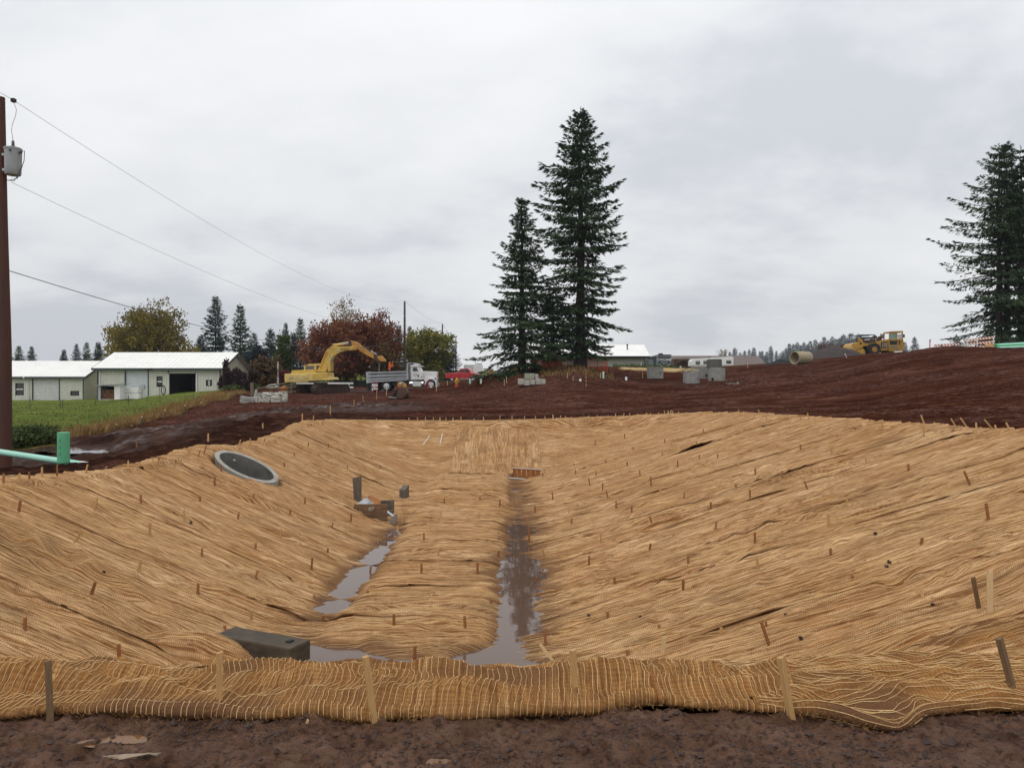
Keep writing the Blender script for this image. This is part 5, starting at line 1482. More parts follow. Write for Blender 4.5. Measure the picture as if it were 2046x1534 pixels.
M_YELLOW = mat('digger_yellow', (0.62, 0.415, 0.075), (0.50, 0.31, 0.055), rough=0.5, scale=1.6, bump=0.03, dirt=(0.16, 0.085, 0.045), dirt_amt=0.55)
M_YPALE = mat('faded_yellow', (0.66, 0.50, 0.17), (0.58, 0.40, 0.11), rough=0.55, scale=1.6, bump=0.03, dirt=(0.20, 0.11, 0.055), dirt_amt=0.5)
M_YORANGE = mat('arm_yellow', (0.52, 0.27, 0.050), (0.38, 0.18, 0.035), rough=0.5, scale=1.5, bump=0.03, dirt=(0.12, 0.06, 0.03), dirt_amt=0.55)
M_RUST = mat('rusty_steel', (0.105, 0.050, 0.030), (0.050, 0.025, 0.018), rough=0.75, scale=3, bump=0.2)
M_TRACK = mat('muddy_track_steel', (0.060, 0.030, 0.022), (0.028, 0.017, 0.014), rough=0.7, scale=3, bump=0.25)
M_CHROME = mat('polished_rod', (0.62, 0.62, 0.62), rough=0.2, metal=1.0, scale=2, bump=0, rvar=.05)
M_BLK = mat('black_paint', (0.018, 0.018, 0.018), rough=0.5, scale=3, bump=0.0)

def excavator():
    d = dg(640, 786, 82.0); k = d / F
    base = on(645, d); zb = pZ(787, d)
    t = thing('excavator', 'yellow crawler excavator reaching its arm over the dump truck', 'excavator', (pX(645, d), d, zb))
    X = lambda zx: (560 + zx / 7.87 - 645) * k
    Z = lambda zy: (787 - (660 + zy / 7.87)) * k
    pl = lambda L_: [(X(a), Z(b)) for a, b in L_]
    # undercarriage
    phi = math.radians(24)
    ca = Vector((math.sin(phi), math.cos(phi), 0)); sa = Vector((math.cos(phi), -math.sin(phi), 0))
    mid = Vector((X(615), 0.6, 0))
    Rz = Matrix.Rotation(-phi, 4, 'Z')
    for sg in (-1, 1):
        o = MB()
        L_, r = 2.45, .48
        prof = [( -L_ + r * math.cos(a), r + r * math.sin(a)) for a in np.linspace(math.pi/2, 1.5*math.pi, 9)] + [(L_ + r * math.cos(a) , r + r * math.sin(a)) for a in np.linspace(-math.pi/2, math.pi/2, 9)]
        o.prism(prof, sg * 1.4 - .30, sg * 1.4 + .30, 'yz')
        o.xform(Matrix.Translation(mid) @ Rz)
        trk = o.build('track', M_TRACK, t, bevel=.03)
        sh = MB(); n = 46; per = 2 * (2 * L_) + 2 * math.pi * r
        for i in range(n):
            s = per * i / n
            if s < 2 * L_: y, z, a = -L_ + s, 2 * r + .02, 0
            elif s < 2 * L_ + math.pi * r: th = (s - 2 * L_) / r; y, z, a = L_ + (r + .02) * math.sin(th), r + (r + .02) * math.cos(th), -th
            elif s < 4 * L_ + math.pi * r: y, z, a = L_ - (s - 2 * L_ - math.pi * r), -.02, math.pi
            else: th = (s - 4 * L_ - math.pi * r) / r; y, z, a = -L_ - (r + .02) * math.sin(th), r - (r + .02) * math.cos(th), math.pi - th
            sh.box((sg * 1.4, y, z), (.78, .20, .05), (a, 0, 0)); sh.box((sg * 1.4, y, z), (.78, .03, .14), (a, 0, 0))
        sh.xform(Matrix.Translation(mid) @ Rz); sh.build('track_shoes', M_TRACK, trk)
        wh = MB()
        for y in np.linspace(-L_ + .05, L_ - .05, 7): wh.cyl((sg * 1.4 - .34, y, r), (sg * 1.4 + .34, y, r), .30 if abs(abs(y) - L_) < .1 else .17, n=12)
        wh.xform(Matrix.Translation(mid) @ Rz); wh.build('rollers', M_RUST, trk)
    u = MB(); u.box((0, 0, .62), (2.2, 1.6, .5)); u.cyl((0, 0, .85), (0, 0, 1.25), .75, n=20); u.xform(Matrix.Translation(mid) @ Rz); u.build('carbody', M_TRACK, t)
    # upper works
    MB().prism(pl([(130, 690), (140, 685), (560, 672), (790, 660), (800, 735), (855, 735), (885, 772), (500, 800), (470, 822), (135, 822)]), -1.5, 1.5).build('deck', M_YPALE, t, bevel=.05)
    MB().prism(pl([(128, 700), (148, 688), (495, 690), (505, 818), (135, 815)]), -1.56, 1.56).build('counterweight', M_YPALE, t, bevel=.10)
    MB().prism(pl([(560, 690), (795, 664), (800, 740), (560, 765)]), -1.53, -1.48).build('side_door', M_YELLOW, t, bevel=.015)
    MB().prism(pl([(180, 735), (490, 728), (490, 785), (185, 780)]), -1.585, -1.55).build('worn_panel', mat('worn_yellow', (0.62, 0.50, 0.22), (0.40, 0.27, 0.13), rough=.7, scale=4, dirt=(.25, .14, .08), dirt_amt=.8), t)
    MB().prism(pl([(215, 685), (235, 632), (575, 618), (600, 672)]), -1.25, .35).build('engine_hood', M_YELLOW, t, bevel=.06)
    c = MB(); c.prism(pl([(410, 550), (425, 530), (650, 520), (650, 550)]), .4, 1.5); c.prism(pl([(352, 640), (362, 552), (378, 552), (372, 640)]), .4, 1.5)
    c.prism(pl([(520, 640), (520, 548), (552, 548), (552, 640)]), .4, 1.5); c.prism(pl([(352, 680), (352, 620), (650, 618), (650, 680)]), .4, 1.5); c.prism(pl([(362, 556), (362, 548), (520, 546), (520, 556)]), .4, 1.5); c.prism(pl([(632, 640), (632, 545), (652, 545), (652, 640)]), .4, 1.5)
    cab = c.build('cab', M_YPALE, t, bevel=.02)
    MB().prism(pl([(374, 625), (380, 555), (520, 555), (520, 625)]), .45, 1.45).build('window', mat('cab_glass', (0.11, 0.105, 0.09), rough=.12, bump=0, spec=.6), cab)
    MB().prism(pl([(552, 625), (552, 548), (632, 548), (632, 625)]), .45, 1.45).build('window', mat('cab_glass_red', (0.075, 0.040, 0.032), rough=.12, bump=0, spec=.6), cab)
    # boom
    MB().prism(pl([(590, 652), (640, 560), (695, 420), (740, 320), (800, 268), (870, 245), (960, 262), (1130, 252), (1205, 246), (1222, 285), (1160, 312), (1050, 322), (950, 350), (880, 395), (845, 450), (815, 520), (770, 590), (735, 645), (690, 655)]), -.55, .15).build('boom', M_YELLOW, t, bevel=.05)
    MB().prism(pl([(640, 600), (700, 440), (742, 340), (765, 330), (720, 450), (665, 600)]), -.60, -.552).build('hose', M_YORANGE, t)
    MB().prism(pl([(600, 655), (690, 658), (720, 672), (590, 676)]), -.62, .25).build('boom_foot', M_RUST, t)
    for y in (-.78, .38):
        MB().cyl((X(800), y, Z(640)), (X(805), y, Z(500)), .14, n=10).build('lift_cylinder', M_YPALE, t); MB().cyl((X(805), y, Z(500)), (X(858), y, Z(385)), .075, n=8).build('piston_rod', M_CHROME, t)
    MB().cyl((X(830), -.2, Z(238)), (X(1000), -.2, Z(215)), .15, n=12).build('arm_cylinder', M_YPALE, t)
    MB().cyl((X(1000), -.2, Z(215)), (X(1105), -.2, Z(195)), .16, n=12).build('arm_cylinder', M_CONC_L, t)
    MB().prism(pl([(800, 285), (830, 225), (880, 230), (880, 262)]), -.42, .02).build('cylinder_bracket', M_YORANGE, t)
    # arm
    MB().prism(pl([(1088, 185), (1110, 168), (1180, 172), (1245, 205), (1310, 265), (1462, 372), (1490, 440), (1455, 440), (1275, 335), (1215, 285), (1185, 270), (1110, 245)]), -.48, .08).build('arm', M_YORANGE, t, bevel=.04)
    MB().prism(pl([(1085, 245), (1088, 180), (1125, 165), (1140, 245)]), -.55, .15).build('arm_head', M_RUST, t)
    MB().cyl((X(1195), -.62, Z(280)), (X(1195), .22, Z(280)), .22, n=12).build('pivot_pin', M_YORANGE, t)
    MB().cyl((X(1305), -.2, Z(240)), (X(1430), -.2, Z(325)), .10, n=10).build('bucket_cylinder', M_RUST, t); MB().cyl((X(1430), -.2, Z(325)), (X(1530), -.2, Z(388)), .055, n=8).build('piston_rod', M_CHROME, t)
    MB().prism(pl([(1440, 420), (1500, 380), (1540, 375), (1530, 430), (1580, 500), (1560, 515), (1480, 450)]), -.42, .02).build('linkage', M_RUST, t)
    MB().prism(pl([(1530, 410), (1600, 400), (1650, 450), (1668, 488), (1600, 492), (1560, 470)]), -.5, .1).build('coupler', M_YORANGE, t, bevel=.03)
    MB().tube([(X(1562), -.2, Z(480)), (X(1560), -.2, Z(560)), (X(1562), -.2, Z(650))], .03, 5).build('hanging_chain', M_STEEL, t)
    text_mesh('lettering', '450LC', .36, M_BLK, t, (X(1030), -.556, Z(305)), (math.radians(90), -.08, 0))
    MB().bb(X(915), X(945), -.558, -.551, Z(332), Z(303)).build('badge', M_WHITE, t); MB().bb(X(918), X(940), -.562, -.5585, Z(330), Z(318)).build('badge', M_BLK, t)
    MB().prism(pl([(720, 772), (890, 768), (890, 778), (720, 786)]), -1.6, -1.0).build('step_plate', M_YPALE, t)
    MB().tube([(X(800), -1.3, Z(735)), (X(800), -1.3, Z(520)), (X(818), -1.3, Z(510)), (X(840), -1.3, Z(730))], .03, 5).build('hand_rail', M_YELLOW, t)
excavator()

M_TRUCKW = mat('truck_white', (0.78, 0.78, 0.77), (0.70, 0.70, 0.69), rough=0.3, scale=1, bump=0, spec=.5, dirt=(.35, .25, .2), dirt_amt=.25)
M_BED = mat('silver_dump_bed', (0.42, 0.44, 0.46), (0.33, 0.35, 0.37), rough=0.4, metal=0.3, scale=1.5, bump=0.02, dirt=(.20, .14, .11), dirt_amt=.3)
M_BED_SHADE = mat('shade_toned_bed_panel', (0.23, 0.235, 0.24), (0.15, 0.15, 0.15), rough=0.5, scale=1.5, bump=0)  # bed grey darkened to paint in the shade beneath the rails
M_ALU = mat('bright_aluminium', (0.72, 0.72, 0.72), (0.6, 0.6, 0.6), rough=0.22, metal=0.9, scale=3, bump=0)

def wheel(parent, x, y, z, r, w, rimm=None, n=20, rim=.62):
    tire = MB().lathe([(r * rim, -w/2), (r * .94, -w/2), (r, -w/2 + .05), (r, w/2 - .05), (r * .94, w/2), (r * rim, w/2)], n, axis='y').build('wheel', M_BLACK, parent, smooth=True, loc=(x, y, z))
    MB().lathe([(0.001, -w/2 + .06), (r * .2, -w/2 + .02), (r * .26, -w/2 + .09), (r * .52, -w/2 + .10), (r * rim, -w/2 + .01), (r * rim, w/2), (0.001, w/2)], n, axis='y').build('rim', rimm or M_ALU, tire, smooth=True)
    return tire

def dump_truck():
    d = dg(800, 781.5, 87.0); k = d / F
    zb = pZ(781, d)
    t = thing('dump_truck', 'white dump truck with silver ribbed bed standing on the gravel road', 'truck', (pX(805, d), d, zb))
    X = lambda zx: (720 + zx / 7.87 - 805) * k
    Z = lambda zy: (781 - (680 + zy / 7.87)) * k
    pl = lambda L_: [(X(a), Z(b)) for a, b in L_]
    # bed: two sides, head board, tail gate, floor
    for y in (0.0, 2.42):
        s = MB().prism(pl([(120, 512), (750, 492), (750, 618), (120, 660)]), y, y + .08).build('bed_side', M_BED_SHADE, t)
        r = MB(); yy = (y - .13, y) if y == 0 else (y + .08, y + .21)
        for a, b in ((505, 486), (560, 538), (612, 580), (648, 612)):
            r.prism(pl([(120, a + 16), (750, b + 12), (750, b - 6), (120, a - 6)]), *yy)
        for q in (108, 742): r.prism(pl([(q - 12, 500), (q + 16, 498), (q + 16, 668 if q < 400 else 622), (q - 12, 668 if q < 400 else 622)]), yy[0] - .01, yy[1])
        r.build('bed_rail', M_BED, s)
    MB().prism(pl([(84, 500), (150, 488), (158, 672), (100, 680)]), -.02, 2.52).build('tail_gate', M_BED, t, bevel=.03)
    MB().prism(pl([(728, 360), (752, 358), (752, 620), (728, 620)]), 0, 2.5).build('head_board', M_BED, t)
    MB().prism(pl([(728, 372), (728, 356), (832, 346), (832, 358)]), -.02, 2.52).build('cab_guard', M_BED, t)
    MB().prism(pl([(120, 650), (750, 608), (750, 622), (120, 664)]), .08, 2.42).build('bed_floor', M_BED, t)
    f = MB(); f.prism(pl([(130, 700), (760, 640), (1000, 640), (1000, 690), (760, 690), (130, 735)]), .55, .75); f.prism(pl([(130, 700), (760, 640), (1000, 640), (1000, 690), (760, 690), (130, 735)]), 1.75, 1.95); f.prism(pl([(500, 660), (760, 640), (760, 710), (500, 710)]), .3, 2.2)
    f.build('chassis', M_BLK, t)
    # cab and bonnet
    MB().prism(pl([(795, 622), (795, 415), (820, 398), (905, 395), (925, 420), (945, 480), (985, 500), (990, 615)]), .12, 2.38).build('cab', M_TRUCKW, t, bevel=.05)
    MB().prism(pl([(780, 415), (785, 388), (860, 376), (965, 398), (962, 408), (880, 410)]), .05, 2.45).build('sun_visor', M_TRUCKW, t, bevel=.02)
    MB().prism(pl([(800, 376), (870, 360), (910, 362), (915, 376)]), .5, 2.0).build('roof_light_bar', M_TRUCKW, t, bevel=.02)
    MB().prism(pl([(818, 485), (822, 426), (880, 424), (912, 482)]), .09, .122).build('window', M_GLASS, t); MB().prism(pl([(912, 482), (905, 420), (918, 420), (938, 480)]), .2, 2.3).build('windscreen', M_GLASS, t)
    MB().prism(pl([(826, 612), (826, 492), (925, 490), (925, 600)]), .095, .123).build('door', M_TRUCKW, t)
    MB().prism(pl([(898, 580), (898, 535), (918, 535), (918, 580)]), .085, .096).build('vent', M_BLK, t); MB().prism(pl([(952, 578), (952, 566), (972, 566), (972, 578)]), .085, .125).build('vent', M_BLK, t)
    lg = MB().lathe([(.10, 0), (.19, 0), (.19, .006), (.10, .006)], 20, axis='y').build('door_emblem', M_STEEL, t, loc=(X(860), .088, Z(540)))
    MB().prism(pl([(940, 492), (960, 482), (1190, 488), (1198, 500), (1200, 640), (1000, 640), (985, 600), (945, 560)]), .38, 2.12).build('bonnet', M_TRUCKW, t, bevel=.07)
    MB().prism(pl([(1192, 500), (1204, 505), (1206, 655), (1192, 655)]), .5, 2.0).build('grille', M_ALU, t)
    for y in (.05, 1.95):
        fd = [(1010, 705), (1015, 640)] + [(1107 + 96 * math.cos(a), 690 - 100 * math.sin(a)) for a in np.linspace(2.6, 0.25, 9)] + [(1207, 700), (1190, 700)] + [(1107 + 76 * math.cos(a), 690 - 78 * math.sin(a)) for a in np.linspace(0.1, 3.05, 11)]
        MB().prism(pl(fd), y, y + .5).build('fender', M_TRUCKW, t, bevel=.02)
        MB().prism(pl([(1165, 610), (1165, 590), (1192, 592), (1192, 612)]), y - .02, y + .1).build('headlight', M_GLASS, t)
    MB().prism(pl([(1160, 735), (1160, 690), (1215, 690), (1215, 735)]), .1, 2.4).build('bumper', M_ALU, t, bevel=.03)
    MB().cyl((X(765), .35, Z(680)), (X(990), .35, Z(680)), .30, n=18).build('fuel_tank', M_ALU, t, smooth=True)
    MB().prism(pl([(825, 720), (825, 645), (955, 645), (955, 720)]), -.02, .12).build('tank_steps', M_ALU, t)
    MB().cyl((X(775), .3, Z(630)), (X(775), .3, Z(405)), .09, n=10).build('exhaust_stack', M_ALU, t)
    for y in (.16, 2.34): wheel(t, X(1107), y, Z(692), .52, .3)
    for zx, zy in ((220, 722), (408, 716)):
        for y in (.30, 2.2): wheel(t, X(zx), y, Z(zy), .545, .55)
    MB().prism(pl([(90, 740), (90, 690), (130, 690), (130, 800), (118, 800)]), .1, .7).build('mud_flap', M_BLK, t)
    MB().box((X(985), -.12, Z(500)), (.04, .18, .45)).build('mirror', M_ALU, t)
    return t, d, X, Z
TRK, TD, TX, TZ = dump_truck()

# the worker standing in the truck bed
def person(name, label, loc, joints, edges, radii, zones_, rz=0.0):
    me = bpy.data.meshes.new('body'); me.from_pydata(joints, edges, [])
    o = bpy.data.objects.new('tmp_body', me); COL.objects.link(o)
    md = o.modifiers.new('skin', 'SKIN'); md.use_smooth_shade = True
    for i, v in enumerate(me.skin_vertices[0].data):
        v.radius = (radii[i], radii[i]); v.use_root = (i == 0)
    o.modifiers.new('sub', 'SUBSURF').levels = 2
    o.modifiers['sub'].render_levels = 2
    dg = bpy.context.evaluated_depsgraph_get(); m2 = bpy.data.meshes.new_from_object(o.evaluated_get(dg)); bpy.data.objects.remove(o)
    root = thing(name, label, 'person', loc, rz)
    b = bpy.data.objects.new('body', m2); COL.objects.link(b); b.parent = root
    m2.materials.clear()
    for mm, _ in zones_: m2.materials.append(mm)
    for p in m2.polygons:
        c = p.center
        for i, (_, fn) in enumerate(zones_):
            if fn(c): p.material_index = i; break
    return root
M_ORANGE = mat('hi_vis_orange', (0.85, 0.17, 0.02), (0.72, 0.12, 0.015), rough=.7, scale=7, bump=.1)
M_SKIN = mat('skin', (0.50, 0.29, 0.21), rough=.5, scale=8, bump=0)
M_JEANS = mat('grey_trousers', (0.12, 0.13, 0.15), (0.08, 0.085, 0.10), rough=.85, scale=9)
J = [(0, 0, .95), (0.0, 0, 1.15), (-.05, 0, 1.38), (-.02, 0, 1.50), (.03, 0, 1.60), (.04, 0, 1.72),
     (.0, -.19, 1.40), (.16, -.24, 1.20), (.36, -.16, 1.30), (.42, -.15, 1.36),
     (.0, .19, 1.42), (.20, .24, 1.40), (.30, .18, 1.66), (.32, .17, 1.74),
     (0, -.10, .90), (.03, -.12, .50), (0, -.13, .10), (.12, -.13, .04), (0, .10, .90), (.0, .12, .50), (-.03, .13, .10), (.09, .13, .04)]
E = [(0,1),(1,2),(2,3),(3,4),(4,5),(2,6),(6,7),(7,8),(8,9),(2,10),(10,11),(11,12),(12,13),(0,14),(14,15),(15,16),(16,17),(0,18),(18,19),(19,20),(20,21)]
Rr = [.15,.155,.15,.07,.095,.075,.075,.06,.05,.035,.075,.06,.05,.035,.10,.075,.055,.045,.10,.075,.055,.045]
pr = person('person', 'worker in a hooded orange jacket standing in the dump truck bed, arm raised', (TX(430) + pX(805, TD), TD + 1.25, pZ(781, TD) + TZ(632) + .30), J, E, Rr,
    [(M_SKIN, lambda c: (c.z > 1.545 and c.x > .075 and abs(c.y) < .08) or (c.x > .40 and c.z < 1.45) or (c.z > 1.71 and c.y > .1)), (M_ORANGE, lambda c: c.z > .88), (M_JEANS, lambda c: True)])
MB().lathe([(.001, .135), (.07, .12), (.115, .05), (.12, -.03), (.09, -.10)], 14, c=(.015, 0, 1.64)).build('hood', M_ORANGE, pr, smooth=True)
for s in (-1, 1): MB().box((.135, s * .032, 1.655), (.012, .022, .012)).build('eye', M_BLK, pr)
MB().box((.148, 0, 1.625), (.03, .024, .035)).build('nose', M_SKIN, pr)
# hands with fingers
for (hx, hy, hz, ang) in ((.43, -.15, 1.37, .4), (.325, .168, 1.76, 1.2)):
    h = MB(); h.box((0, 0, 0), (.08, .03, .075))
    for i, L_ in enumerate((.065, .075, .07, .055)):
        z = -.028 + i * .019; h.tube([(.035, 0, z), (.035 + L_ * .5, .006, z), (.035 + L_ * .8, .026, z)], [.009, .008, .006], 5)
    h.tube([(-.015, 0, .03), (.01, .02, .055), (.035, .03, .06)], [.011, .009, .007], 5)
    h.xform(Matrix.Translation((hx, hy, hz)) @ Matrix.Rotation(-ang, 4, 'Y')); h.build('hand', M_SKIN, pr, bevel=.004)

def pickup():
    d = dg(925, 764, 112.0, .3); k = d / F; zb = pZ(763.5, d)
    t = thing('pickup_truck', 'red crew cab pickup parked behind the earth heap', 'pickup', (pX(927, d), d, zb), math.radians(-14))
    X = lambda zx: (720 + zx / 7.87 - 927) * k * 1.06
    Z = lambda zy: (763.5 - (680 + zy / 7.87)) * k
    pl = lambda L_: [(X(a), Z(b)) for a, b in L_]
    M_REDP = mat('red_car_paint', (0.42, 0.016, 0.022), (0.36, 0.012, 0.018), rough=.25, scale=1, bump=0, spec=.6)
    MB().prism(pl([(1375, 595), (1375, 515), (1540, 510), (1760, 510), (1860, 522), (1885, 545), (1885, 590), (1840, 596), (1400, 600)]), -1.0, 1.0).build('body', M_REDP, t, bevel=.06)
    MB().prism(pl([(1545, 514), (1600, 448), (1620, 443), (1710, 443), (1735, 455), (1775, 514)]), -.86, .86).build('cab', M_REDP, t, bevel=.05)
    for y in (-.885, .865):
        MB().prism(pl([(1598, 505), (1612, 458), (1655, 456), (1655, 505)]), y, y + .02).build('window', M_GLASS, t); MB().prism(pl([(1672, 505), (1672, 456), (1710, 456), (1745, 505)]), y, y + .02).build('window', M_GLASS, t)
        for zx in (1482, 1805): wheel(t, X(zx), -.86 if y < 0 else .86, Z(597), .40, .27, n=16)
    MB().prism(pl([(1742, 512), (1718, 456), (1728, 456), (1768, 512)]), -.78, .78).build('windscreen', M_GLASS, t)
    MB().prism(pl([(1545, 512), (1590, 452), (1600, 452), (1560, 512)]), -.78, .78).build('rear_window', M_ALU, t)
    MB().bb(X(1400), X(1535), -.8, .8, Z(518), Z(512)).build('bed_liner', M_BLK, t)
    MB().prism(pl([(1372, 530), (1352, 520), (1352, 590), (1372, 595)]), -.98, .98).build('tail_gate', M_BLK, t)
    MB().prism(pl([(1878, 560), (1900, 558), (1900, 590), (1878, 592)]), -1.0, 1.0).build('bumper', M_ALU, t)
    for y in (-.95, .6): MB().prism(pl([(1876, 552), (1888, 545), (1890, 528), (1868, 526)]), y, y + .35).build('headlight', M_WHITE, t)
    MB().prism(pl([(1580, 605), (1580, 597), (1740, 597), (1740, 605)]), -1.02, -.9).build('running_board', M_ALU, t)
pickup()

d = dg(925, 764, 112.0, .3) + 14; k = d / F
t = thing('cargo_trailer', 'white box trailer showing behind the red pickup', 'trailer', (pX(944, d), d, pZ(760, d)))
X = lambda px: (px - 944) * k
Zt = lambda py: (760 - py) * k
MB().bb(X(927), X(963), 0, 2.4, Zt(752), Zt(727.5)).build('body', M_WHITE, t, bevel=.08)
MB().bb(X(926.5), X(946), -.03, .0, Zt(737), Zt(729.5)).build('side_panel', mat('pale_grey_panel', (.55, .57, .58), rough=.4, bump=0), t)
MB().bb(X(927), X(946), -.035, -.031, Zt(734.4), Zt(733.5)).build('stripe', M_WHITE, t)
MB().bb(X(951), X(962), .5, 1.6, Zt(727.4), Zt(726)).build('roof_hatch', M_BLK, t); MB().tube([(X(949), 1, Zt(727.5)), (X(949), 1, Zt(720))], .03, 5).build('aerial', M_BLK, t)
for x in (935, 955): wheel(t, X(x), .2, Zt(756), .38, .25, n=14)

# dark fifth-wheel camper with lettering
d = 128.0; k = d / F
t = thing('camper_trailer', 'dark grey fifth wheel camper, nose towards the camera, lettered CYCLONE', 'camper', (pX(1320, d), d, pZ(742, d)))
X = lambda zx: (1260 + zx / 9.3 - 1320) * k
Zc = lambda zy: (742 - (690 + zy / 9.3)) * k
M_CAMP = mat('dark_camper_side', (0.060, 0.068, 0.078), (0.045, 0.052, 0.062), rough=.35, scale=1, bump=0)
M_CAMPF = mat('grey_camper_nose', (0.16, 0.175, 0.19), (0.13, 0.145, 0.16), rough=.35, scale=1, bump=0)
b = MB(); b.prism([(X(500), Zc(420)), (X(752), Zc(420)), (X(752), Zc(190)), (X(735), Zc(168)), (X(515), Zc(168)), (X(500), Zc(190))], 0, 2.2)
b.build('nose', M_CAMPF, t, bevel=.08)
Vq = [(X(500), 1.2, Zc(470)), (X(500), 1.2, Zc(178)), (X(290), 10.5, Zc(228)), (X(290), 10.5, Zc(455)), (X(740), 1.2, Zc(470)), (X(740), 1.2, Zc(178)), (X(530), 10.5, Zc(228)), (X(530), 10.5, Zc(455))]
o = mesh_obj('body', Vq, [(0,1,2,3), (7,6,5,4), (1,5,6,2), (0,3,7,4), (3,2,6,7), (0,4,5,1)], M_CAMP, t)
MB().bb(X(545), X(615), .6, 1.4, Zc(168), Zc(143)).build('air_conditioner', M_BLK, t, bevel=.04)
MB().bb(X(498), X(756), -.05, .1, Zc(190), Zc(172)).build('front_cap', M_BLK, t)
pl = lambda L_: [(X(a), Zc(b)) for a, b in L_]
MB().prism(pl([(515, 215), (735, 215), (735, 330), (625, 390), (515, 330)]), -.02, .01).build('nose_shield', mat('shield_dark', (0.035, 0.045, 0.062), rough=.3, bump=0), t)
MB().prism(pl([(515, 330), (625, 390), (735, 330), (735, 346), (625, 408), (515, 346)]), -.035, -.005).build('nose_chevron', M_STEEL, t)
MB().prism(pl([(560, 300), (625, 330), (690, 300), (690, 312), (625, 346), (560, 312)]), -.035, -.021).build('nose_chevron', M_STEEL, t)
text_mesh('lettering', 'CYCLONE', .52, M_WHITE, t, (X(625), -.025, Zc(268)), (math.radians(90), 0, 0), .01, .01)
for (a, b_) in ((0.12, .34), (.5, .72)):
    P = [Vector(Vq[0]).lerp(Vector(Vq[3]), a), Vector(Vq[0]).lerp(Vector(Vq[3]), b_)]; Q = [Vector(Vq[1]).lerp(Vector(Vq[2]), a), Vector(Vq[1]).lerp(Vector(Vq[2]), b_)]
    mesh_obj('window', [P[0].lerp(Q[0], .3) + Vector((-.03, 0, 0)), P[1].lerp(Q[1], .3) + Vector((-.03, 0, 0)), P[1].lerp(Q[1], .85) + Vector((-.03, 0, 0)), P[0].lerp(Q[0], .85) + Vector((-.03, 0, 0))], [(0,1,2,3)], M_GLASS, t)

# white travel trailer
d = 122.0; k = d / F
t = thing('travel_trailer', 'white travel trailer with dark windows behind the concrete rings', 'camper', (pX(1424, d), d, pZ(738, d)))
X = lambda zx: (1260 + zx / 9.3 - 1424) * k
Zc = lambda zy: (738 - (690 + zy / 9.3)) * k
pl = lambda L_: [(X(a), Zc(b)) for a, b in L_]
MB().prism(pl([(1125, 385), (1130, 300), (1150, 262), (1180, 250), (1400, 235), (1640, 222), (1900, 210), (1912, 225), (1912, 375), (1500, 385)]), 0, 2.3).build('body', M_WHITE, t, bevel=.06)
for (a, b_, c, e) in ((1208, 1288, 290, 352), (1352, 1430, 285, 345), (1778, 1868, 278, 335)):
    f = MB(); f.prism(pl([(a, e), (a, c), (b_, c), (b_, e)]), -.03, .0); o = f.build('window', M_GLASS, t)
    MB().prism(pl([(a + 10, (c + e) / 2 - 4), (a + 10, c + 8), (b_ - 10, c + 8), (b_ - 10, (c + e) / 2 - 4)]), -.04, -.031).build('blind', M_CONC, o)
MB().prism(pl([(1480, 222), (1480, 205), (1512, 205), (1512, 222)]), .8, 1.4).build('roof_vent', M_BLK, t)
MB().prism(pl([(1140, 372), (1140, 365), (1905, 352), (1905, 358)]), -.012, .002).build('stripe', M_STEEL, t)
for zx in (1480, 1560): wheel(t, X(zx), .2, Zc(420), .36, .22, n=14)

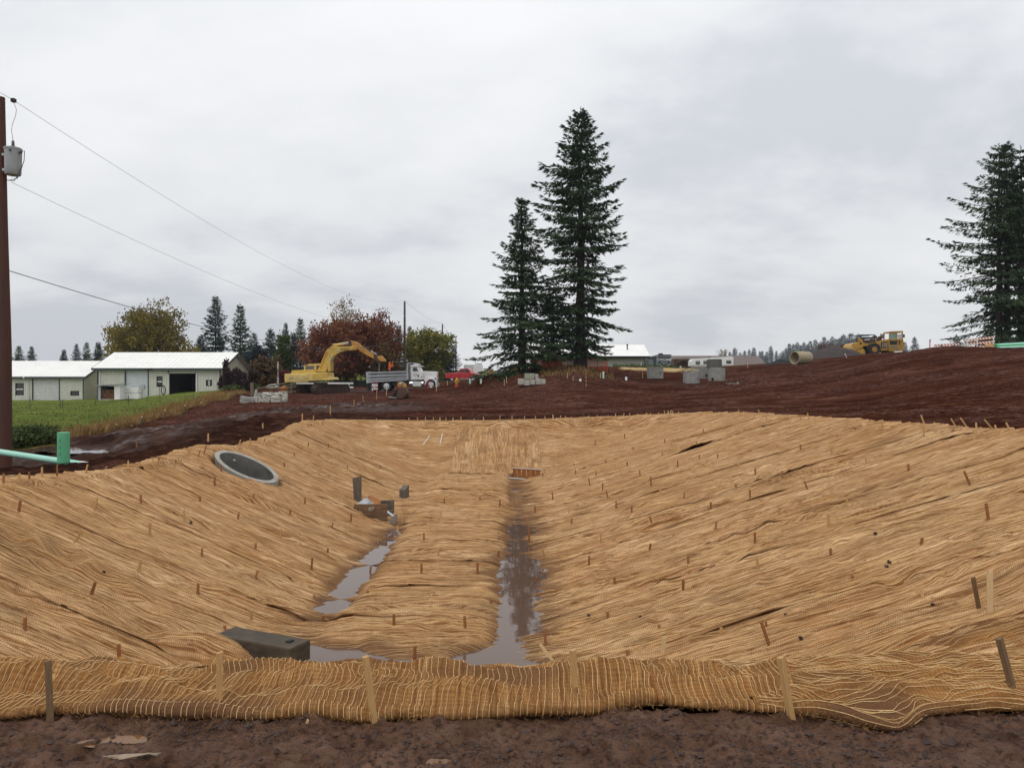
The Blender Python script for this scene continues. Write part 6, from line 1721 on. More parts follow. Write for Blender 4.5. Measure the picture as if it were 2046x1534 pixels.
# motor scraper on the ridge
def scraper():
    d = 104.0; k = d / F; zb = pZ(709, d)
    t = thing('motor_scraper', 'yellow motor scraper with high cab standing on the ridge', 'scraper', (pX(1750, d), d, zb))
    X = lambda zx: (1680 + zx / 12.79 - 1750) * k
    Z = lambda zy: (709 - (640 + zy / 12.79)) * k
    pl = lambda L_: [(X(a), Z(b)) for a, b in L_]
    Y1 = mat('scraper_yellow', (0.46, 0.265, 0.038), (0.34, 0.18, 0.028), rough=.5, scale=1.5, bump=.03, dirt=(.12, .065, .035), dirt_amt=.5)
    MB().prism(pl([(200, 740), (225, 660), (300, 590), (480, 555), (560, 560), (600, 600), (560, 680), (370, 800), (300, 880), (240, 860)]), -.2, 2.8).build('bowl', Y1, t, bevel=.06)
    MB().prism(pl([(380, 800), (540, 720), (590, 790), (580, 905), (430, 915), (300, 880)]), -.4, 2.9).build('apron', Y1, t, bevel=.05)
    MB().prism(pl([(430, 910), (430, 790), (520, 770), (520, 910)]), -.55, -.35).build('side_blade', Y1, t, bevel=.02)
    MB().prism(pl([(490, 470), (530, 440), (600, 580), (610, 640), (560, 620)]), .2, .8).build('push_arm', M_YORANGE, t, bevel=.03)
    MB().prism(pl([(560, 590), (780, 580), (860, 560), (900, 640), (560, 670)]), .3, 2.0).build('gooseneck', Y1, t, bevel=.05)
    f = MB(); f.prism(pl([(510, 385), (510, 360), (905, 360), (905, 378)]), .2, .45); f.prism(pl([(580, 470), (580, 425), (850, 425), (850, 460)]), .2, 2.4); f.prism(pl([(510, 385), (905, 378), (905, 362), (510, 362)]), 2.0, 2.25)
    for a in (530, 880): f.prism(pl([(a - 8, 470), (a - 8, 370), (a + 8, 370), (a + 8, 470)]), .2, .4)
    f.build('elevator_frame', M_BLK, t)
    MB().prism(pl([(580, 500), (840, 480), (960, 500), (900, 560), (600, 560)]), .3, 2.2).build('conveyor', M_RUST, t, bevel=.02)
    MB().prism(pl([(880, 570), (960, 540), (1060, 500), (1225, 500), (1230, 770), (900, 775), (870, 600)]), .2, 2.4).build('engine_frame', Y1, t, bevel=.04)
    e = MB(); rr_ = random.Random(4)
    for i in range(16): e.box((X(rr_.uniform(850, 1190)), rr_.uniform(.2, 1.8), Z(rr_.uniform(390, 540))), (rr_.uniform(.15, .5), rr_.uniform(.2, .6), rr_.uniform(.12, .4)), (0, rr_.uniform(-.4, .4), 0))
    e.build('engine', M_RUST, t, bevel=.015)
    h = MB()
    for i in range(6): a = 1050 + i * 24; h.tube([(X(a), .5 + i * .1, Z(430)), (X(a + 8), .5 + i * .1, Z(330 + (i % 2) * 20)), (X(a + 26), .5 + i * .1, Z(400))], .03, 5)
    h.build('hoses', M_BLK, t)
    MB().prism(pl([(1045, 700), (1045, 550), (1190, 540), (1190, 700)]), .12, .22).build('engine_opening', M_RUST, t)
    for a in (1080, 1130, 1165): MB().cyl((X(a), .08, Z(690)), (X(a), .08, Z(580)), .06, n=7).build('filter', M_STEEL, t)
    # cab
    c = MB(); c.prism(pl([(1228, 310), (1235, 285), (1560, 268), (1575, 290), (1575, 312), (1228, 322)]), -.2, 1.6)
    for a, b_ in ((1228, 1250), (1375, 1405), (1550, 1572)): c.prism(pl([(a, 490), (a, 310), (b_, 305), (b_, 490)]), -.2, 0.0); c.prism(pl([(a, 490), (a, 310), (b_, 305), (b_, 490)]), 1.4, 1.6)
    c.prism(pl([(1225, 520), (1225, 480), (1580, 478), (1580, 520)]), -.2, 1.6)
    cab = c.build('cab', Y1, t, bevel=.02)
    MB().prism(pl([(1252, 484), (1252, 340), (1372, 336), (1372, 482)]), -.12, -.10).build('window', mat('green_tint_glass', (0.17, 0.36, 0.34), rough=.15, bump=0), cab)
    MB().prism(pl([(1420, 480), (1425, 360), (1548, 350), (1548, 478)]), -.12, -.10).build('window', mat('pale_sky_glass', (0.52, 0.54, 0.56), rough=.15, bump=0), cab)
    MB().prism(pl([(1220, 780), (1220, 510), (1585, 505), (1615, 600), (1615, 770), (1480, 780)]), -.1, 1.7).build('tractor_body', Y1, t, bevel=.05)
    g = MB().prism(pl([(1242, 625), (1242, 518), (1430, 515), (1430, 622)]), -.14, -.1).build('radiator', M_BLK, t)
    for i in range(4): MB().prism(pl([(1232, 662 + i * 28), (1232, 652 + i * 28), (1468, 648 + i * 28), (1468, 658 + i * 28)]), -.15, -.1).build('louver', M_BLK if i % 2 else M_CONC_L, t)
    for i in range(3): MB().cyl((X(1490), -.14, Z(530 + i * 40)), (X(1490), -.1, Z(530 + i * 40)), .10, n=10).build('lamp', M_BLK, t)
    MB().prism(pl([(1225, 790), (1225, 745), (1610, 745), (1610, 775), (1480, 790)]), -.2, 1.8).build('bumper', Y1, t, bevel=.03)
    MB().box((X(1602), -.1, Z(400)), (.22, .08, .42)).build('mirror', M_BLK, t)
    for (zx, y) in ((825, -.15), (825, 2.4), (1400, 2.4), (260, 2.6)): wheel(t, X(zx), y, Z(740) if zx > 300 else Z(760), .86, .65, rimm=M_YORANGE, n=20, rim=.45)
    MB().bb(X(225), X(285), -.23, -.2, Z(710), Z(670)).build('badge', M_WHITE, t); MB().bb(X(238), X(268), -.24, -.231, Z(697), Z(680)).build('badge', M_BLK, t)
    MB().prism(pl([(455, 560), (530, 565), (490, 625), (470, 620)]), -.23, -.2).build('opening', M_BLK, t)
scraper()
# ------------------------------------------------------------------ utility poles and wires
M_POLE = mat('creosoted_pole', (0.085, 0.030, 0.018), (0.038, 0.014, 0.010), rough=0.75, scale=5, stretch=(1, 1, .12), bump=0.4, bdist=.02)
M_POLE2 = mat('grey_pole', (0.115, 0.085, 0.065), (0.06, 0.045, 0.036), rough=0.85, scale=5, stretch=(1, 1, .12), bump=0.3)
M_TANK = mat('transformer_grey', (0.34, 0.36, 0.37), (0.30, 0.32, 0.33), rough=0.4, scale=3, bump=0, dirt=(.2, .17, .15), dirt_amt=.2)
M_WIRE = mat('wire', (0.13, 0.13, 0.14), rough=0.6, scale=1, bump=0)
M_PORC = mat('brown_porcelain', (0.10, 0.085, 0.08), rough=.25, scale=1, bump=0)

d = 20.0
pb = Vector((pX(10.5, d), d, pZ(950, d)))
t = thing('utility_pole', 'tall reddish brown utility pole at the left edge, carrying a grey transformer', 'utility pole', pb)
ht = pZ(195, d) - pb.z
MB().tube([(0, 0, -.5), (0.0, 0, ht * .33), (pX(5, d) - pb.x, 0, ht * .66), (pX(1.5, d) - pb.x, 0, ht)], [.165, .15, .125, .10], 16).build('pole', M_POLE, t, smooth=True)
def lp(px, py): return Vector((pX(px, d) - pb.x, 0, pZ(py, d) - pb.z))
a, b = lp(29, 350), lp(29, 298)
tk = MB().lathe([(.001, 0), (.17, 0), (.19, .03), (.195, .25), (.20, .62), (.205, .66), (.215, .665), (.215, .70), (.19, .715), (.001, .73)], 22, c=a + Vector((0, -.06, -.02))).build('transformer', M_TANK, t, smooth=True)
c0 = a + Vector((0, -.06, .70))
MB().lathe([(.025, 0), (.055, .01), (.03, .04), (.05, .055), (.028, .085), (.045, .10), (.026, .13), (.04, .145), (.022, .18), (.012, .20), (.001, .205)], 12, c=c0).build('insulator', M_PORC, tk, smooth=True)
br = MB(); br.box(a + Vector((-.17, -.04, .12)), (.22, .10, .06)); br.box(a + Vector((-.17, -.04, .52)), (.22, .10, .06)); br.build('bracket', M_STEEL, tk)
bs = MB(); bs.cyl(a + Vector((.19, -.10, .55)), a + Vector((.27, -.12, .58)), .03, n=8); bs.build('bushing', M_PORC, tk)
bs = MB(); bs.cyl(a + Vector((.06, -.26, .58)), a + Vector((.06, -.31, .60)), .03, n=8); bs.build('bushing', M_PORC, tk)
w = MB()
w.tube([c0 + Vector((0, 0, .2)), lp(25.5, 262) + Vector((0, -.05, 0)), lp(24.5, 250), lp(31, 232), lp(33, 220), lp(27, 203)], .006, 5)
w.build('jumper_wire', M_WIRE, t)
w = MB(); w.tube([a + Vector((.27, -.12, .58)), a + Vector((.34, -.12, .60)), a + Vector((.33, -.12, .35)), a + Vector((.22, -.12, .02)), a + Vector((.05, -.1, -.18)), lp(14, 360)], .010, 5)
w.build('service_loop', M_WIRE, t)
w = MB(); w.tube([a + Vector((.27, -.12, .56)), a + Vector((.26, -.12, .2)), a + Vector((.15, -.12, -.12)), lp(16, 361)], .010, 5); w.build('service_loop', M_WIRE, t)
MB().box(lp(27, 201), (.10, .10, .09)).build('clamp', M_BLACK, t)
for py in (204, 214): MB().cyl(lp(6, py), lp(11, py + 1), .012, n=6).build('bolt', M_STEEL, t)

FP = []
for px, top, base, d_, lb in ((808.5, 603, 745, 105, 'nearest of the three far wooden power poles, behind the truck'), (884, 648, 750, 150, 'middle far power pole right of the yellow tree'), (911, 675, 748, 205, 'farthest thin power pole, between the yellow tree and the firs')):
    x = pX(px, d_); zt = pZ(top, d_); z0 = gz(x, d_)
    t = thing('utility_pole', lb, 'utility pole', (x, d_, z0), 0, 'far wooden power poles')
    MB().tube([(0, 0, -.5), (0, 0, (zt - z0) * .5), (0.0, 0, zt - z0)], [.20, .17, .13], 10).build('pole', M_POLE2, t, smooth=True)
    c = MB(); c.lathe([(.03, 0), (.07, .02), (.04, .08), (.06, .1), (.02, .18)], 8, c=(0, 0, zt - z0)); c.build('insulator', M_PORC, t)
    q = MB(); q.box((0, -.12, zt - z0 - 2.0), (.12, .12, .12)); q.build('clamp', M_STEEL, t)
    FP.append((x, d_, zt))

def wire(name, label, pts, r):
    pts = [Vector(p) for p in pts]
    V = []
    for i in range(len(pts) - 1):
        a, b = pts[i], pts[i+1]
        n = 14
        for j in range(n): V.append(a.lerp(b, j / n))
    V.append(pts[-1])
    m = MB().tube(V, r, 5); o = m.build(name, M_WIRE); tag(o, label, 'wire', 'overhead wires'); return o
def sagwire(name, label, A, B, sag, r, ext=None):
    A, B = Vector(A), Vector(B); P = []
    for i in range(41):
        f = i / 40; p = A.lerp(B, f); p.z -= sag * 4 * f * (1 - f); P.append(p)
    if ext is not None: P = [Vector(ext)] + P
    m = MB().tube(P, r, 5); o = m.build(name, M_WIRE); tag(o, label, 'wire', 'overhead wires'); return o
T1 = at(26, 200, 20) + Vector((0, -.05, 0))
sagwire('overhead_wire', 'topmost thin wire running from the left pole top to the far poles', T1, (FP[0][0], FP[0][1], FP[0][2] + .15), 1.9, .0055, ext=at(-120, 118, 17))
sagwire('overhead_wire', 'middle wire starting just below the grey transformer', at(22, 364, 20), (FP[0][0] + .1, FP[0][1], FP[0][2] - 3.2), 1.6, .0055)
sagwire('overhead_wire', 'lowest thick cable from the left pole, sagging in front of the red maple', at(18, 541, 20), (FP[0][0], FP[0][1] - .1, FP[0][2] - 4.4), 2.1, .012)
sagwire('overhead_wire', 'short wire between the near and the middle far pole, upper', (FP[0][0], FP[0][1], FP[0][2] + .15), (FP[1][0], FP[1][1], FP[1][2] + .1), .5, .014)
sagwire('overhead_wire', 'short wire between the near and the middle far pole, lower', (FP[0][0] + .1, FP[0][1], FP[0][2] - 3.2), (FP[1][0], FP[1][1], FP[1][2] - 3.0), .7, .014)
sagwire('overhead_wire', 'short wire between the middle and the farthest power pole', (FP[1][0], FP[1][1], FP[1][2] + .1), (FP[2][0], FP[2][1], FP[2][2]), .6, .016)

# ------------------------------------------------------------------ things by the basin
M_GREENP = mat('green_pvc', (0.12, 0.42, 0.22), (0.10, 0.36, 0.19), rough=.45, scale=3, bump=0.0, dirt=(.10, .13, .08), dirt_amt=.5)
M_MINT = mat('mint_pvc', (0.36, 0.66, 0.55), (0.31, 0.60, 0.49), rough=.35, scale=2, bump=0.0)
d = 14.6
p = Vector((pX(127, d), d, gz(pX(127, d), d)))
t = thing('pipe', 'upright capped green plastic pipe standing on the dark soil', 'pipe', p)
zt = pZ(863.5, d) - p.z; r = 11.3 / F * d
MB().lathe([(r, -.12), (r, zt - .003), (r - .008, zt), (.001, zt + .004)], 24).build('pipe_wall', M_GREENP, t, smooth=True)
MB().lathe([(r + .003, .10), (r + .004, .105), (r + .003, .115)], 24).build('ring_mark', mat('pipe_mark', (.05, .12, .08), bump=0), t)
for i in range(3): MB().bb(-.004, .004, -r - .003, -r + .004, .25 + i * .13, .31 + i * .13).build('print_mark', M_BLK, t)
d = 15.2
a = at(-60, 894, d + .6); b = at(174, 929, d - .15)
t = thing('pipe', 'pale mint plastic pipe lying behind the upright green one, white cut end', 'pipe', b)
ax = (a - b)
MB().cyl((0, 0, 0), ax, .062, n=18).build('pipe_wall', M_MINT, t, smooth=True)
MB().cyl(-ax.normalized() * .03, ax.normalized() * .14, .064, n=18).build('pipe_end', M_WHITE, t, smooth=True)

M_PLANK = mat('old_planks', (0.185, 0.105, 0.055), (0.085, 0.046, 0.026), rough=.8, scale=3, stretch=(.6, 3, 6), bump=.35, dirt=(.05, .04, .03), dirt_amt=.5)
# slanted concrete pipe end on the left bank
M_RIM = mat('pipe_rim_concrete', (0.36, 0.35, 0.30), (0.22, 0.215, 0.19), rough=.85, scale=4, bump=.3, dirt=(.16, .11, .07), dirt_amt=.6)
def pipe_end():
    A, B = PIPE_A, PIPE_B
    P0, P1 = at(436, 901, A.y), at(551, 962, B.y)
    cen = (P0 + P1) / 2; u = (P1 - P0) / 2
    side = Vector((0.12, 0.52, 0.06))
    t = thing('concrete_pipe', 'oblique concrete pipe end with an oval rim on the left bank', 'pipe', cen)
    n = 48; th = .105
    def ring(dz, inner):
        R = []
        for i in range(n):
            w = 2 * math.pi * i / n
            uu = u * math.cos(w) * (1 - (th / u.length if inner else 0)); ss = side * math.sin(w) * (1 - (th / side.length if inner else 0))
            R.append(uu + ss + Vector((0, 0, dz)))
        return R
    o0, o1, i0, i1 = ring(0, False), ring(-1.0, False), ring(0.0, True), ring(-1.15, True)
    Vv = o0 + o1 + i0 + i1; Fv = []
    for i in range(n):
        j = (i + 1) % n
        Fv += [(i, n + i, n + j, j)]
    mesh_obj('pipe_wall', Vv[:2*n], Fv, M_CONC, t)
    mesh_obj('pipe_bore', i0 + i1, [(n + i, i, (i+1) % n, n + (i+1) % n) for i in range(n)], M_CONC_D, t)  # inner faces in a darker concrete tone than the outer wall
    mesh_obj('pipe_floor', [q + Vector((0, 0, .02)) for q in i1], [tuple(range(n))], M_PLANK, t)
    lip = MB(); lip.add([q for q in o0] + [q for q in i0], [(n + i, i, (i+1) % n, n + (i+1) % n) for i in range(n)]); lip.build('rim', M_RIM, t)
    lu = MB(); lu.tube([u * -.62 + side * .35 + Vector((0, 0, -.12)), u * -.57 + side * .35 + Vector((0, 0, -.10))], .03, 6); lu.build('lifting_eye', M_STEEL, t)
pipe_end()

# long wet concrete beam at the foot of the berm
def beam():
    M_B = mat('wet_beam', (0.085, 0.066, 0.045), (0.030, 0.024, 0.017), rough=.9, scale=4, stretch=(1, 1, 3), bump=.35, dirt=(.19, .15, .09), dirt_amt=.35)
    z = -1.22
    dl = (CAMZ - z) * F / (1266 - CY); dr = (CAMZ - z) * F / (1292 - CY)
    a = Vector((pX(440, dl), dl, z)); b = Vector((pX(585, dr), dr, z))
    ax = (b - a).normalized(); nx = Vector((-ax.y, ax.x, 0)).normalized()
    if nx.y < 0: nx = -nx
    w = .33; L_ = (b - a).length + .06; hgt = .22
    t = thing('concrete_beam', 'dark wet concrete beam lying half in the pool at the foot of the berm', 'beam', a)
    m = MB().box((L_/2 - .05, w/2 - .05, -hgt/2), (L_, w, hgt)); ang = math.atan2(ax.y, ax.x)
    o = m.build('beam_body', M_B, t, bevel=.018, rot=(0.0, 0, ang))
    h = MB().box((L_ - .2, w/2 - .05, .008), (.06, .07, .02)).build('lifting_socket', M_BLACK, t, rot=(0, 0, ang))
beam()

# timber box and posts in the middle left of the bed
M_POSTG = mat('grey_board', (0.150, 0.125, 0.095), (0.055, 0.045, 0.036), rough=.85, scale=4, stretch=(5, 5, .5), bump=.4)
M_ORW = mat('orange_wood', (0.36, 0.135, 0.030), (0.17, 0.060, 0.018), rough=.7, scale=5, stretch=(4, 4, .8), bump=.3, dirt=(.11, .05, .02), dirt_amt=.5)
d0 = cast(748, 1036).y
kk = d0 / F
def q3(px, py, dd=0.0): return Vector(((px - CX) * (d0 + dd) / F, d0 + dd, CAMZ - (py - CY) / F * (d0 + dd)))
org = q3(748, 1036)
t = thing('post', 'tall grey weathered board standing behind the timber box', 'post', q3(715, 1010, .9))
m = MB(); A_, B_ = q3(708.5, 1008, .9) - q3(715, 1010, .9), q3(722, 1004, .9) - q3(715, 1010, .9); C_, D_ = q3(721, 951.5, .9) - q3(715, 1010, .9), q3(704.5, 955, .9) - q3(715, 1010, .9)
yv = Vector((0, .07, 0)); dn = Vector((0, 0, -.25))
m.add([A_ + dn, B_ + dn, C_, D_, A_ + yv + dn, B_ + yv + dn, C_ + yv, D_ + yv], [(0,1,2,3), (7,6,5,4), (3,2,6,7), (1,5,6,2), (0,3,7,4), (0,4,5,1)]); m.build('board', M_POSTG, t)
t = thing('timber_box', 'broken box of brown planks with a grey metal sheet and an orange beam in it', 'box', org)
def quadplate(name, pts, th, m_, nrm=Vector((0, 1, 0)), par=None):
    P = [Vector(p) - org for p in pts]; Q = [p + nrm * th for p in P]
    mb = MB().add(P + Q, [(0,1,2,3), (7,6,5,4), (0,4,5,1), (1,5,6,2), (2,6,7,3), (3,7,4,0)]); return mb.build(name, m_, par or t, bevel=.006)
for i in range(4):
    f0, f1 = i / 4, (i + 1) / 4 - .03
    L0, L1 = q3(715, 1007), q3(719, 1040); R0, R1 = q3(773.5, 1007, -.1), q3(773.5, 1042, -.1)
    quadplate('plank', [L0.lerp(L1, f1), R0.lerp(R1, f1), R0.lerp(R1, f0), L0.lerp(L1, f0)], .05, M_PLANK)
quadplate('batten', [q3(750, 1042, -.06), q3(754, 1042, -.06), q3(754, 1007, -.06), q3(750, 1007, -.06)], .03, M_PLANK)
for i in range(3):
    f0, f1 = i / 3, (i + 1) / 3 - .03
    L0, L1 = q3(760, 999.5, .45), q3(760, 1040, .45); R0, R1 = q3(787, 999.5, .45), q3(787, 1026, .45)
    quadplate('plank', [L0.lerp(L1, f1), R0.lerp(R1, f1), R0.lerp(R1, f0), L0.lerp(L1, f0)], .06, M_POSTG)
quadplate('metal_sheet', [q3(710, 1008, .05), q3(748, 1008, .1), q3(733, 994, .5), q3(728, 996, .5)], .02, M_STEEL)
quadplate('orange_beam', [q3(734, 993, .35), q3(738, 989, .38), q3(761, 1001, .2), q3(754, 1010, .12)], .12, M_ORW)
quadplate('side_plank', [q3(705.5, 1015, .1), q3(716, 1024, 0), q3(716, 1008, 0), q3(708, 1006, .1)], .05, M_PLANK)
quadplate('fallen_board', [q3(775, 1040, -.2), q3(788, 1050, -.35), q3(795, 1030, -.1), q3(791, 1026, -.05)], .03, M_POSTG)
quadplate('fallen_board', [q3(773, 1024, .05), q3(788, 1034, -.05), q3(788, 1030, 0), q3(774, 1019, .1)], .02, M_STEEL)
kn = MB()
for i in range(7):
    a = i * 2.4; kn.tube([q3(742, 1016, -.04) - org, q3(742 + 4 * math.cos(a), 1016 + 4 * math.sin(a), -.10) - org, q3(742 + 6 * math.cos(a + 1), 1017 + 5 * math.sin(a + .8), -.06) - org], .008, 4)
kn.build('frayed_rope', M_CONC_L, t)
dp = cast(808, 998).y
def q4(px, py, dd=0.0): return Vector(((px - CX) * (dp + dd) / F, dp + dd, CAMZ - (py - CY) / F * (dp + dd)))
o4 = q4(808, 998)
t = thing('post', 'short squat grey timber post right of the timber box', 'post', o4)
top = [q4(797.5, 978, 0), q4(809, 978.5, -.05), q4(817.5, 968, .35), q4(806, 968, .35)]
bot = [Vector((v.x, v.y, o4.z - .25)) for v in top]
MB().add([v - o4 for v in bot + top], [(3,2,1,0), (4,5,6,7), (0,1,5,4), (1,2,6,5), (2,3,7,6), (3,0,4,7)]).build('post_body', M_POSTG, t, bevel=.01)
t = thing('board', 'thin board edge sticking out of the wet hollow beside the squat post', 'board', q4(826, 1010, -.5))
m = MB(); b0 = q4(826, 1010, -.5); m.add([q4(818, 1001, -.2) - b0, q4(829, 1012, -.6) - b0, q4(835, 997, -.3) - b0, q4(834, 996, -.3) - b0, q4(828, 1009, -.55) - b0, q4(819, 999, -.15) - b0], [(0,1,2,3,4,5), (5,4,3,2,1,0)]); m.build('board_body', M_POSTG, t)

# rusty weir box at the head of the bed
dw = cast(1045, 957).y + .1
def q5(px, py, dd=0.0): return Vector(((px - CX) * (dw + dd) / F, dw + dd, CAMZ - (py - CY) / F * (dw + dd)))
o5 = q5(1048, 953)
t = thing('weir_box', 'rusty orange timber weir at the head of the right channel', 'weir', o5)
for i in range(6):
    f0, f1 = i / 6, (i + 1) / 6 - .02
    A0, A1 = q5(1024, 936), q5(1080, 940); B0, B1 = q5(1025, 952.5), q5(1080, 957)
    P = [B0.lerp(B1, f0), B0.lerp(B1, f1), A0.lerp(A1, f1), A0.lerp(A1, f0)]
    P = [p - o5 for p in P]; MB().add(P + [p + Vector((0, .06, 0)) for p in P], [(0,1,2,3), (7,6,5,4), (0,4,5,1), (1,5,6,2), (2,6,7,3), (3,7,4,0)]).build('plank', M_ORW, t, bevel=.006)
MB().tube([q5(1022, 935) - o5, q5(1084, 939) - o5], .035, 4).build('top_rail', mat('pale_rail', (.42, .30, .22), rough=.7), t)
MB().tube([q5(1018, 955, -.25) - o5, q5(1060, 958, -.25) - o5], .03, 4).build('sill', M_CONC_L, t)
MB().add([q5(1018, 956) - o5, q5(1026, 956) - o5, q5(1026, 944) - o5, q5(1016, 947, .3) - o5], [(0,1,2,3)]).build('side_wall', M_PLANK, t)

# ------------------------------------------------------------------ stakes
M_LATH = mat('fresh_stake_wood', (0.52, 0.315, 0.125), (0.33, 0.175, 0.062), rough=.75, scale=5, stretch=(2.2, 1.5, .7), bump=.2)
M_LATHO = mat('wet_stake_wood', (0.32, 0.125, 0.040), (0.14, 0.056, 0.021), rough=.7, scale=5, stretch=(2.2, 1.5, .7), bump=.2, dirt=(.05, .03, .02), dirt_amt=.4)
M_LATHP = mat('pale_stake_wood', (0.62, 0.46, 0.25), (0.46, 0.31, 0.15), rough=.75, scale=5, stretch=(2.2, 1.5, .7), bump=.2)
M_LATHD = mat('dark_stake_wood', (0.20, 0.120, 0.058), (0.075, 0.045, 0.024), rough=.75, scale=5, stretch=(2.2, 1.5, .7), bump=.2)
def stake_mesh(m_, nm, seed):
    r = random.Random(seed); b = MB()
    P = [(-.5, -.5, -.35), (.5, -.5, -.35), (.5, .5, -.35), (-.5, .5, -.35), (-.5, -.5, .3), (.47, -.5, .33), (.5, .5, .33), (-.47, .5, .3),
         (-.5 + r.uniform(0, .06), -.5, 1 - r.uniform(0, .02)), (.5, -.5, 1 + r.uniform(-.01, .02)), (.48, .5, 1.0), (-.46, .5, 1 - r.uniform(0, .02))]
    b.add(P, [(3,2,1,0), (0,1,5,4), (1,2,6,5), (2,3,7,6), (3,0,4,7), (4,5,9,8), (5,6,10,9), (6,7,11,10), (7,4,8,11), (8,9,10,11)])
    o = b.build(nm, m_); me = o.data; bpy.data.objects.remove(o); return me
SM = {'n': [stake_mesh(M_LATH, 'stake', i) for i in range(3)], 'o': [stake_mesh(M_LATHO, 'stake', 5 + i) for i in range(3)], 'p': [stake_mesh(M_LATHP, 'stake', 9 + i) for i in range(2)], 'd': [stake_mesh(M_LATHD, 'stake', 12)]}
rstk = random.Random(77)
def stake(bx, by, tx, ty, kind, label, group, cat='stake', name='wooden_stake', wpx=None, fn=None, d=None, wid=0.027, thk=0.017):
    p = cast(bx, by + .5, fn) if d is None else on(bx, d)
    top = at(tx, ty, p.y + rstk.uniform(-.02, .05))
    ax = top - p; L_ = ax.length
    if wpx: wid = wpx / F * p.y
    o = bpy.data.objects.new(name, rstk.choice(SM[kind])); COL.objects.link(o)
    q = ax.to_track_quat('Z', 'Y').to_matrix().to_4x4()
    tw = rstk.uniform(-.45, .45)
    xh = ax.normalized(); xr = Vector((math.cos(tw), math.sin(tw), 0)); xr = (xr - xh * xr.dot(xh)).normalized(); yr = xh.cross(xr)
    M_ = Matrix((xr, yr, xh)).transposed().to_4x4(); M_.translation = p
    o.matrix_world = M_ @ Matrix.Diagonal((wid, thk, L_, 1))
    tag(o, label, cat, group)
    return o
# foreground stakes, one by one
FRONT = [(100,1425,96,1319,'d','dark wet stake in the front hem, leftmost of the tall front stakes',13),(438,1408,439,1302,'n','upright stake in the front berm below the dark concrete beam',12),
 (747,1437,730,1310,'n','stout stake leaning left in the rolled hem, centre front',13),(1149,1388,1144,1297,'n','flat upright stake in the front berm, below the end of the right channel',12),
 (1579,1425,1559,1312,'n','thick stake with a frayed white top where the two front mats meet',13),(2027,1392,1996,1274,'d','dark split stake leaning left at the lower right edge',12),
 (1978,1232,1977,1139,'p','tallest pale stake standing on the right, beside a dark leaning one',11),(1957,1220,1944,1153,'d','dark leaning stake just left of the tallest pale stake',8),
 (1324,1312,1327,1271,'p','broad pale stake top on the crest right of the pool',9),(1107,1322,1079,1286,'p','pale stake fallen over beside the pool end',6),
 (238,1322,237,1286,'o','brown stake on the left end of the front berm crest',7),(554,1338,557,1290,'n','stake standing right in front of the concrete beam',7),(828,1338,829,1290,'o','brown stake on the berm crest in front of the pool',6),
 (619,1339,622,1326,'n','short stake tip on the crest by the pool, right of the concrete beam',5),(50,1268,50,1233,'o','brown stake low on the left bank near the frame edge',6),
 (1537,1289,1521,1242,'o','left stake of a crossed pair on the lower right bank',6),(1532,1262,1530,1241,'o','shorter stake of the crossed pair on the lower right bank',5)]
for bx, by, tx, ty, k, lb, w in FRONT:
    fnf = None
    dd = None
    if by > 1380: dd = F * CAMZ / (by - CY) * .985
    if dd:
        x = pX(bx, dd); o = stake(bx, by, tx, ty, k, lb, 'tall stakes of the front berm', wpx=w, d=dd, thk=.022)
        p0 = at(bx, by - 2, dd); top = at(tx, ty, dd + .02); ax = top - p0
        xh = ax.normalized(); xr = (Vector((1, .55, 0)) - xh * Vector((1, .55, 0)).dot(xh)).normalized(); M_ = Matrix((xr, xh.cross(xr), xh)).transposed().to_4x4(); M_.translation = p0
        o.matrix_world = M_ @ Matrix.Diagonal((w / F * dd * .95, .026, ax.length, 1))
    else:
        stake(bx, by, tx, ty, k, lb, 'stakes near the front berm', wpx=w)

S_LR = "7,971,7,946;38,967,39,945;59,964,58,942;84,960,84,933;114,957,114,929;170,950,175,928;208,941,214,931;257,936,256,920;305,929,305,916;318,929,317,913;356,925,355,910;347,937,348,919;375,910,380,897;395,915,400,899;407,910,412,889;476,894,481,878;500,890,500,875;527,884,529,876;604,856,604,847;609,856,609,845;616,856,616,845;622,855,621,846;628,855,629,843;633,855,634,845;639,852,639,846;645,850,645,840;650,849,650,841"
S_LB = "36,1032,41,999;188,1022,194,994;282,1009,281,988;306,962,307,946;399,1005,400,992;369,1046,367,1018;299,1070,300,1044;148,1086,165,1058;276,1143,282,1116;403,1116,404,1094;475,1040,477,1025;507,1003,506,987;510,1101,511,1084;509,1158,515,1140;395,1193,396,1165;180,1194,191,1162;72,974,72,959;429,970,429,952;442,945,442,928;473,950,472,940;503,1242,502,1218;449,1264,449,1249;588,915,588,904;637,913,637,907;676,915,677,907;709,916,709,909;743,918,743,912;616,893,616,884;656,895,656,886;676,873,677,866;568,934,568,924;694,939,694,930;726,935,725,926;760,936,760,929;580,1033,580,1018;560,1075,561,1056;662,1060,665,1044;701,1044,702,1026;655,1106,655,1095;622,1140,624,1114;610,1008,609,995;804,1047,804,1027"
S_FL = "755,1086,755,1074;739,1147,741,1131;847,1080,847,1064;842,1147,842,1125;881,1037,881,1023;888,1008,888,994;862,1197,863,1185;876,1110,876,1105;795,1065,794,1050;628,1199,628,1188;737,1191,734,1180;981,1207,981,1198;645,1248,646,1229;787,1254,787,1226;930,1263,928,1230;959,1003,959,992;998,1017,999,998;959,1039,956,1024;1033,1012,1033,1000;1069,1025,1069,1010;1048,1045,1048,1033;1058,1087,1056,1053;993,1115,998,1099;954,1149,954,1123;917,965,917,955;951,988,951,983;1072,1169,1072,1152;895,1333,895,1325;932,1330,933,1321"
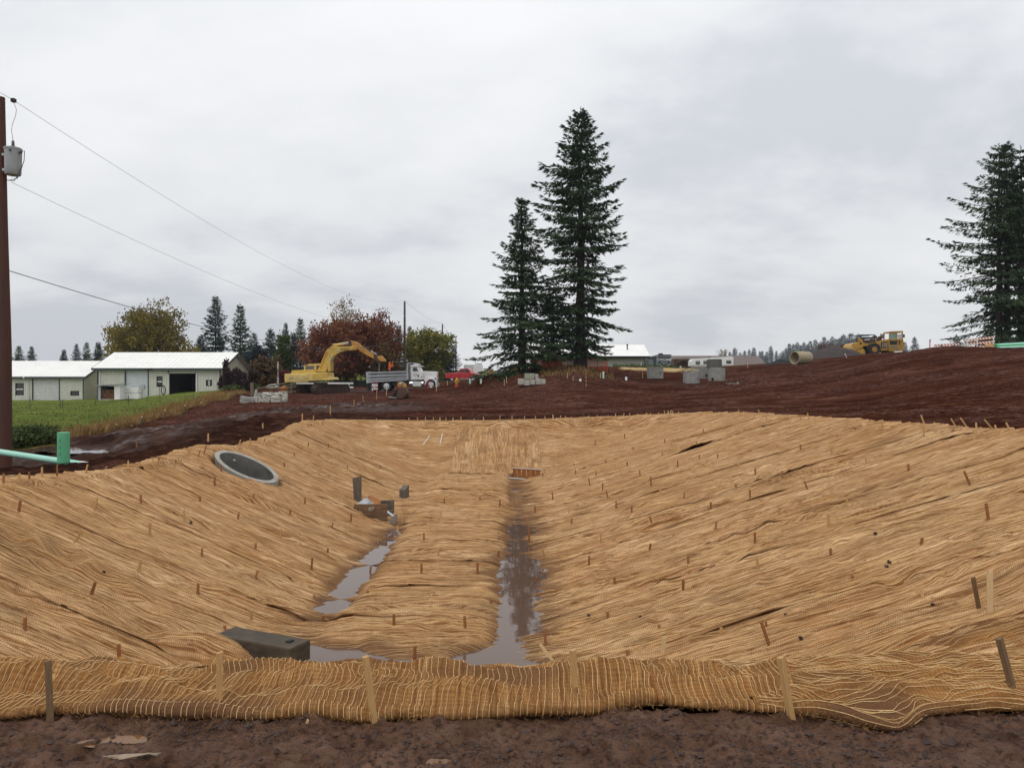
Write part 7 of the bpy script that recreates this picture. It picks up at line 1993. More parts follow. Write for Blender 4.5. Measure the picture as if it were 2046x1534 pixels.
S_RB = "1375,1132,1375,1109;1516,1145,1512,1114;1661,1116,1659,1095;1839,1093,1843,1074;1509,1088,1508,1063;1656,1058,1655,1026;1428,1064,1432,1041;1557,1034,1557,1012;1976,1044,1970,1005;1939,970,1926,941;1815,947,1815,926;1733,928,1728,910;1693,1011,1692,997;1615,981,1607,961;1499,1000,1498,978;1421,1021,1420,1003;1366,997,1368,982;1563,958,1563,940;1509,951,1509,935;1473,936,1476,926;1411,965,1411,959;1471,975,1470,967;1386,946,1385,928;1354,934,1354,920;1434,917,1434,907;1396,916,1398,908;1600,900,1599,887;1661,908,1661,893;1553,894,1553,889;1512,882,1511,868;1447,859,1446,853;1458,878,1457,869;1320,990,1319,975;1316,929,1316,919;1323,911,1323,904;1343,893,1343,886;1392,889,1391,881;1328,885,1328,877;1358,858,1358,855;1405,864,1405,857;1305,1052,1298,1031;1703,1161,1703,1149;1844,1195,1842,1177;1229,1171,1227,1152;1365,1189,1365,1158;1214,1241,1214,1222;1317,1261,1317,1248;1254,1312,1254,1298;1441,1276,1441,1253;1090,1294,1089,1256;1091,1118,1083,1096;1105,999,1103,983;1137,1028,1137,1012;1142,1050,1142,1035;1177,1135,1177,1110;1201,1086,1200,1064;1297,1103,1300,1085;1262,1027,1262,1010;1231,1016,1231,1001;1215,997,1211,978;1204,982,1204,965;1179,971,1176,955;1125,973,1125,963;1279,955,1278,939;1241,949,1238,937;1191,952,1191,941;1301,972,1300,952;1211,927,1210,917;1253,931,1253,922;1150,948,1150,939;1084,953,1085,944;1122,927,1122,919;1203,914,1203,908;1178,908,1178,900;1147,932,1147,925;1194,870,1194,862;1248,876,1248,866;1190,890,1189,879;1265,899,1265,893;1277,906,1277,900"
S_RR = "1762,859,1763,841;1693,858,1694,840;1630,853,1630,835;1578,847,1578,833;1531,843,1531,830;1508,836,1507,826;1846,875,1846,848;1947,884,1950,860;1847,847,1840,829;1909,850,1900,836;1932,853,1919,835;1982,855,1967,838;2019,861,2010,844;1951,855,1950,844;1990,856,1988,849;1715,844,1711,838;1617,838,1613,825;1519,829,1515,818;1479,827,1475,818;1411,830,1411,825;1440,830,1440,825;1557,838,1555,831;1601,840,1599,833;1660,844,1657,838;1740,846,1737,839;1780,848,1776,841;1870,851,1866,843;1464,829,1464,824"
S_FR = "751,843,752,836;817,843,817,834;834,843,834,834;850,843,850,833;866,843,866,833;879,843,879,834;891,843,891,834;905,843,905,834;921,842,921,832;947,841,947,837;966,841,966,833;999,841,999,830;1023,841,1023,830;1048,841,1048,831;1070,841,1070,831;1089,841,1089,831;1105,840,1105,828;1120,840,1120,830;1130,840,1130,831;1141,840,1141,832;1159,839,1159,832;1176,838,1176,830;1193,837,1193,829;1214,835,1215,829;1230,834,1230,826;1245,833,1247,825;1259,832,1258,825;1274,832,1274,827;1292,831,1292,824;1300,831,1300,825;1316,830,1316,824;1329,829,1327,820;1335,829,1335,821;1339,829,1341,819;1344,829,1344,820;715,844,715,838;729,844,729,839;1355,829,1356,822;1372,829,1371,823"
def lean(tx, bx, ty, by):
    a = (tx - bx) / max(by - ty, 1)
    return 'left leaning' if a < -.16 else 'right leaning' if a > .16 else 'upright'
def row(S, key, fmt, group, kinds='nno', wid=.024):
    L_ = [tuple(float(v) for v in s.split(',')) for s in S.split(';')]
    L_.sort(key=key)
    for i, (bx, by, tx, ty) in enumerate(L_):
        stake(bx, by, tx, ty, rstk.choice(kinds), fmt % (lean(tx, bx, ty, by), nth(i + 1)), group, wid=wid)
row(S_LR, lambda s: s[0], '%s stake, %s from the left in the row along the left rim', 'stakes along the left rim', 'nnno')
row(S_LB, lambda s: -s[1], '%s stake pinning the mat on the left bank, %s counting up from the front', 'stakes on the left bank', 'noo', .032)
row(S_FL, lambda s: -s[1], '%s stake in the bed of the basin, %s counting back from the front pool', 'stakes in the bed of the basin', 'noo', .034)
row(S_RB, lambda s: -s[1], '%s stake pinning the mat on the right bank, %s counting up from the front', 'stakes on the right bank', 'noo', .032)
row(S_RR, lambda s: s[0], '%s stake, %s from the left in the row along the right rim', 'stakes along the right rim', 'nn', .028)
row(S_FR, lambda s: s[0], '%s stake, %s from the left in the row along the far rim', 'stakes along the far rim', 'nnp', .030)

# survey laths out on the bare ground
def gland(x, y): return land(x, y)
LATHS = [(416,881,416,866,'n'),(273,896,273,884,'o'),(525,856,525,845,'n'),(604,842,604,826,'n'),(626,842,626.5,830,'n'),(660,828,660,810,'n'),(706.6,812.5,708,798,'n'),(726,804.6,725,790,'n'),(752.4,798.5,753,776,'n'),(772,790,772.7,777,'p'),
 (1007.7,770,1007.7,758,'p'),(1012,765,1012,752,'p'),(1133.6,757,1133.6,745,'p'),(1145,762,1145,752,'p'),(1284,754,1284,741,'p'),(1362,745,1362,731,'p'),(894,771,894,760,'p'),(872,780,872,763,'p'),(1494,736,1494,722,'p'),(1260,752,1260,735,'o'),(1200,757,1200,744,'p')]
LATHS.sort(key=lambda s: s[0])
for i, (bx, by, tx, ty, k) in enumerate(LATHS):
    stake(bx, by, tx, ty, k, 'survey lath standing on the bare red ground, %s from the left' % nth(i + 1), 'survey laths on the bare ground', 'stake', 'survey_lath', fn=gland, wid=.045)

# ------------------------------------------------------------------ field fences
M_TPOST = mat('dark_fence_post', (0.045, 0.050, 0.042), rough=.6, scale=4, bump=0)
def tpost(bx, by, tx, ty, i, lb, group, tip=None):
    p = cast(bx, by, land, 20, 140); top = at(tx, ty, p.y)
    t = thing('fence_post', lb % nth(i + 1), 'fence post', p, 0, group)
    m = MB().cyl((0, 0, -.2), top - p, .024, n=6); m.build('post', M_TPOST, t)
    if tip: MB().cyl((top - p) * .88, (top - p) * 1.03, .032, n=6).build('tip', tip, t)
A = [(60,819,60,794),(120,815,120,795),(126,815,125,798),(192,813,191,798),(258,810,256,789),(320,805,319,772),(387,799,386,786),(452,794,452,781)]
for i, s in enumerate(A): tpost(*s, i, 'thin dark fence post in the green field, %s from the left', 'fence posts across the green field')
B = [(180,869,180,860),(233,864,233,847),(263,858,263,850),(283,854,283.5,832),(330,843,330,818),(370,831,370,809),(402,824,402,803),(435,814,435,798)]
for i, s in enumerate(B): tpost(*s, i, 'fence post in the dry grass along the field edge, %s from the left', 'fence posts along the field edge', M_LATHP if i in (0, 2) else (M_LATHO if i == 7 else M_LATHP))
p = cast(505, 792, land, 30, 140)
t = thing('fence_post', 'stout brown corner post leaning beside the concrete rubble', 'fence post', p)
MB().cyl((0, 0, -.3), at(503, 764, p.y) - p, .17, .15, 10).build('post', M_WOOD, t); MB().cyl((.25, -.1, -.2), at(511, 779, p.y) - p + Vector((.1, -.1, 0)), .13, n=9).build('brace', M_CONC_L, t)
# sloping wooden rail fence behind the rubble
M_RAIL = mat('mossy_rail', (0.155, 0.145, 0.075), (0.09, 0.085, 0.050), rough=.85, scale=3, bump=.2)
dR = 81.0
def qR(px, py, dd=0.0): return at(px, py, dR + dd)
o6 = qR(555, 788)
t = thing('rail_fence', 'sloping mossy rail fence behind the concrete rubble', 'fence', o6)
for (a, b) in (((512, 776.5), (580, 763.5)), ((541, 777), (590, 767)), ((568, 775), (592, 772)), ((570, 784), (592, 782))):
    MB().tube([qR(*a) - o6, qR(*b) - o6], .07, 6).build('rail', M_RAIL, t)
for px, t0, t1 in ((541, 774, 789), (569, 767, 788), (582, 764, 786), (513, 777, 790)):
    MB().tube([qR(px, t1) - o6, qR(px, t0) - o6], .07, 6).build('post', M_RAIL, t)
dR2 = 96.0
o7 = at(650, 780, dR2)
t = thing('board_fence', 'white board fence behind the excavator tracks', 'fence', o7)
for y in (765.5, 773.5, 779):
    a, b = at(592, y, dR2) - o7, at(706, y, dR2) - o7
    MB().box((a + b) / 2, ((b - a).length, .05, .20)).build('board', M_WHITE, t)
for px in (600, 648, 697): MB().box(at(px, 773, dR2) - o7 + Vector((0, .1, 0)), (.14, .12, 1.1)).build('post', M_WHITE, t)
dR3 = 102.0
o8 = at(740, 772, dR3)
t = thing('yard_fence', 'dark green mesh fence under the red maple', 'fence', o8)
for i in range(9):
    px = 668 + i * 8.8; MB().box(at(px, 768, dR3) - o8, (.07, .07, 1.5)).build('post', M_TPOST, t)
MB().box(at(703, 767, dR3) - o8 + Vector((0, .05, 0)), (pX(740, dR3) - pX(666, dR3), .02, 1.0)).build('mesh_panel', mat('green_mesh', (.045, .060, .045), rough=.9, scale=6), t)
# service pole with meter
dS = 92.0; x = pX(555.5, dS); z0 = pZ(778, dS)
t = thing('service_post', 'thin grey service post with a pale foot, between brown bush and excavator', 'post', (x, dS, z0))
MB().tube([(0, 0, -.3), (0, 0, pZ(722, dS) - z0)], .075, 8).build('post', M_CONC, t); MB().tube([(0, -.02, 0), (0, -.02, pZ(754, dS) - z0)], .12, 8).build('foot', M_CONC_L, t); MB().box((.02, -.1, pZ(731, dS) - z0), (.18, .12, .75)).build('meter_box', M_CONC_L, t)
# pale car bonnet peeping over the rail fence
dS = 97.0
t = thing('parked_car', 'white car half hidden behind the sloping rail fence', 'car', at(546, 776, dS))
k = dS / F
MB().prism([(-12*k, -3*k), (-11.5*k, 4*k), (-4*k, 8*k), (8*k, 9.5*k), (12*k, 6*k), (12.5*k, -3*k)], -.8, .8).build('body', M_WHITE, t, bevel=.06)
MB().prism([(-8*k, 4*k), (-3*k, 7*k), (6*k, 7.5*k), (8*k, 4*k)], -.83, -.78).build('window', M_GLASS, t)
for q in (-8, 8): wheel(t, q*k, -.75, -3.5*k, .3, .2, n=12)

# ------------------------------------------------------------------ concrete, rings, rubble
def rough_block(name, sx, sy, sz, m_, parent=None, seed=0, amt=.05):
    r = random.Random(seed); bm = bmesh.new(); bmesh.ops.create_cube(bm, size=1.0); bmesh.ops.subdivide_edges(bm, edges=bm.edges[:], cuts=2, use_grid_fill=True)
    for v in bm.verts:
        v.co.x *= sx; v.co.y *= sy; v.co.z *= sz
        v.co += Vector((r.uniform(-1, 1), r.uniform(-1, 1), r.uniform(-1, 1))) * amt
    me = bpy.data.meshes.new(name); bm.to_mesh(me); bm.free(); me.materials.append(m_)
    o = bpy.data.objects.new(name, me); COL.objects.link(o); o.parent = parent; return o
RUB = [(481,508,792.5,806,'long mossy concrete slab at the left end of the rubble row',M_CONC),(507,517,792,804,'rough concrete lump right of the long mossy slab',M_CONC_L),(517,528,793,804,'rubble block, second small one of the front row from the left',M_CONC_L),(528,540,793.5,804,'rubble block in the middle of the front row',M_CONC_L),
 (544,563,791,803.5,'widest squared rubble block of the front row',M_CONC_L),(563,574,788,803,'squared rubble block at the right end of the row',M_CONC_L),(514,527,786.5,792.5,'small rubble block lying on the left of the pile',M_CONC),(526,545,784,791.5,'flat rubble slab lying on top of the pile',M_CONC_L),(545,560,785,791,'tilted rubble slab on top of the pile, right of the flat one',M_CONC_L),(558,573,782.5,789,'rubble block on the top right of the pile',M_CONC_L)]
for i, (a, b, y0, y1, lb, m_) in enumerate(RUB):
    d = dg(528, 804.5, 68.0) + (0.0 if y1 > 800 else 0.55)
    k = d / F; w, h = (b - a) * k, (y1 - y0) * k
    o = rough_block('concrete_rubble', w * .97, w * .7 if w < 1 else .6, h, m_, None, 40 + i, .045)
    o.location = at((a + b) / 2, (y0 + y1) / 2, d); o.rotation_euler = (0, random.Random(i).uniform(-.12, .12), random.Random(i).uniform(-.3, .3))
    tag(o, lb, 'rubble', 'concrete rubble by the field corner')
dd = dg(528, 804.5, 68.0) + .5
t = thing('hydrant', 'rusty orange valve head standing on the concrete rubble', 'valve', at(567, 784, dd))
MB().lathe([(.14, -.1), (.16, .25), (.22, .27), (.22, .35), (.14, .45), (.001, .5)], 12).build('valve_body', M_ORW, t); MB().cyl((-.3, 0, .28), (.3, 0, .28), .07, n=8).build('outlet', M_ORW, t)
BLK = [(1035,1048,756.5,768,0,'leftmost concrete block of the bottom row under the firs'),(1048,1058.5,759,770,-.3,'second concrete block of the bottom row under the firs'),(1058.5,1069,758.5,768.5,-.2,'third concrete block of the bottom row under the firs'),(1069,1079,756,768,0,'fourth concrete block of the bottom row under the firs'),(1079,1090,757,767.5,.1,'rightmost concrete block of the bottom row under the firs'),(1048,1068,746,757.5,-.1,'large concrete block topping the stack under the firs'),(1068,1075.5,747,757,.1,'small concrete block topping the stack beside the large one')]
for i, (a, b, y0, y1, dy, lb) in enumerate(BLK):
    d = dg(1062, 769.5, 58.0) + dy; k = d / F; w, h = (b - a) * k, (y1 - y0) * k
    o = MB().box((0, 0, 0), (w * .97, .55, h * .99)).build('concrete_block', M_CONC_L if i != 5 else mat('mossy_concrete', (.32, .33, .25), (.24, .25, .18), rough=.9, scale=4, bump=.2), None, bevel=.025)
    o.location = at((a + b) / 2, (y0 + y1) / 2, d); o.rotation_euler = (0, 0, random.Random(i + 3).uniform(-.12, .12)); tag(o, lb, 'concrete block', 'stack of concrete blocks under the firs')
def ring(px0, px1, y0, y1, d, label, m_=None, rope=False, hole=None, group='concrete manhole rings'):
    d = RD + d - 66
    k = d / F; r = (px1 - px0) / 2 * k; h = (y1 - y0) * k - r * .12
    zb = pZ(y1, d) + .02
    t = thing('manhole_ring', label, 'concrete ring', ((px0 + px1) / 2 * k - CX * k, d, zb), 0, group)
    MB().lathe([(r - .14, 0), (r, 0), (r, h - .05), (r - .05, h - .05), (r - .05, h), (r - .14, h)], 30, closed=True).build('ring_wall', m_ or M_CONC, t, smooth=True)
    if hole is not None:
        for (a, z, rr) in hole:
            MB().cyl((r * .9 * math.sin(a), -r * .9 * math.cos(a), z), ((r + .02) * math.sin(a), -(r + .02) * math.cos(a), z), rr, n=12).build('pipe_hole', M_DARK, t)
    return t, r, h
RD = dg(1381, 766, 66.0)
t, r, h = ring(1365, 1397.5, 741, 766.5, 66, 'short concrete ring in front, heaped with rope and timber scraps', hole=[(.7, .45, .06)])
M_ROPE = mat('frayed_rope_fibre', (.52, .46, .30), (.38, .33, .20), rough=.9, scale=10)
rq = random.Random(9); m = MB()
for i in range(8):
    a = rq.uniform(0, 6.28); m.tube([(r * .9 * math.cos(a), r * .9 * math.sin(a), h + .04), (rq.uniform(-.2, .2), rq.uniform(-.3, .2), h + rq.uniform(.1, .35)), (r * .9 * math.cos(a + 2), r * .9 * math.sin(a + 2), h + .05)], .03, 5)
m.build('rope', M_ROPE, t)
MB().box((-.05, -.1, h + .12), (.5, .3, .18), (.2, .3, .4)).build('timber_scrap', M_LATHP, t)
ring(1384, 1415, 733.5, 757, 69.5, 'concrete ring at the back of the group, half hidden', hole=[(.6, .3, .13)])
t2, r2, h2 = ring(1415.5, 1448.5, 733, 761, 67, 'large concrete ring on the right carrying a smaller one', hole=[(-.75, .15, .13), (-.6, .95, .05)])
ring(1412.5, 1442, 716.5, 735.5, 67.2, 'concrete ring stacked on top of the large right one', m_=M_CONC_D)
d = dg(1311, 757, 72.0); k = d / F
t = thing('concrete_vault', 'square grey concrete vault standing alone left of the rings', 'concrete vault', (pX(1311, d), d, pZ(756.5, d)))
w = 29 * k; h = 20.5 * k
MB().bb(-w/2, w/2, 0, w * .8, 0, h).build('vault_body', M_CONC, t, bevel=.03); MB().bb(-w/2 - .02, w/2 + .02, -.02, w * .8 + .02, h + .002, h + .12).build('lid', M_CONC, t, bevel=.03)
MB().cyl((w * .27, -.015, h * .58), (w * .27, .03, h * .58), .07, n=10).build('pipe_hole', M_DARK, t)
# big concrete pipe on the skyline
d = dg(1601, 727, 84.0); k = d / F
def culvert():
    c = Vector((pX(1601, d), d, pZ(728, d) + .72))
    t = thing('concrete_pipe', 'large pale concrete pipe section on the skyline left of the gravel heap', 'pipe', c, math.radians(26))
    L_, r = 2.1, .75
    MB().lathe([(r, -L_/2), (r, L_/2), (r - .10, L_/2), (r - .10, -L_/2)], 32, axis='x', closed=True).build('pipe_wall', mat('buff_concrete', (.36, .30, .20), (.29, .24, .155), rough=.85, scale=3, bump=.15), t, smooth=True)
    MB().box((.15, 0, r + .03), (.12, .10, .08)).build('lifting_lug', M_CONC_L, t)
culvert()
def heap(name, label, px, d, rx, ry, h, m_, seed, kind=None):
    bm = bmesh.new(); bmesh.ops.create_grid(bm, x_segments=46, y_segments=30, size=1)
    p = on(px, d)
    for v in bm.verts:
        x, y = v.co.x, v.co.y; q = math.hypot(x, y)
        z = h * max(0, 1 - q * 1.05) ** .8 * (1 + .25 * float(vnoise(x * 2 + seed, y * 2, seed))) + .22 * float(fbm(x * 4, y * 4, 3, seed + 1)) * h * .4 - .10
        v.co = Vector((x * rx, y * ry, z + gz(p.x + x * rx, p.y + y * ry) - p.z))
    me = bpy.data.meshes.new(name); bm.to_mesh(me); bm.free(); me.materials.append(m_); me.polygons.foreach_set('use_smooth', [True] * len(me.polygons))
    o = bpy.data.objects.new(name, me); COL.objects.link(o); o.location = p; tag(o, label, 'heap'); return o
M_GRAV = mat('dark_gravel', (.060, .046, .042), (.028, .022, .021), rough=.9, scale=6, bump=.6, bdist=.05)
heap('gravel_heap', 'dark gravel heap left of the yellow scraper', 1662, 100, 4.3, 3.0, 1.75, M_GRAV, 3)
heap('gravel_heap', 'low dark heap left of the big concrete pipe', 1560, 90, 2.6, 1.6, .75, M_DARK, 5)
# timber scraps by the rings
d = 66.0
t = thing('timber_scrap', 'pale broken boards lying right of the concrete rings', 'boards', on(1465, d))
for i in range(4): MB().box((-.35 + i * .28, .1 * i, .12 + .05 * (i % 2)), (.55, .16, .04), (.1 * i, .25 - .18 * i, .6 * i - .5)).build('board', mat('moss_grey_board', (.21, .21, .15), rough=.9), t)

# ------------------------------------------------------------------ small site furniture
M_RW = mat('marker_red', (0.50, 0.045, 0.045), rough=.5, scale=3, bump=0)
for px, y0, y1, d, lb in ((744.5, 763, 784, 79, 'red and white marker post before the rear truck wheel, left one'), (753.5, 764, 782, 79, 'red and white marker post before the rear truck wheel, right one'), (855.5, 759.5, 776, 82, 'red marker post before the front truck wheel')):
    d = min(dg(px, y1, d), TD - 1.2); zb = pZ(y1, d); t = thing('marker_post', lb, 'marker post', (pX(px, d), d, zb), 0, 'red and white marker posts'); h = (y1 - y0) * d / F
    for i in range(5): MB().cyl((0, 0, h * i / 5 - (.2 if i == 0 else 0)), (0, 0, h * (i + 1) / 5), .075, n=10).build('band', M_RW if i % 2 == 0 or px > 800 else M_WHITE, t)
d = dg(913, 774, 84.0); zb = pZ(774, d)
t = thing('hydrant', 'yellow fire hydrant with red foot in front of the pickup', 'hydrant', (pX(913, d), d, zb))
M_HY = mat('hydrant_yellow', (.62, .30, .02), rough=.45, scale=3, bump=0)
MB().lathe([(.16, -.1), (.16, .25), (.12, .27)], 14).build('foot', M_RW, t); MB().lathe([(.13, .27), (.15, .30), (.12, .34), (.12, .62), (.17, .65), (.17, .70), (.12, .80), (.04, .86), (.04, .92), (.001, .93)], 14).build('barrel', M_HY, t, smooth=True)
MB().cyl((-.25, 0, .56), (.25, 0, .56), .075, n=10).build('outlet', M_HY, t); MB().cyl((0, -.22, .5), (0, 0, .5), .09, n=10).build('outlet', M_HY, t)
def stub(px, y0, y1, d, w, label, m_, cap=None, name='pipe_stub', cat='pipe', group=None):
    d = dg(px, y1, d, .3); zb = pZ(y1, d); h = (y1 - y0) * d / F; r = w / 2 / F * d
    t = thing(name, label, cat, (pX(px, d), d, zb), 0, group)
    MB().lathe([(r, -.3), (r, h - .02), (r - .015, h), (.001, h)], 14).build('pipe_wall', m_, t, smooth=True)
    if cap: MB().lathe([(r + .012, h * .8), (r + .012, h + .01), (.001, h + .02)], 14).build('cap', cap, t, smooth=True)
stub(939.5, 757, 767, 88, 4.5, 'mint green pipe stub right of the hydrant', M_MINT, M_WHITE, group='pipe stubs')
stub(1205.5, 743, 757, 64, 3.5, 'mint green pipe stub below the pale house', M_MINT, M_WHITE, group='pipe stubs')
stub(1159.5, 757, 763, 60, 4.5, 'round white pipe stub below the tallest fir', M_WHITE, M_WHITE, group='pipe stubs')
stub(1251, 753, 760.5, 60, 4.5, 'white bucket standing on the red ground below the pale house', M_WHITE, None, name='bucket', cat='bucket')
stub(961, 757, 766, 88, 4, 'white pipe stub beside the earth heap near the pickup bonnet', M_WHITE, M_WHITE, group='pipe stubs')
# candy striped survey pole
d = dg(1170, 775, 58.0); zb = pZ(775, d)
t = thing('striped_pole', 'thin red and white striped pole below the firs', 'pole', (pX(1171, d), d, zb))
hh = (775 - 737) * d / F
for i in range(10): MB().cyl((0, 0, hh * i / 10), (0, 0, hh * (i + 1) / 10), .022, n=6).build('band', M_LATHO if i % 2 == 0 else M_LATHP, t)
# orange plastic fence under the firs
M_MESH = mat('orange_mesh', (0.62, 0.105, 0.035), (0.45, 0.075, 0.03), rough=.6, scale=8, bump=0)
d = 71.0; o9 = on(1140, d)
t = thing('safety_fence', 'orange plastic mesh fence sagging below the firs', 'fence', o9)
m = MB(); n = 70; xs = np.linspace(pX(1062, d), pX(1214, d), n); zt = []
for i, x in enumerate(xs):
    zt.append(gz(x, d) + 1.05 + .22 * math.sin(i * .9) * (1 if i < 46 else .3) - (.35 if 8 < i < 30 else 0))
for j in range(8):
    for i in range(n - 1):
        z0a, z1a = gz(xs[i], d), zt[i]; z0b, z1b = gz(xs[i+1], d), zt[i+1]; f = j / 7
        a = Vector((xs[i], d, z0a + (z1a - z0a) * f)) - o9; b = Vector((xs[i+1], d, z0b + (z1b - z0b) * f)) - o9
        m.add([a, b, b + Vector((0, 0, .06)), a + Vector((0, 0, .06))], [(0,1,2,3)])
for i in range(n):
    a = Vector((xs[i], d + .004, gz(xs[i], d))) - o9; b = Vector((xs[i], d + .004, zt[i])) - o9
    m.add([a, a + Vector((.035, 0, 0)), b + Vector((.035, 0, 0)), b], [(0,1,2,3)])
o = m.build('mesh_netting', M_MESH, t); o['kind'] = 'stuff'
for i in (4, 16, 27, 38, 50, 60, 68): MB().box(Vector((xs[i], d - .03, gz(xs[i], d) + .6)) - o9, (.05, .03, 1.5)).build('post', M_TPOST if i != 68 else M_MESH, t)
# things under the left fir
d = 86.0; zb = pZ(750, d); k = d / F
t = thing('trench_roller', 'yellow trench roller half hidden behind the earth heap', 'roller', (pX(1026, d), d, zb))
MB().prism([(-11.5*k, 3*k), (-11*k, 16*k), (-8*k, 17.5*k), (10*k, 17*k), (11.5*k, 14*k), (11.5*k, 3*k)], -.5, .6).build('body', M_YORANGE, t, bevel=.06)
MB().prism([(-6*k, 17*k), (-5*k, 20.5*k), (9*k, 21.5*k), (11*k, 18*k), (11*k, 16.5*k)], -.5, .6).build('hood', M_YPALE, t, bevel=.08)
for x in (-6.5*k, 7*k): MB().cyl((x, -.65, 3*k), (x, .75, 3*k), .32, n=18).build('drum', M_RUST, t)
d = 80.0; zb = pZ(750, d); k = d / F
t = thing('catch_basin', 'buff box with a round white lid behind the earth heap', 'catch basin', (pX(979, d), d, zb))
MB().bb(-7*k, 7*k, 0, .7, -.3, 12*k).build('box_body', mat('buff_box', (.36, .22, .11), rough=.8, scale=4), t, bevel=.03); MB().lathe([(7*k, 0), (7.4*k, .03), (7.2*k, .12), (.001, .16)], 18, c=(0, .35, 12*k)).build('lid', M_WHITE, t, smooth=True)
d = 84.0; k = d / F
t = thing('timber_stand', 'bracket shaped timber posts beside the trunk of the shorter fir', 'posts', (pX(1055, d), d, pZ(752, d)))
for px, y0 in ((1049.5, 723), (1058, 730), (1066, 733)): MB().box(((px - 1055) * k, 0, (752 - y0) / 2 * k), (.16, .14, (752 - y0) * k)).build('post', M_LATHP if px < 1050 else M_PLANK, t)
MB().box(((1051.5 - 1055) * k, 0, (752 - 723) * k + .05), (.38, .14, .12)).build('bracket', M_LATHP, t); MB().box(((1062 - 1055) * k, .02, (752 - 742) * k), (.6, .08, .5)).build('board', M_PLANK, t)
d = 108.0; k = d / F
t = thing('parked_car', 'pale car far back between the catch basin and the yellow roller', 'car', (pX(996, d), d, pZ(752, d)))
MB().prism([(-8*k, 0), (-8*k, 8*k), (-4*k, 10*k), (-2*k, 14.5*k), (5*k, 14.5*k), (7.5*k, 9.5*k), (9*k, 8*k), (9*k, 0)], -.8, .8).build('body', M_STEEL, t, bevel=.06); MB().prism([(-3*k, 10*k), (-1.5*k, 13.6*k), (4.6*k, 13.6*k), (6.3*k, 10*k)], -.83, -.78).build('window', M_GLASS, t)
for q in (-5, 6): wheel(t, q*k, -.75, 1.5*k, .3, .2, n=12)

# spare bucket on the ground
def bucket():
    d = dg(795, 798, 67.0); k = d / F
    X = lambda zx: (720 + zx / 7.87 - 795) * k
    Z = lambda zy: (799 - (680 + zy / 7.87)) * k
    t = thing('digger_bucket', 'rusty excavator bucket lying on its back on the red ground', 'bucket', (pX(795, d), d, pZ(799, d)), math.radians(0))
    pl = lambda L_: [(X(a), Z(b)) for a, b in L_]
    MB().prism(pl([(560, 905), (600, 740), (650, 728), (700, 760), (733, 820), (720, 870), (650, 912)]), -.1, .0).build('side_plate', M_RUST, t, bevel=.02)
    MB().prism(pl([(560, 905), (600, 740), (650, 728), (700, 760), (733, 820), (720, 870), (650, 912)]), 1.25, 1.35).build('side_plate', M_RUST, t, bevel=.02)
    MB().prism(pl([(640, 730), (650, 722), (712, 760), (742, 822), (725, 880), (655, 920), (645, 908), (712, 866), (722, 822), (695, 768)]), 0, 1.25).build('back_shell', M_RUST, t)
    MB().prism(pl([(452, 890), (590, 728), (612, 735), (575, 905)]), .55, 1.2).build('mouth', M_DARK, t); MB().prism(pl([(440, 885), (560, 900), (575, 915), (450, 900)]), .0, 1.3).build('cutting_lip', M_CONC, t)
    MB().prism(pl([(450, 888), (590, 724), (600, 730), (462, 895)]), .5, 1.3).build('floor_plate', M_RUST, t)
    for y in (.35, .85): MB().prism(pl([(565, 690), (590, 655), (640, 650), (700, 690), (705, 735), (640, 745), (590, 735)]), y, y + .12).build('hinge_ear', M_YORANGE, t, bevel=.02)
    MB().cyl((X(628), .2, Z(672)), (X(628), 1.1, Z(672)), .12, n=12).build('pin', M_CHROME, t)
bucket()

# barricades, pipes and markers on the hill crest
def stripe_mat(name, a, b, ang=.8, per=.30):
    m = bpy.data.materials.new(name); m.use_nodes = True; nt = m.node_tree; L = nt.links.new; bs = nt.nodes['Principled BSDF']
    tc = N(nt, 'ShaderNodeTexCoord'); sp = N(nt, 'ShaderNodeSeparateXYZ'); L(tc.outputs['Object'], sp.inputs[0])
    ad = N(nt, 'ShaderNodeMath', operation='MULTIPLY_ADD'); L(sp.outputs['Z'], ad.inputs[0]); ad.inputs[1].default_value = ang; L(sp.outputs['X'], ad.inputs[2])
    dv = N(nt, 'ShaderNodeMath', operation='DIVIDE'); L(ad.outputs[0], dv.inputs[0]); dv.inputs[1].default_value = per
    fr = N(nt, 'ShaderNodeMath', operation='FRACT'); L(dv.outputs[0], fr.inputs[0]); gt = N(nt, 'ShaderNodeMath', operation='GREATER_THAN'); L(fr.outputs[0], gt.inputs[0]); gt.inputs[1].default_value = .5
    mx = N(nt, 'ShaderNodeMix', data_type='RGBA'); L(gt.outputs[0], mx.inputs['Factor']); mx.inputs['A'].default_value = (*a, 1); mx.inputs['B'].default_value = (*b, 1); L(mx.outputs['Result'], bs.inputs['Base Color']); bs.inputs['Roughness'].default_value = .45
    return m
M_STR = stripe_mat('orange_white_stripes', (.80, .78, .74), (.62, .15, .05))
M_STR2 = stripe_mat('amber_stripes', (.70, .55, .30), (.55, .22, .03))
d = 70.0; k = d / F
t = thing('barricade', 'high striped road barricade in front of the right edge firs', 'barricade', (pX(1958, d), d, pZ(699, d)), 0, 'striped barricades')
for (ya, yb, m_) in ((680.5, 673.5, M_STR), (688, 682, M_STR), (696, 690, M_STR)):
    a = Vector(((1929 - 1958) * k, 0, (699 - ya) * k)); b = Vector(((1990 - 1958) * k, .4, (699 - yb) * k)); c = (a + b) / 2
    MB().box(c, ((b - a).length, .06, .20), (0, -math.atan2(b.z - a.z, b.x - a.x), 0)).build('rail', m_, t)
MB().box(((1976 - 1958) * k, -.1, (699 - 688.5) * k), (.75, .05, .22)).build('rail', M_STR2, t); MB().box(((1976 - 1958) * k, -.1, (699 - 694) * k), (.75, .05, .22)).build('rail', M_STR2, t)
for px, h in ((1933, 21), (1953, 23), (1986, 26)): MB().box(((px - 1958) * k, .06, h / 2 * k), (.08, .08, h * k)).build('upright', M_WHITE, t)
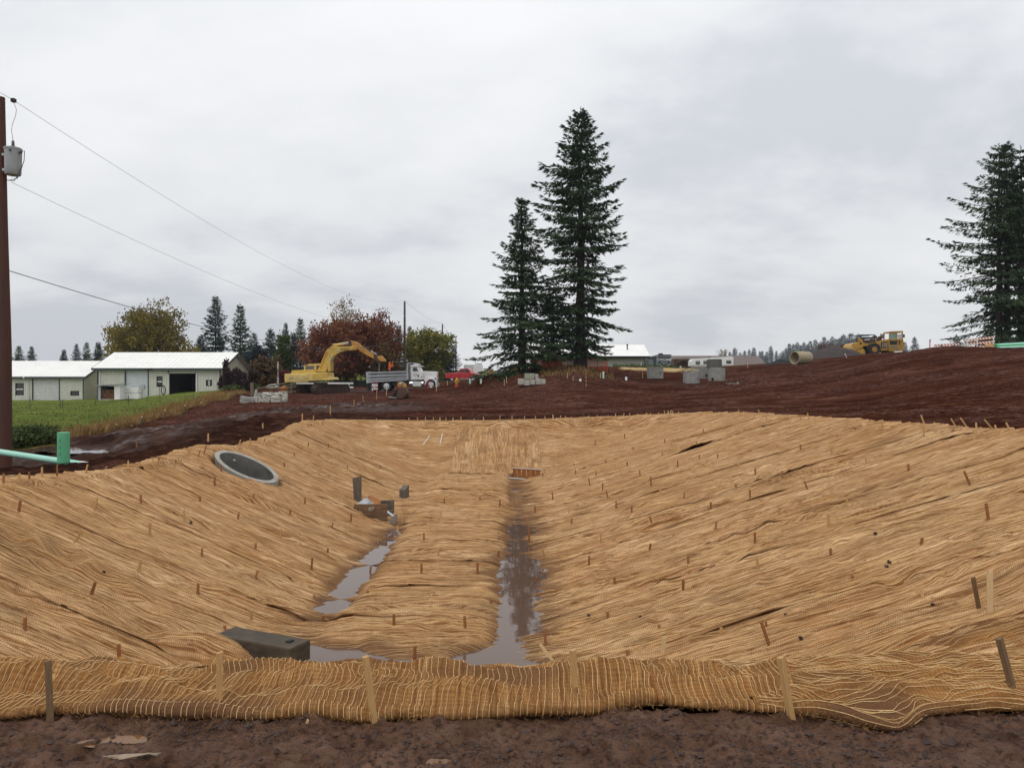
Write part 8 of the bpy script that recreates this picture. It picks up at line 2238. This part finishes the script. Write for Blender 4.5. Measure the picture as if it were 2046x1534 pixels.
t = thing('barricade', 'low striped road barricade lying lower on the crest, left of the high one', 'barricade', (pX(1893, d), d, pZ(699, d)), 0, 'striped barricades')
for (ya, yb) in ((690.5, 687), (697, 696)):
    a = Vector(((1868 - 1893) * k, 0, (699 - ya) * k)); b = Vector(((1918 - 1893) * k, .3, (699 - yb) * k)); c = (a + b) / 2
    MB().box(c, ((b - a).length, .06, .20), (0, -math.atan2(b.z - a.z, b.x - a.x), 0)).build('rail', M_STR, t)
for px in (1882, 1908): MB().box(((px - 1893) * k, .06, .2), (.08, .08, .6)).build('upright', M_PLANK, t)
MB().prism([((1880 - 1893) * k, .1), ((1890 - 1893) * k, .35), ((1908 - 1893) * k, .25), ((1912 - 1893) * k, .05)], .1, .5).build('sandbag', M_WOOD, t)
d = 60.0
for i, (ya, yb, dy, lb) in enumerate(((689.5, 684, .3, 'upper mint green pipe of the stack on the hill at the right edge'), (695.5, 691.5, 0, 'lower mint green pipe of the stack on the hill at the right edge'), (691, 688.5, .15, 'middle green pipe of the stack on the hill at the right edge'))):
    a = at(1988 + i * 2, ya, d + dy); b = at(2150, yb - (2150 - 2046) * .035, d + dy + 1.2)
    t = thing('pipe', lb, 'pipe', a, 0, 'green pipes stacked on the hill'); MB().cyl((0, 0, 0), b - a, .105, n=14).build('pipe_wall', M_MINT if i != 2 else M_GREENP, t, smooth=True)
    MB().cyl(-(b - a).normalized() * .02, (b - a).normalized() * .25, .118, n=14).build('socket', M_GREENP, t, smooth=True)
d = 62.0; zb = pZ(698, d)
t = thing('marker_post', 'thin orange marker lath alone on the hill crest', 'marker post', (pX(1858, d), d, zb)); MB().box((0, 0, .28), (.07, .03, 1.0)).build('lath', M_RW, t); MB().box((.01, -.01, .72), (.09, .02, .16)).build('flag', M_BLK, t)
d = 92.0
t = thing('marker_post', 'leaning red and white marker beside the scraper bowl', 'marker post', at(1693, 718, d))
for i in range(4): MB().tube([Vector((-.28 * i / 4, 0, .68 * i / 4)), Vector((-.28 * (i + 1) / 4, 0, .68 * (i + 1) / 4))], .07, 6).build('band', M_RW if i % 2 == 0 else M_WHITE, t)

# ------------------------------------------------------------------ loose mud, clods, chips
def clods(name, label, pts, size, m_, seed):
    r = np.random.RandomState(seed); n = len(pts)
    base = np.array([[1,0,0],[-1,0,0],[0,1,0],[0,-1,0],[0,0,1],[0,0,-1]], float)
    Fb = np.array([[0,2,4],[2,1,4],[1,3,4],[3,0,4],[2,0,5],[1,2,5],[3,1,5],[0,3,5]])
    S = size * np.exp(r.normal(0, .45, n)); J = r.uniform(.55, 1.25, (n, 6, 1)); ang = r.uniform(0, 6.28, n)
    Vv = base[None] * J * S[:, None, None] * np.array([1, 1, .7])[None, None]
    c, s = np.cos(ang)[:, None], np.sin(ang)[:, None]
    x = Vv[:, :, 0] * c - Vv[:, :, 1] * s; y = Vv[:, :, 0] * s + Vv[:, :, 1] * c
    Vv = np.stack([x, y, Vv[:, :, 2]], -1) + pts[:, None, :]
    Fq = (Fb[None] + (np.arange(n) * 6)[:, None, None]).reshape(-1, 3)
    o = np_mesh(name, Vv.reshape(-1, 3), Fq, m_, None, False); tag(o, label, 'clods', None, 'stuff'); return o
M_CLOD = mat('mud_clod', (0.060, 0.030, 0.022), (0.024, 0.012, 0.009), rough=.6, scale=20, bump=.5, bdist=.01)
M_CLODR = mat('red_clod', (0.085, 0.024, 0.015), (0.038, 0.012, 0.009), rough=.9, scale=5, bump=.4)
r_ = np.random.RandomState(21)
n = 5200; y = r_.uniform(2.7, 3.66, n); x = r_.uniform(-2.7, 2.7, n) ; k_ = fbm(x * 1.9, y * 3.4, 3, 71) > .08; x, y = x[k_], y[k_]
g = land(x, y); zc = relief(x, y, g)
clods('mud_clods', 'small dark clods trodden into the foreground mud', np.stack([x, y, g + zc + .002], -1), .0065, M_CLOD, 22)
n = 420; y = r_.uniform(2.75, 3.6, n); x = r_.uniform(-2.7, 2.7, n); g = land(x, y); zc = relief(x, y, g)
clods('mud_clods', 'larger dark clods lying on the foreground mud', np.stack([x, y, g + zc + .003], -1), .011, M_CLOD, 23)
n = 38000; d_ = np.exp(r_.uniform(math.log(10), math.log(75), n)); px = r_.uniform(-20, 2070, n); x = (px - CX) / F * d_; y = d_
cv, g, b = covered(x, y); gr = zones(x, y); k_ = (cv < .05) & (gr[0] < .2) & (gr[2] < .6); x, y, g = x[k_], y[k_], g[k_]
zc = relief(x, y, g)
pts = np.stack([x, y, g + zc], -1)
clods('soil_clods', 'coarse clods of loose red brown soil', pts, np.clip(.0008 * y, .018, .045), M_CLODR, 24)
# clods fallen on the matting
L_ = [(590,1337),(676,1334),(1279,1239),(1362,1275),(1176,1235),(1864,1217),(1568,1222),(1570,1236),(1600,1283),(1300+1230/2.74,1072),(1777,1130),(1772,1139),(208,1150),(381,1049),(996,1081),(995,1071),(120,978),(110,975)]
for i, (px, py) in enumerate(L_):
    p = cast(px, py); o = rough_block('soil_clod', .020 * (1 + p.y / 18), .016 * (1 + p.y / 18), .016 * (1 + p.y / 18), M_CLOD, None, 300 + i, .006 * (1 + p.y / 18)); o.location = p + Vector((0, 0, .045))
    tag(o, 'dark clod of soil lying on the coir matting, %s counted from the front' % nth(1 + sorted([-q[1] for q in L_]).index(-py)) , 'clod', 'soil clods on the matting')
p = cast(612, 1452, land, 2, 9); t = thing('wood_chip', 'pale wood chip on the mud below the rolled hem', 'wood chip', p); MB().prism([(-.012, 0), (.010, .004), (.012, .030), (.004, .04)], -.006, .004).build('chip', M_LATHP, t)
p = cast(255, 1522, land, 2, 9); t = thing('bark_strip', 'pale splintered strip of wood lying in the mud, bottom left', 'wood strip', p)
for i in range(4): MB().tube([(-.12 + i * .03, -.016 * i + .03, .01 + .004 * i), (-.02, .02 - .012 * i, .022), (.09, .03 - .01 * i, .02 + .006 * i), (.12, .05 - .01 * i, .016)], [.002, .0042, .004, .001], 5).build('splinter', mat('grey_splinter', (.42, .33, .24), (.26, .19, .13), rough=.8, scale=40, stretch=(.3, 1, 1)), t)
# twigs in the mud
r2_ = random.Random(31); m = MB()
for i in range(46):
    y = r2_.uniform(2.8, 3.5); x = r2_.uniform(-2.3, 2.3); g = float(land(np.array([x]), np.array([y]))[0]) + float(relief(np.array([x]), np.array([y]), np.array([0.]))[0]); a = r2_.uniform(0, 3.1); L0 = r2_.uniform(.02, .07)
    m.tube([(x, y, g + .004), (x + L0 * math.cos(a) * .5, y + L0 * math.sin(a) * .5, g + .010), (x + L0 * math.cos(a), y + L0 * math.sin(a), g + .004)], .0016, 4)
o = m.build('twigs', M_DARK); tag(o, 'scattered twigs and roots in the foreground mud', 'twigs', None, 'stuff')
# white pipe marks on the far bank
for (a, b, lb) in (((845, 890), (858, 873), 'white plastic strip lying on the far left of the head bank'), ((884, 868), (879, 888), 'faint white strip on the head bank, right of the bright one')):
    A_, B_ = cast(*a), cast(*b); o = MB().tube([A_ + Vector((0, 0, .03)), B_ + Vector((0, 0, .03))], .013, 6).build('plastic_strip', M_WHITE); tag(o, lb, 'strip')

# loose fibres along the hem and on the near matting
def fibres(name, label, pts, ln, seed, down=0.0, m_=None):
    r = np.random.RandomState(seed); n = len(pts)
    ax = np.stack([r.normal(0, 1, n), r.normal(-.2, .7, n), r.normal(.1, .35, n) - down], -1)
    P, Q = kites(pts, ax, np.stack([r.normal(0, 1, n), r.normal(0, 1, n), r.normal(0, .4, n)], -1), ln * r.uniform(.4, 1.6, n), 0.0007 * r.uniform(.7, 1.5, n))
    o = np_mesh(name, P, Q, m_ or M_YARN, None, False); tag(o, label, 'fibres', None, 'stuff')
M_FIB = mat('loose_fibre', (0.42, 0.22, 0.075), (0.26, 0.125, 0.045), rough=.9, scale=9, bump=0)
r_ = np.random.RandomState(61)
n = 5200; x = r_.uniform(-2.7, 2.7, n); y = front_edge(x) - np.abs(r_.normal(0, .02, n)) + .008; z = r_.uniform(0.004, .07, n) 
fibres('hem_fibres', 'brown fibres fraying from the rolled front hem', np.stack([x, y, z], -1), .028, 62, .25, M_FIB)
n = 9000; x = r_.uniform(-2.9, 3.1, n); y = r_.uniform(3.66, 4.25, n); z = np.where(x < 1.36, front_z(x, y, 301), front_z(x, y, 331)) + .008
fibres('mat_fibres', 'loose brown fibres on the front berm matting', np.stack([x, y, z], -1), .035, 63, 0, M_FIB)

# ------------------------------------------------------------------ the damp air
hz = MB().bb(-700, 800, -12, 1060, -9, 90).build('haze')
m = bpy.data.materials.new('damp_air'); m.use_nodes = True; nt = m.node_tree; nt.nodes.clear()
o_ = N(nt, 'ShaderNodeOutputMaterial'); pv = N(nt, 'ShaderNodeVolumePrincipled'); pv.inputs['Density'].default_value = 0.00018; pv.inputs['Color'].default_value = (0.86, 0.92, 1.0, 1); pv.inputs['Anisotropy'].default_value = 0.0
nt.links.new(pv.outputs[0], o_.inputs['Volume']); hz.data.materials.append(m)
tag(hz, 'thin damp haze lying over the whole site', 'haze', None, 'stuff')
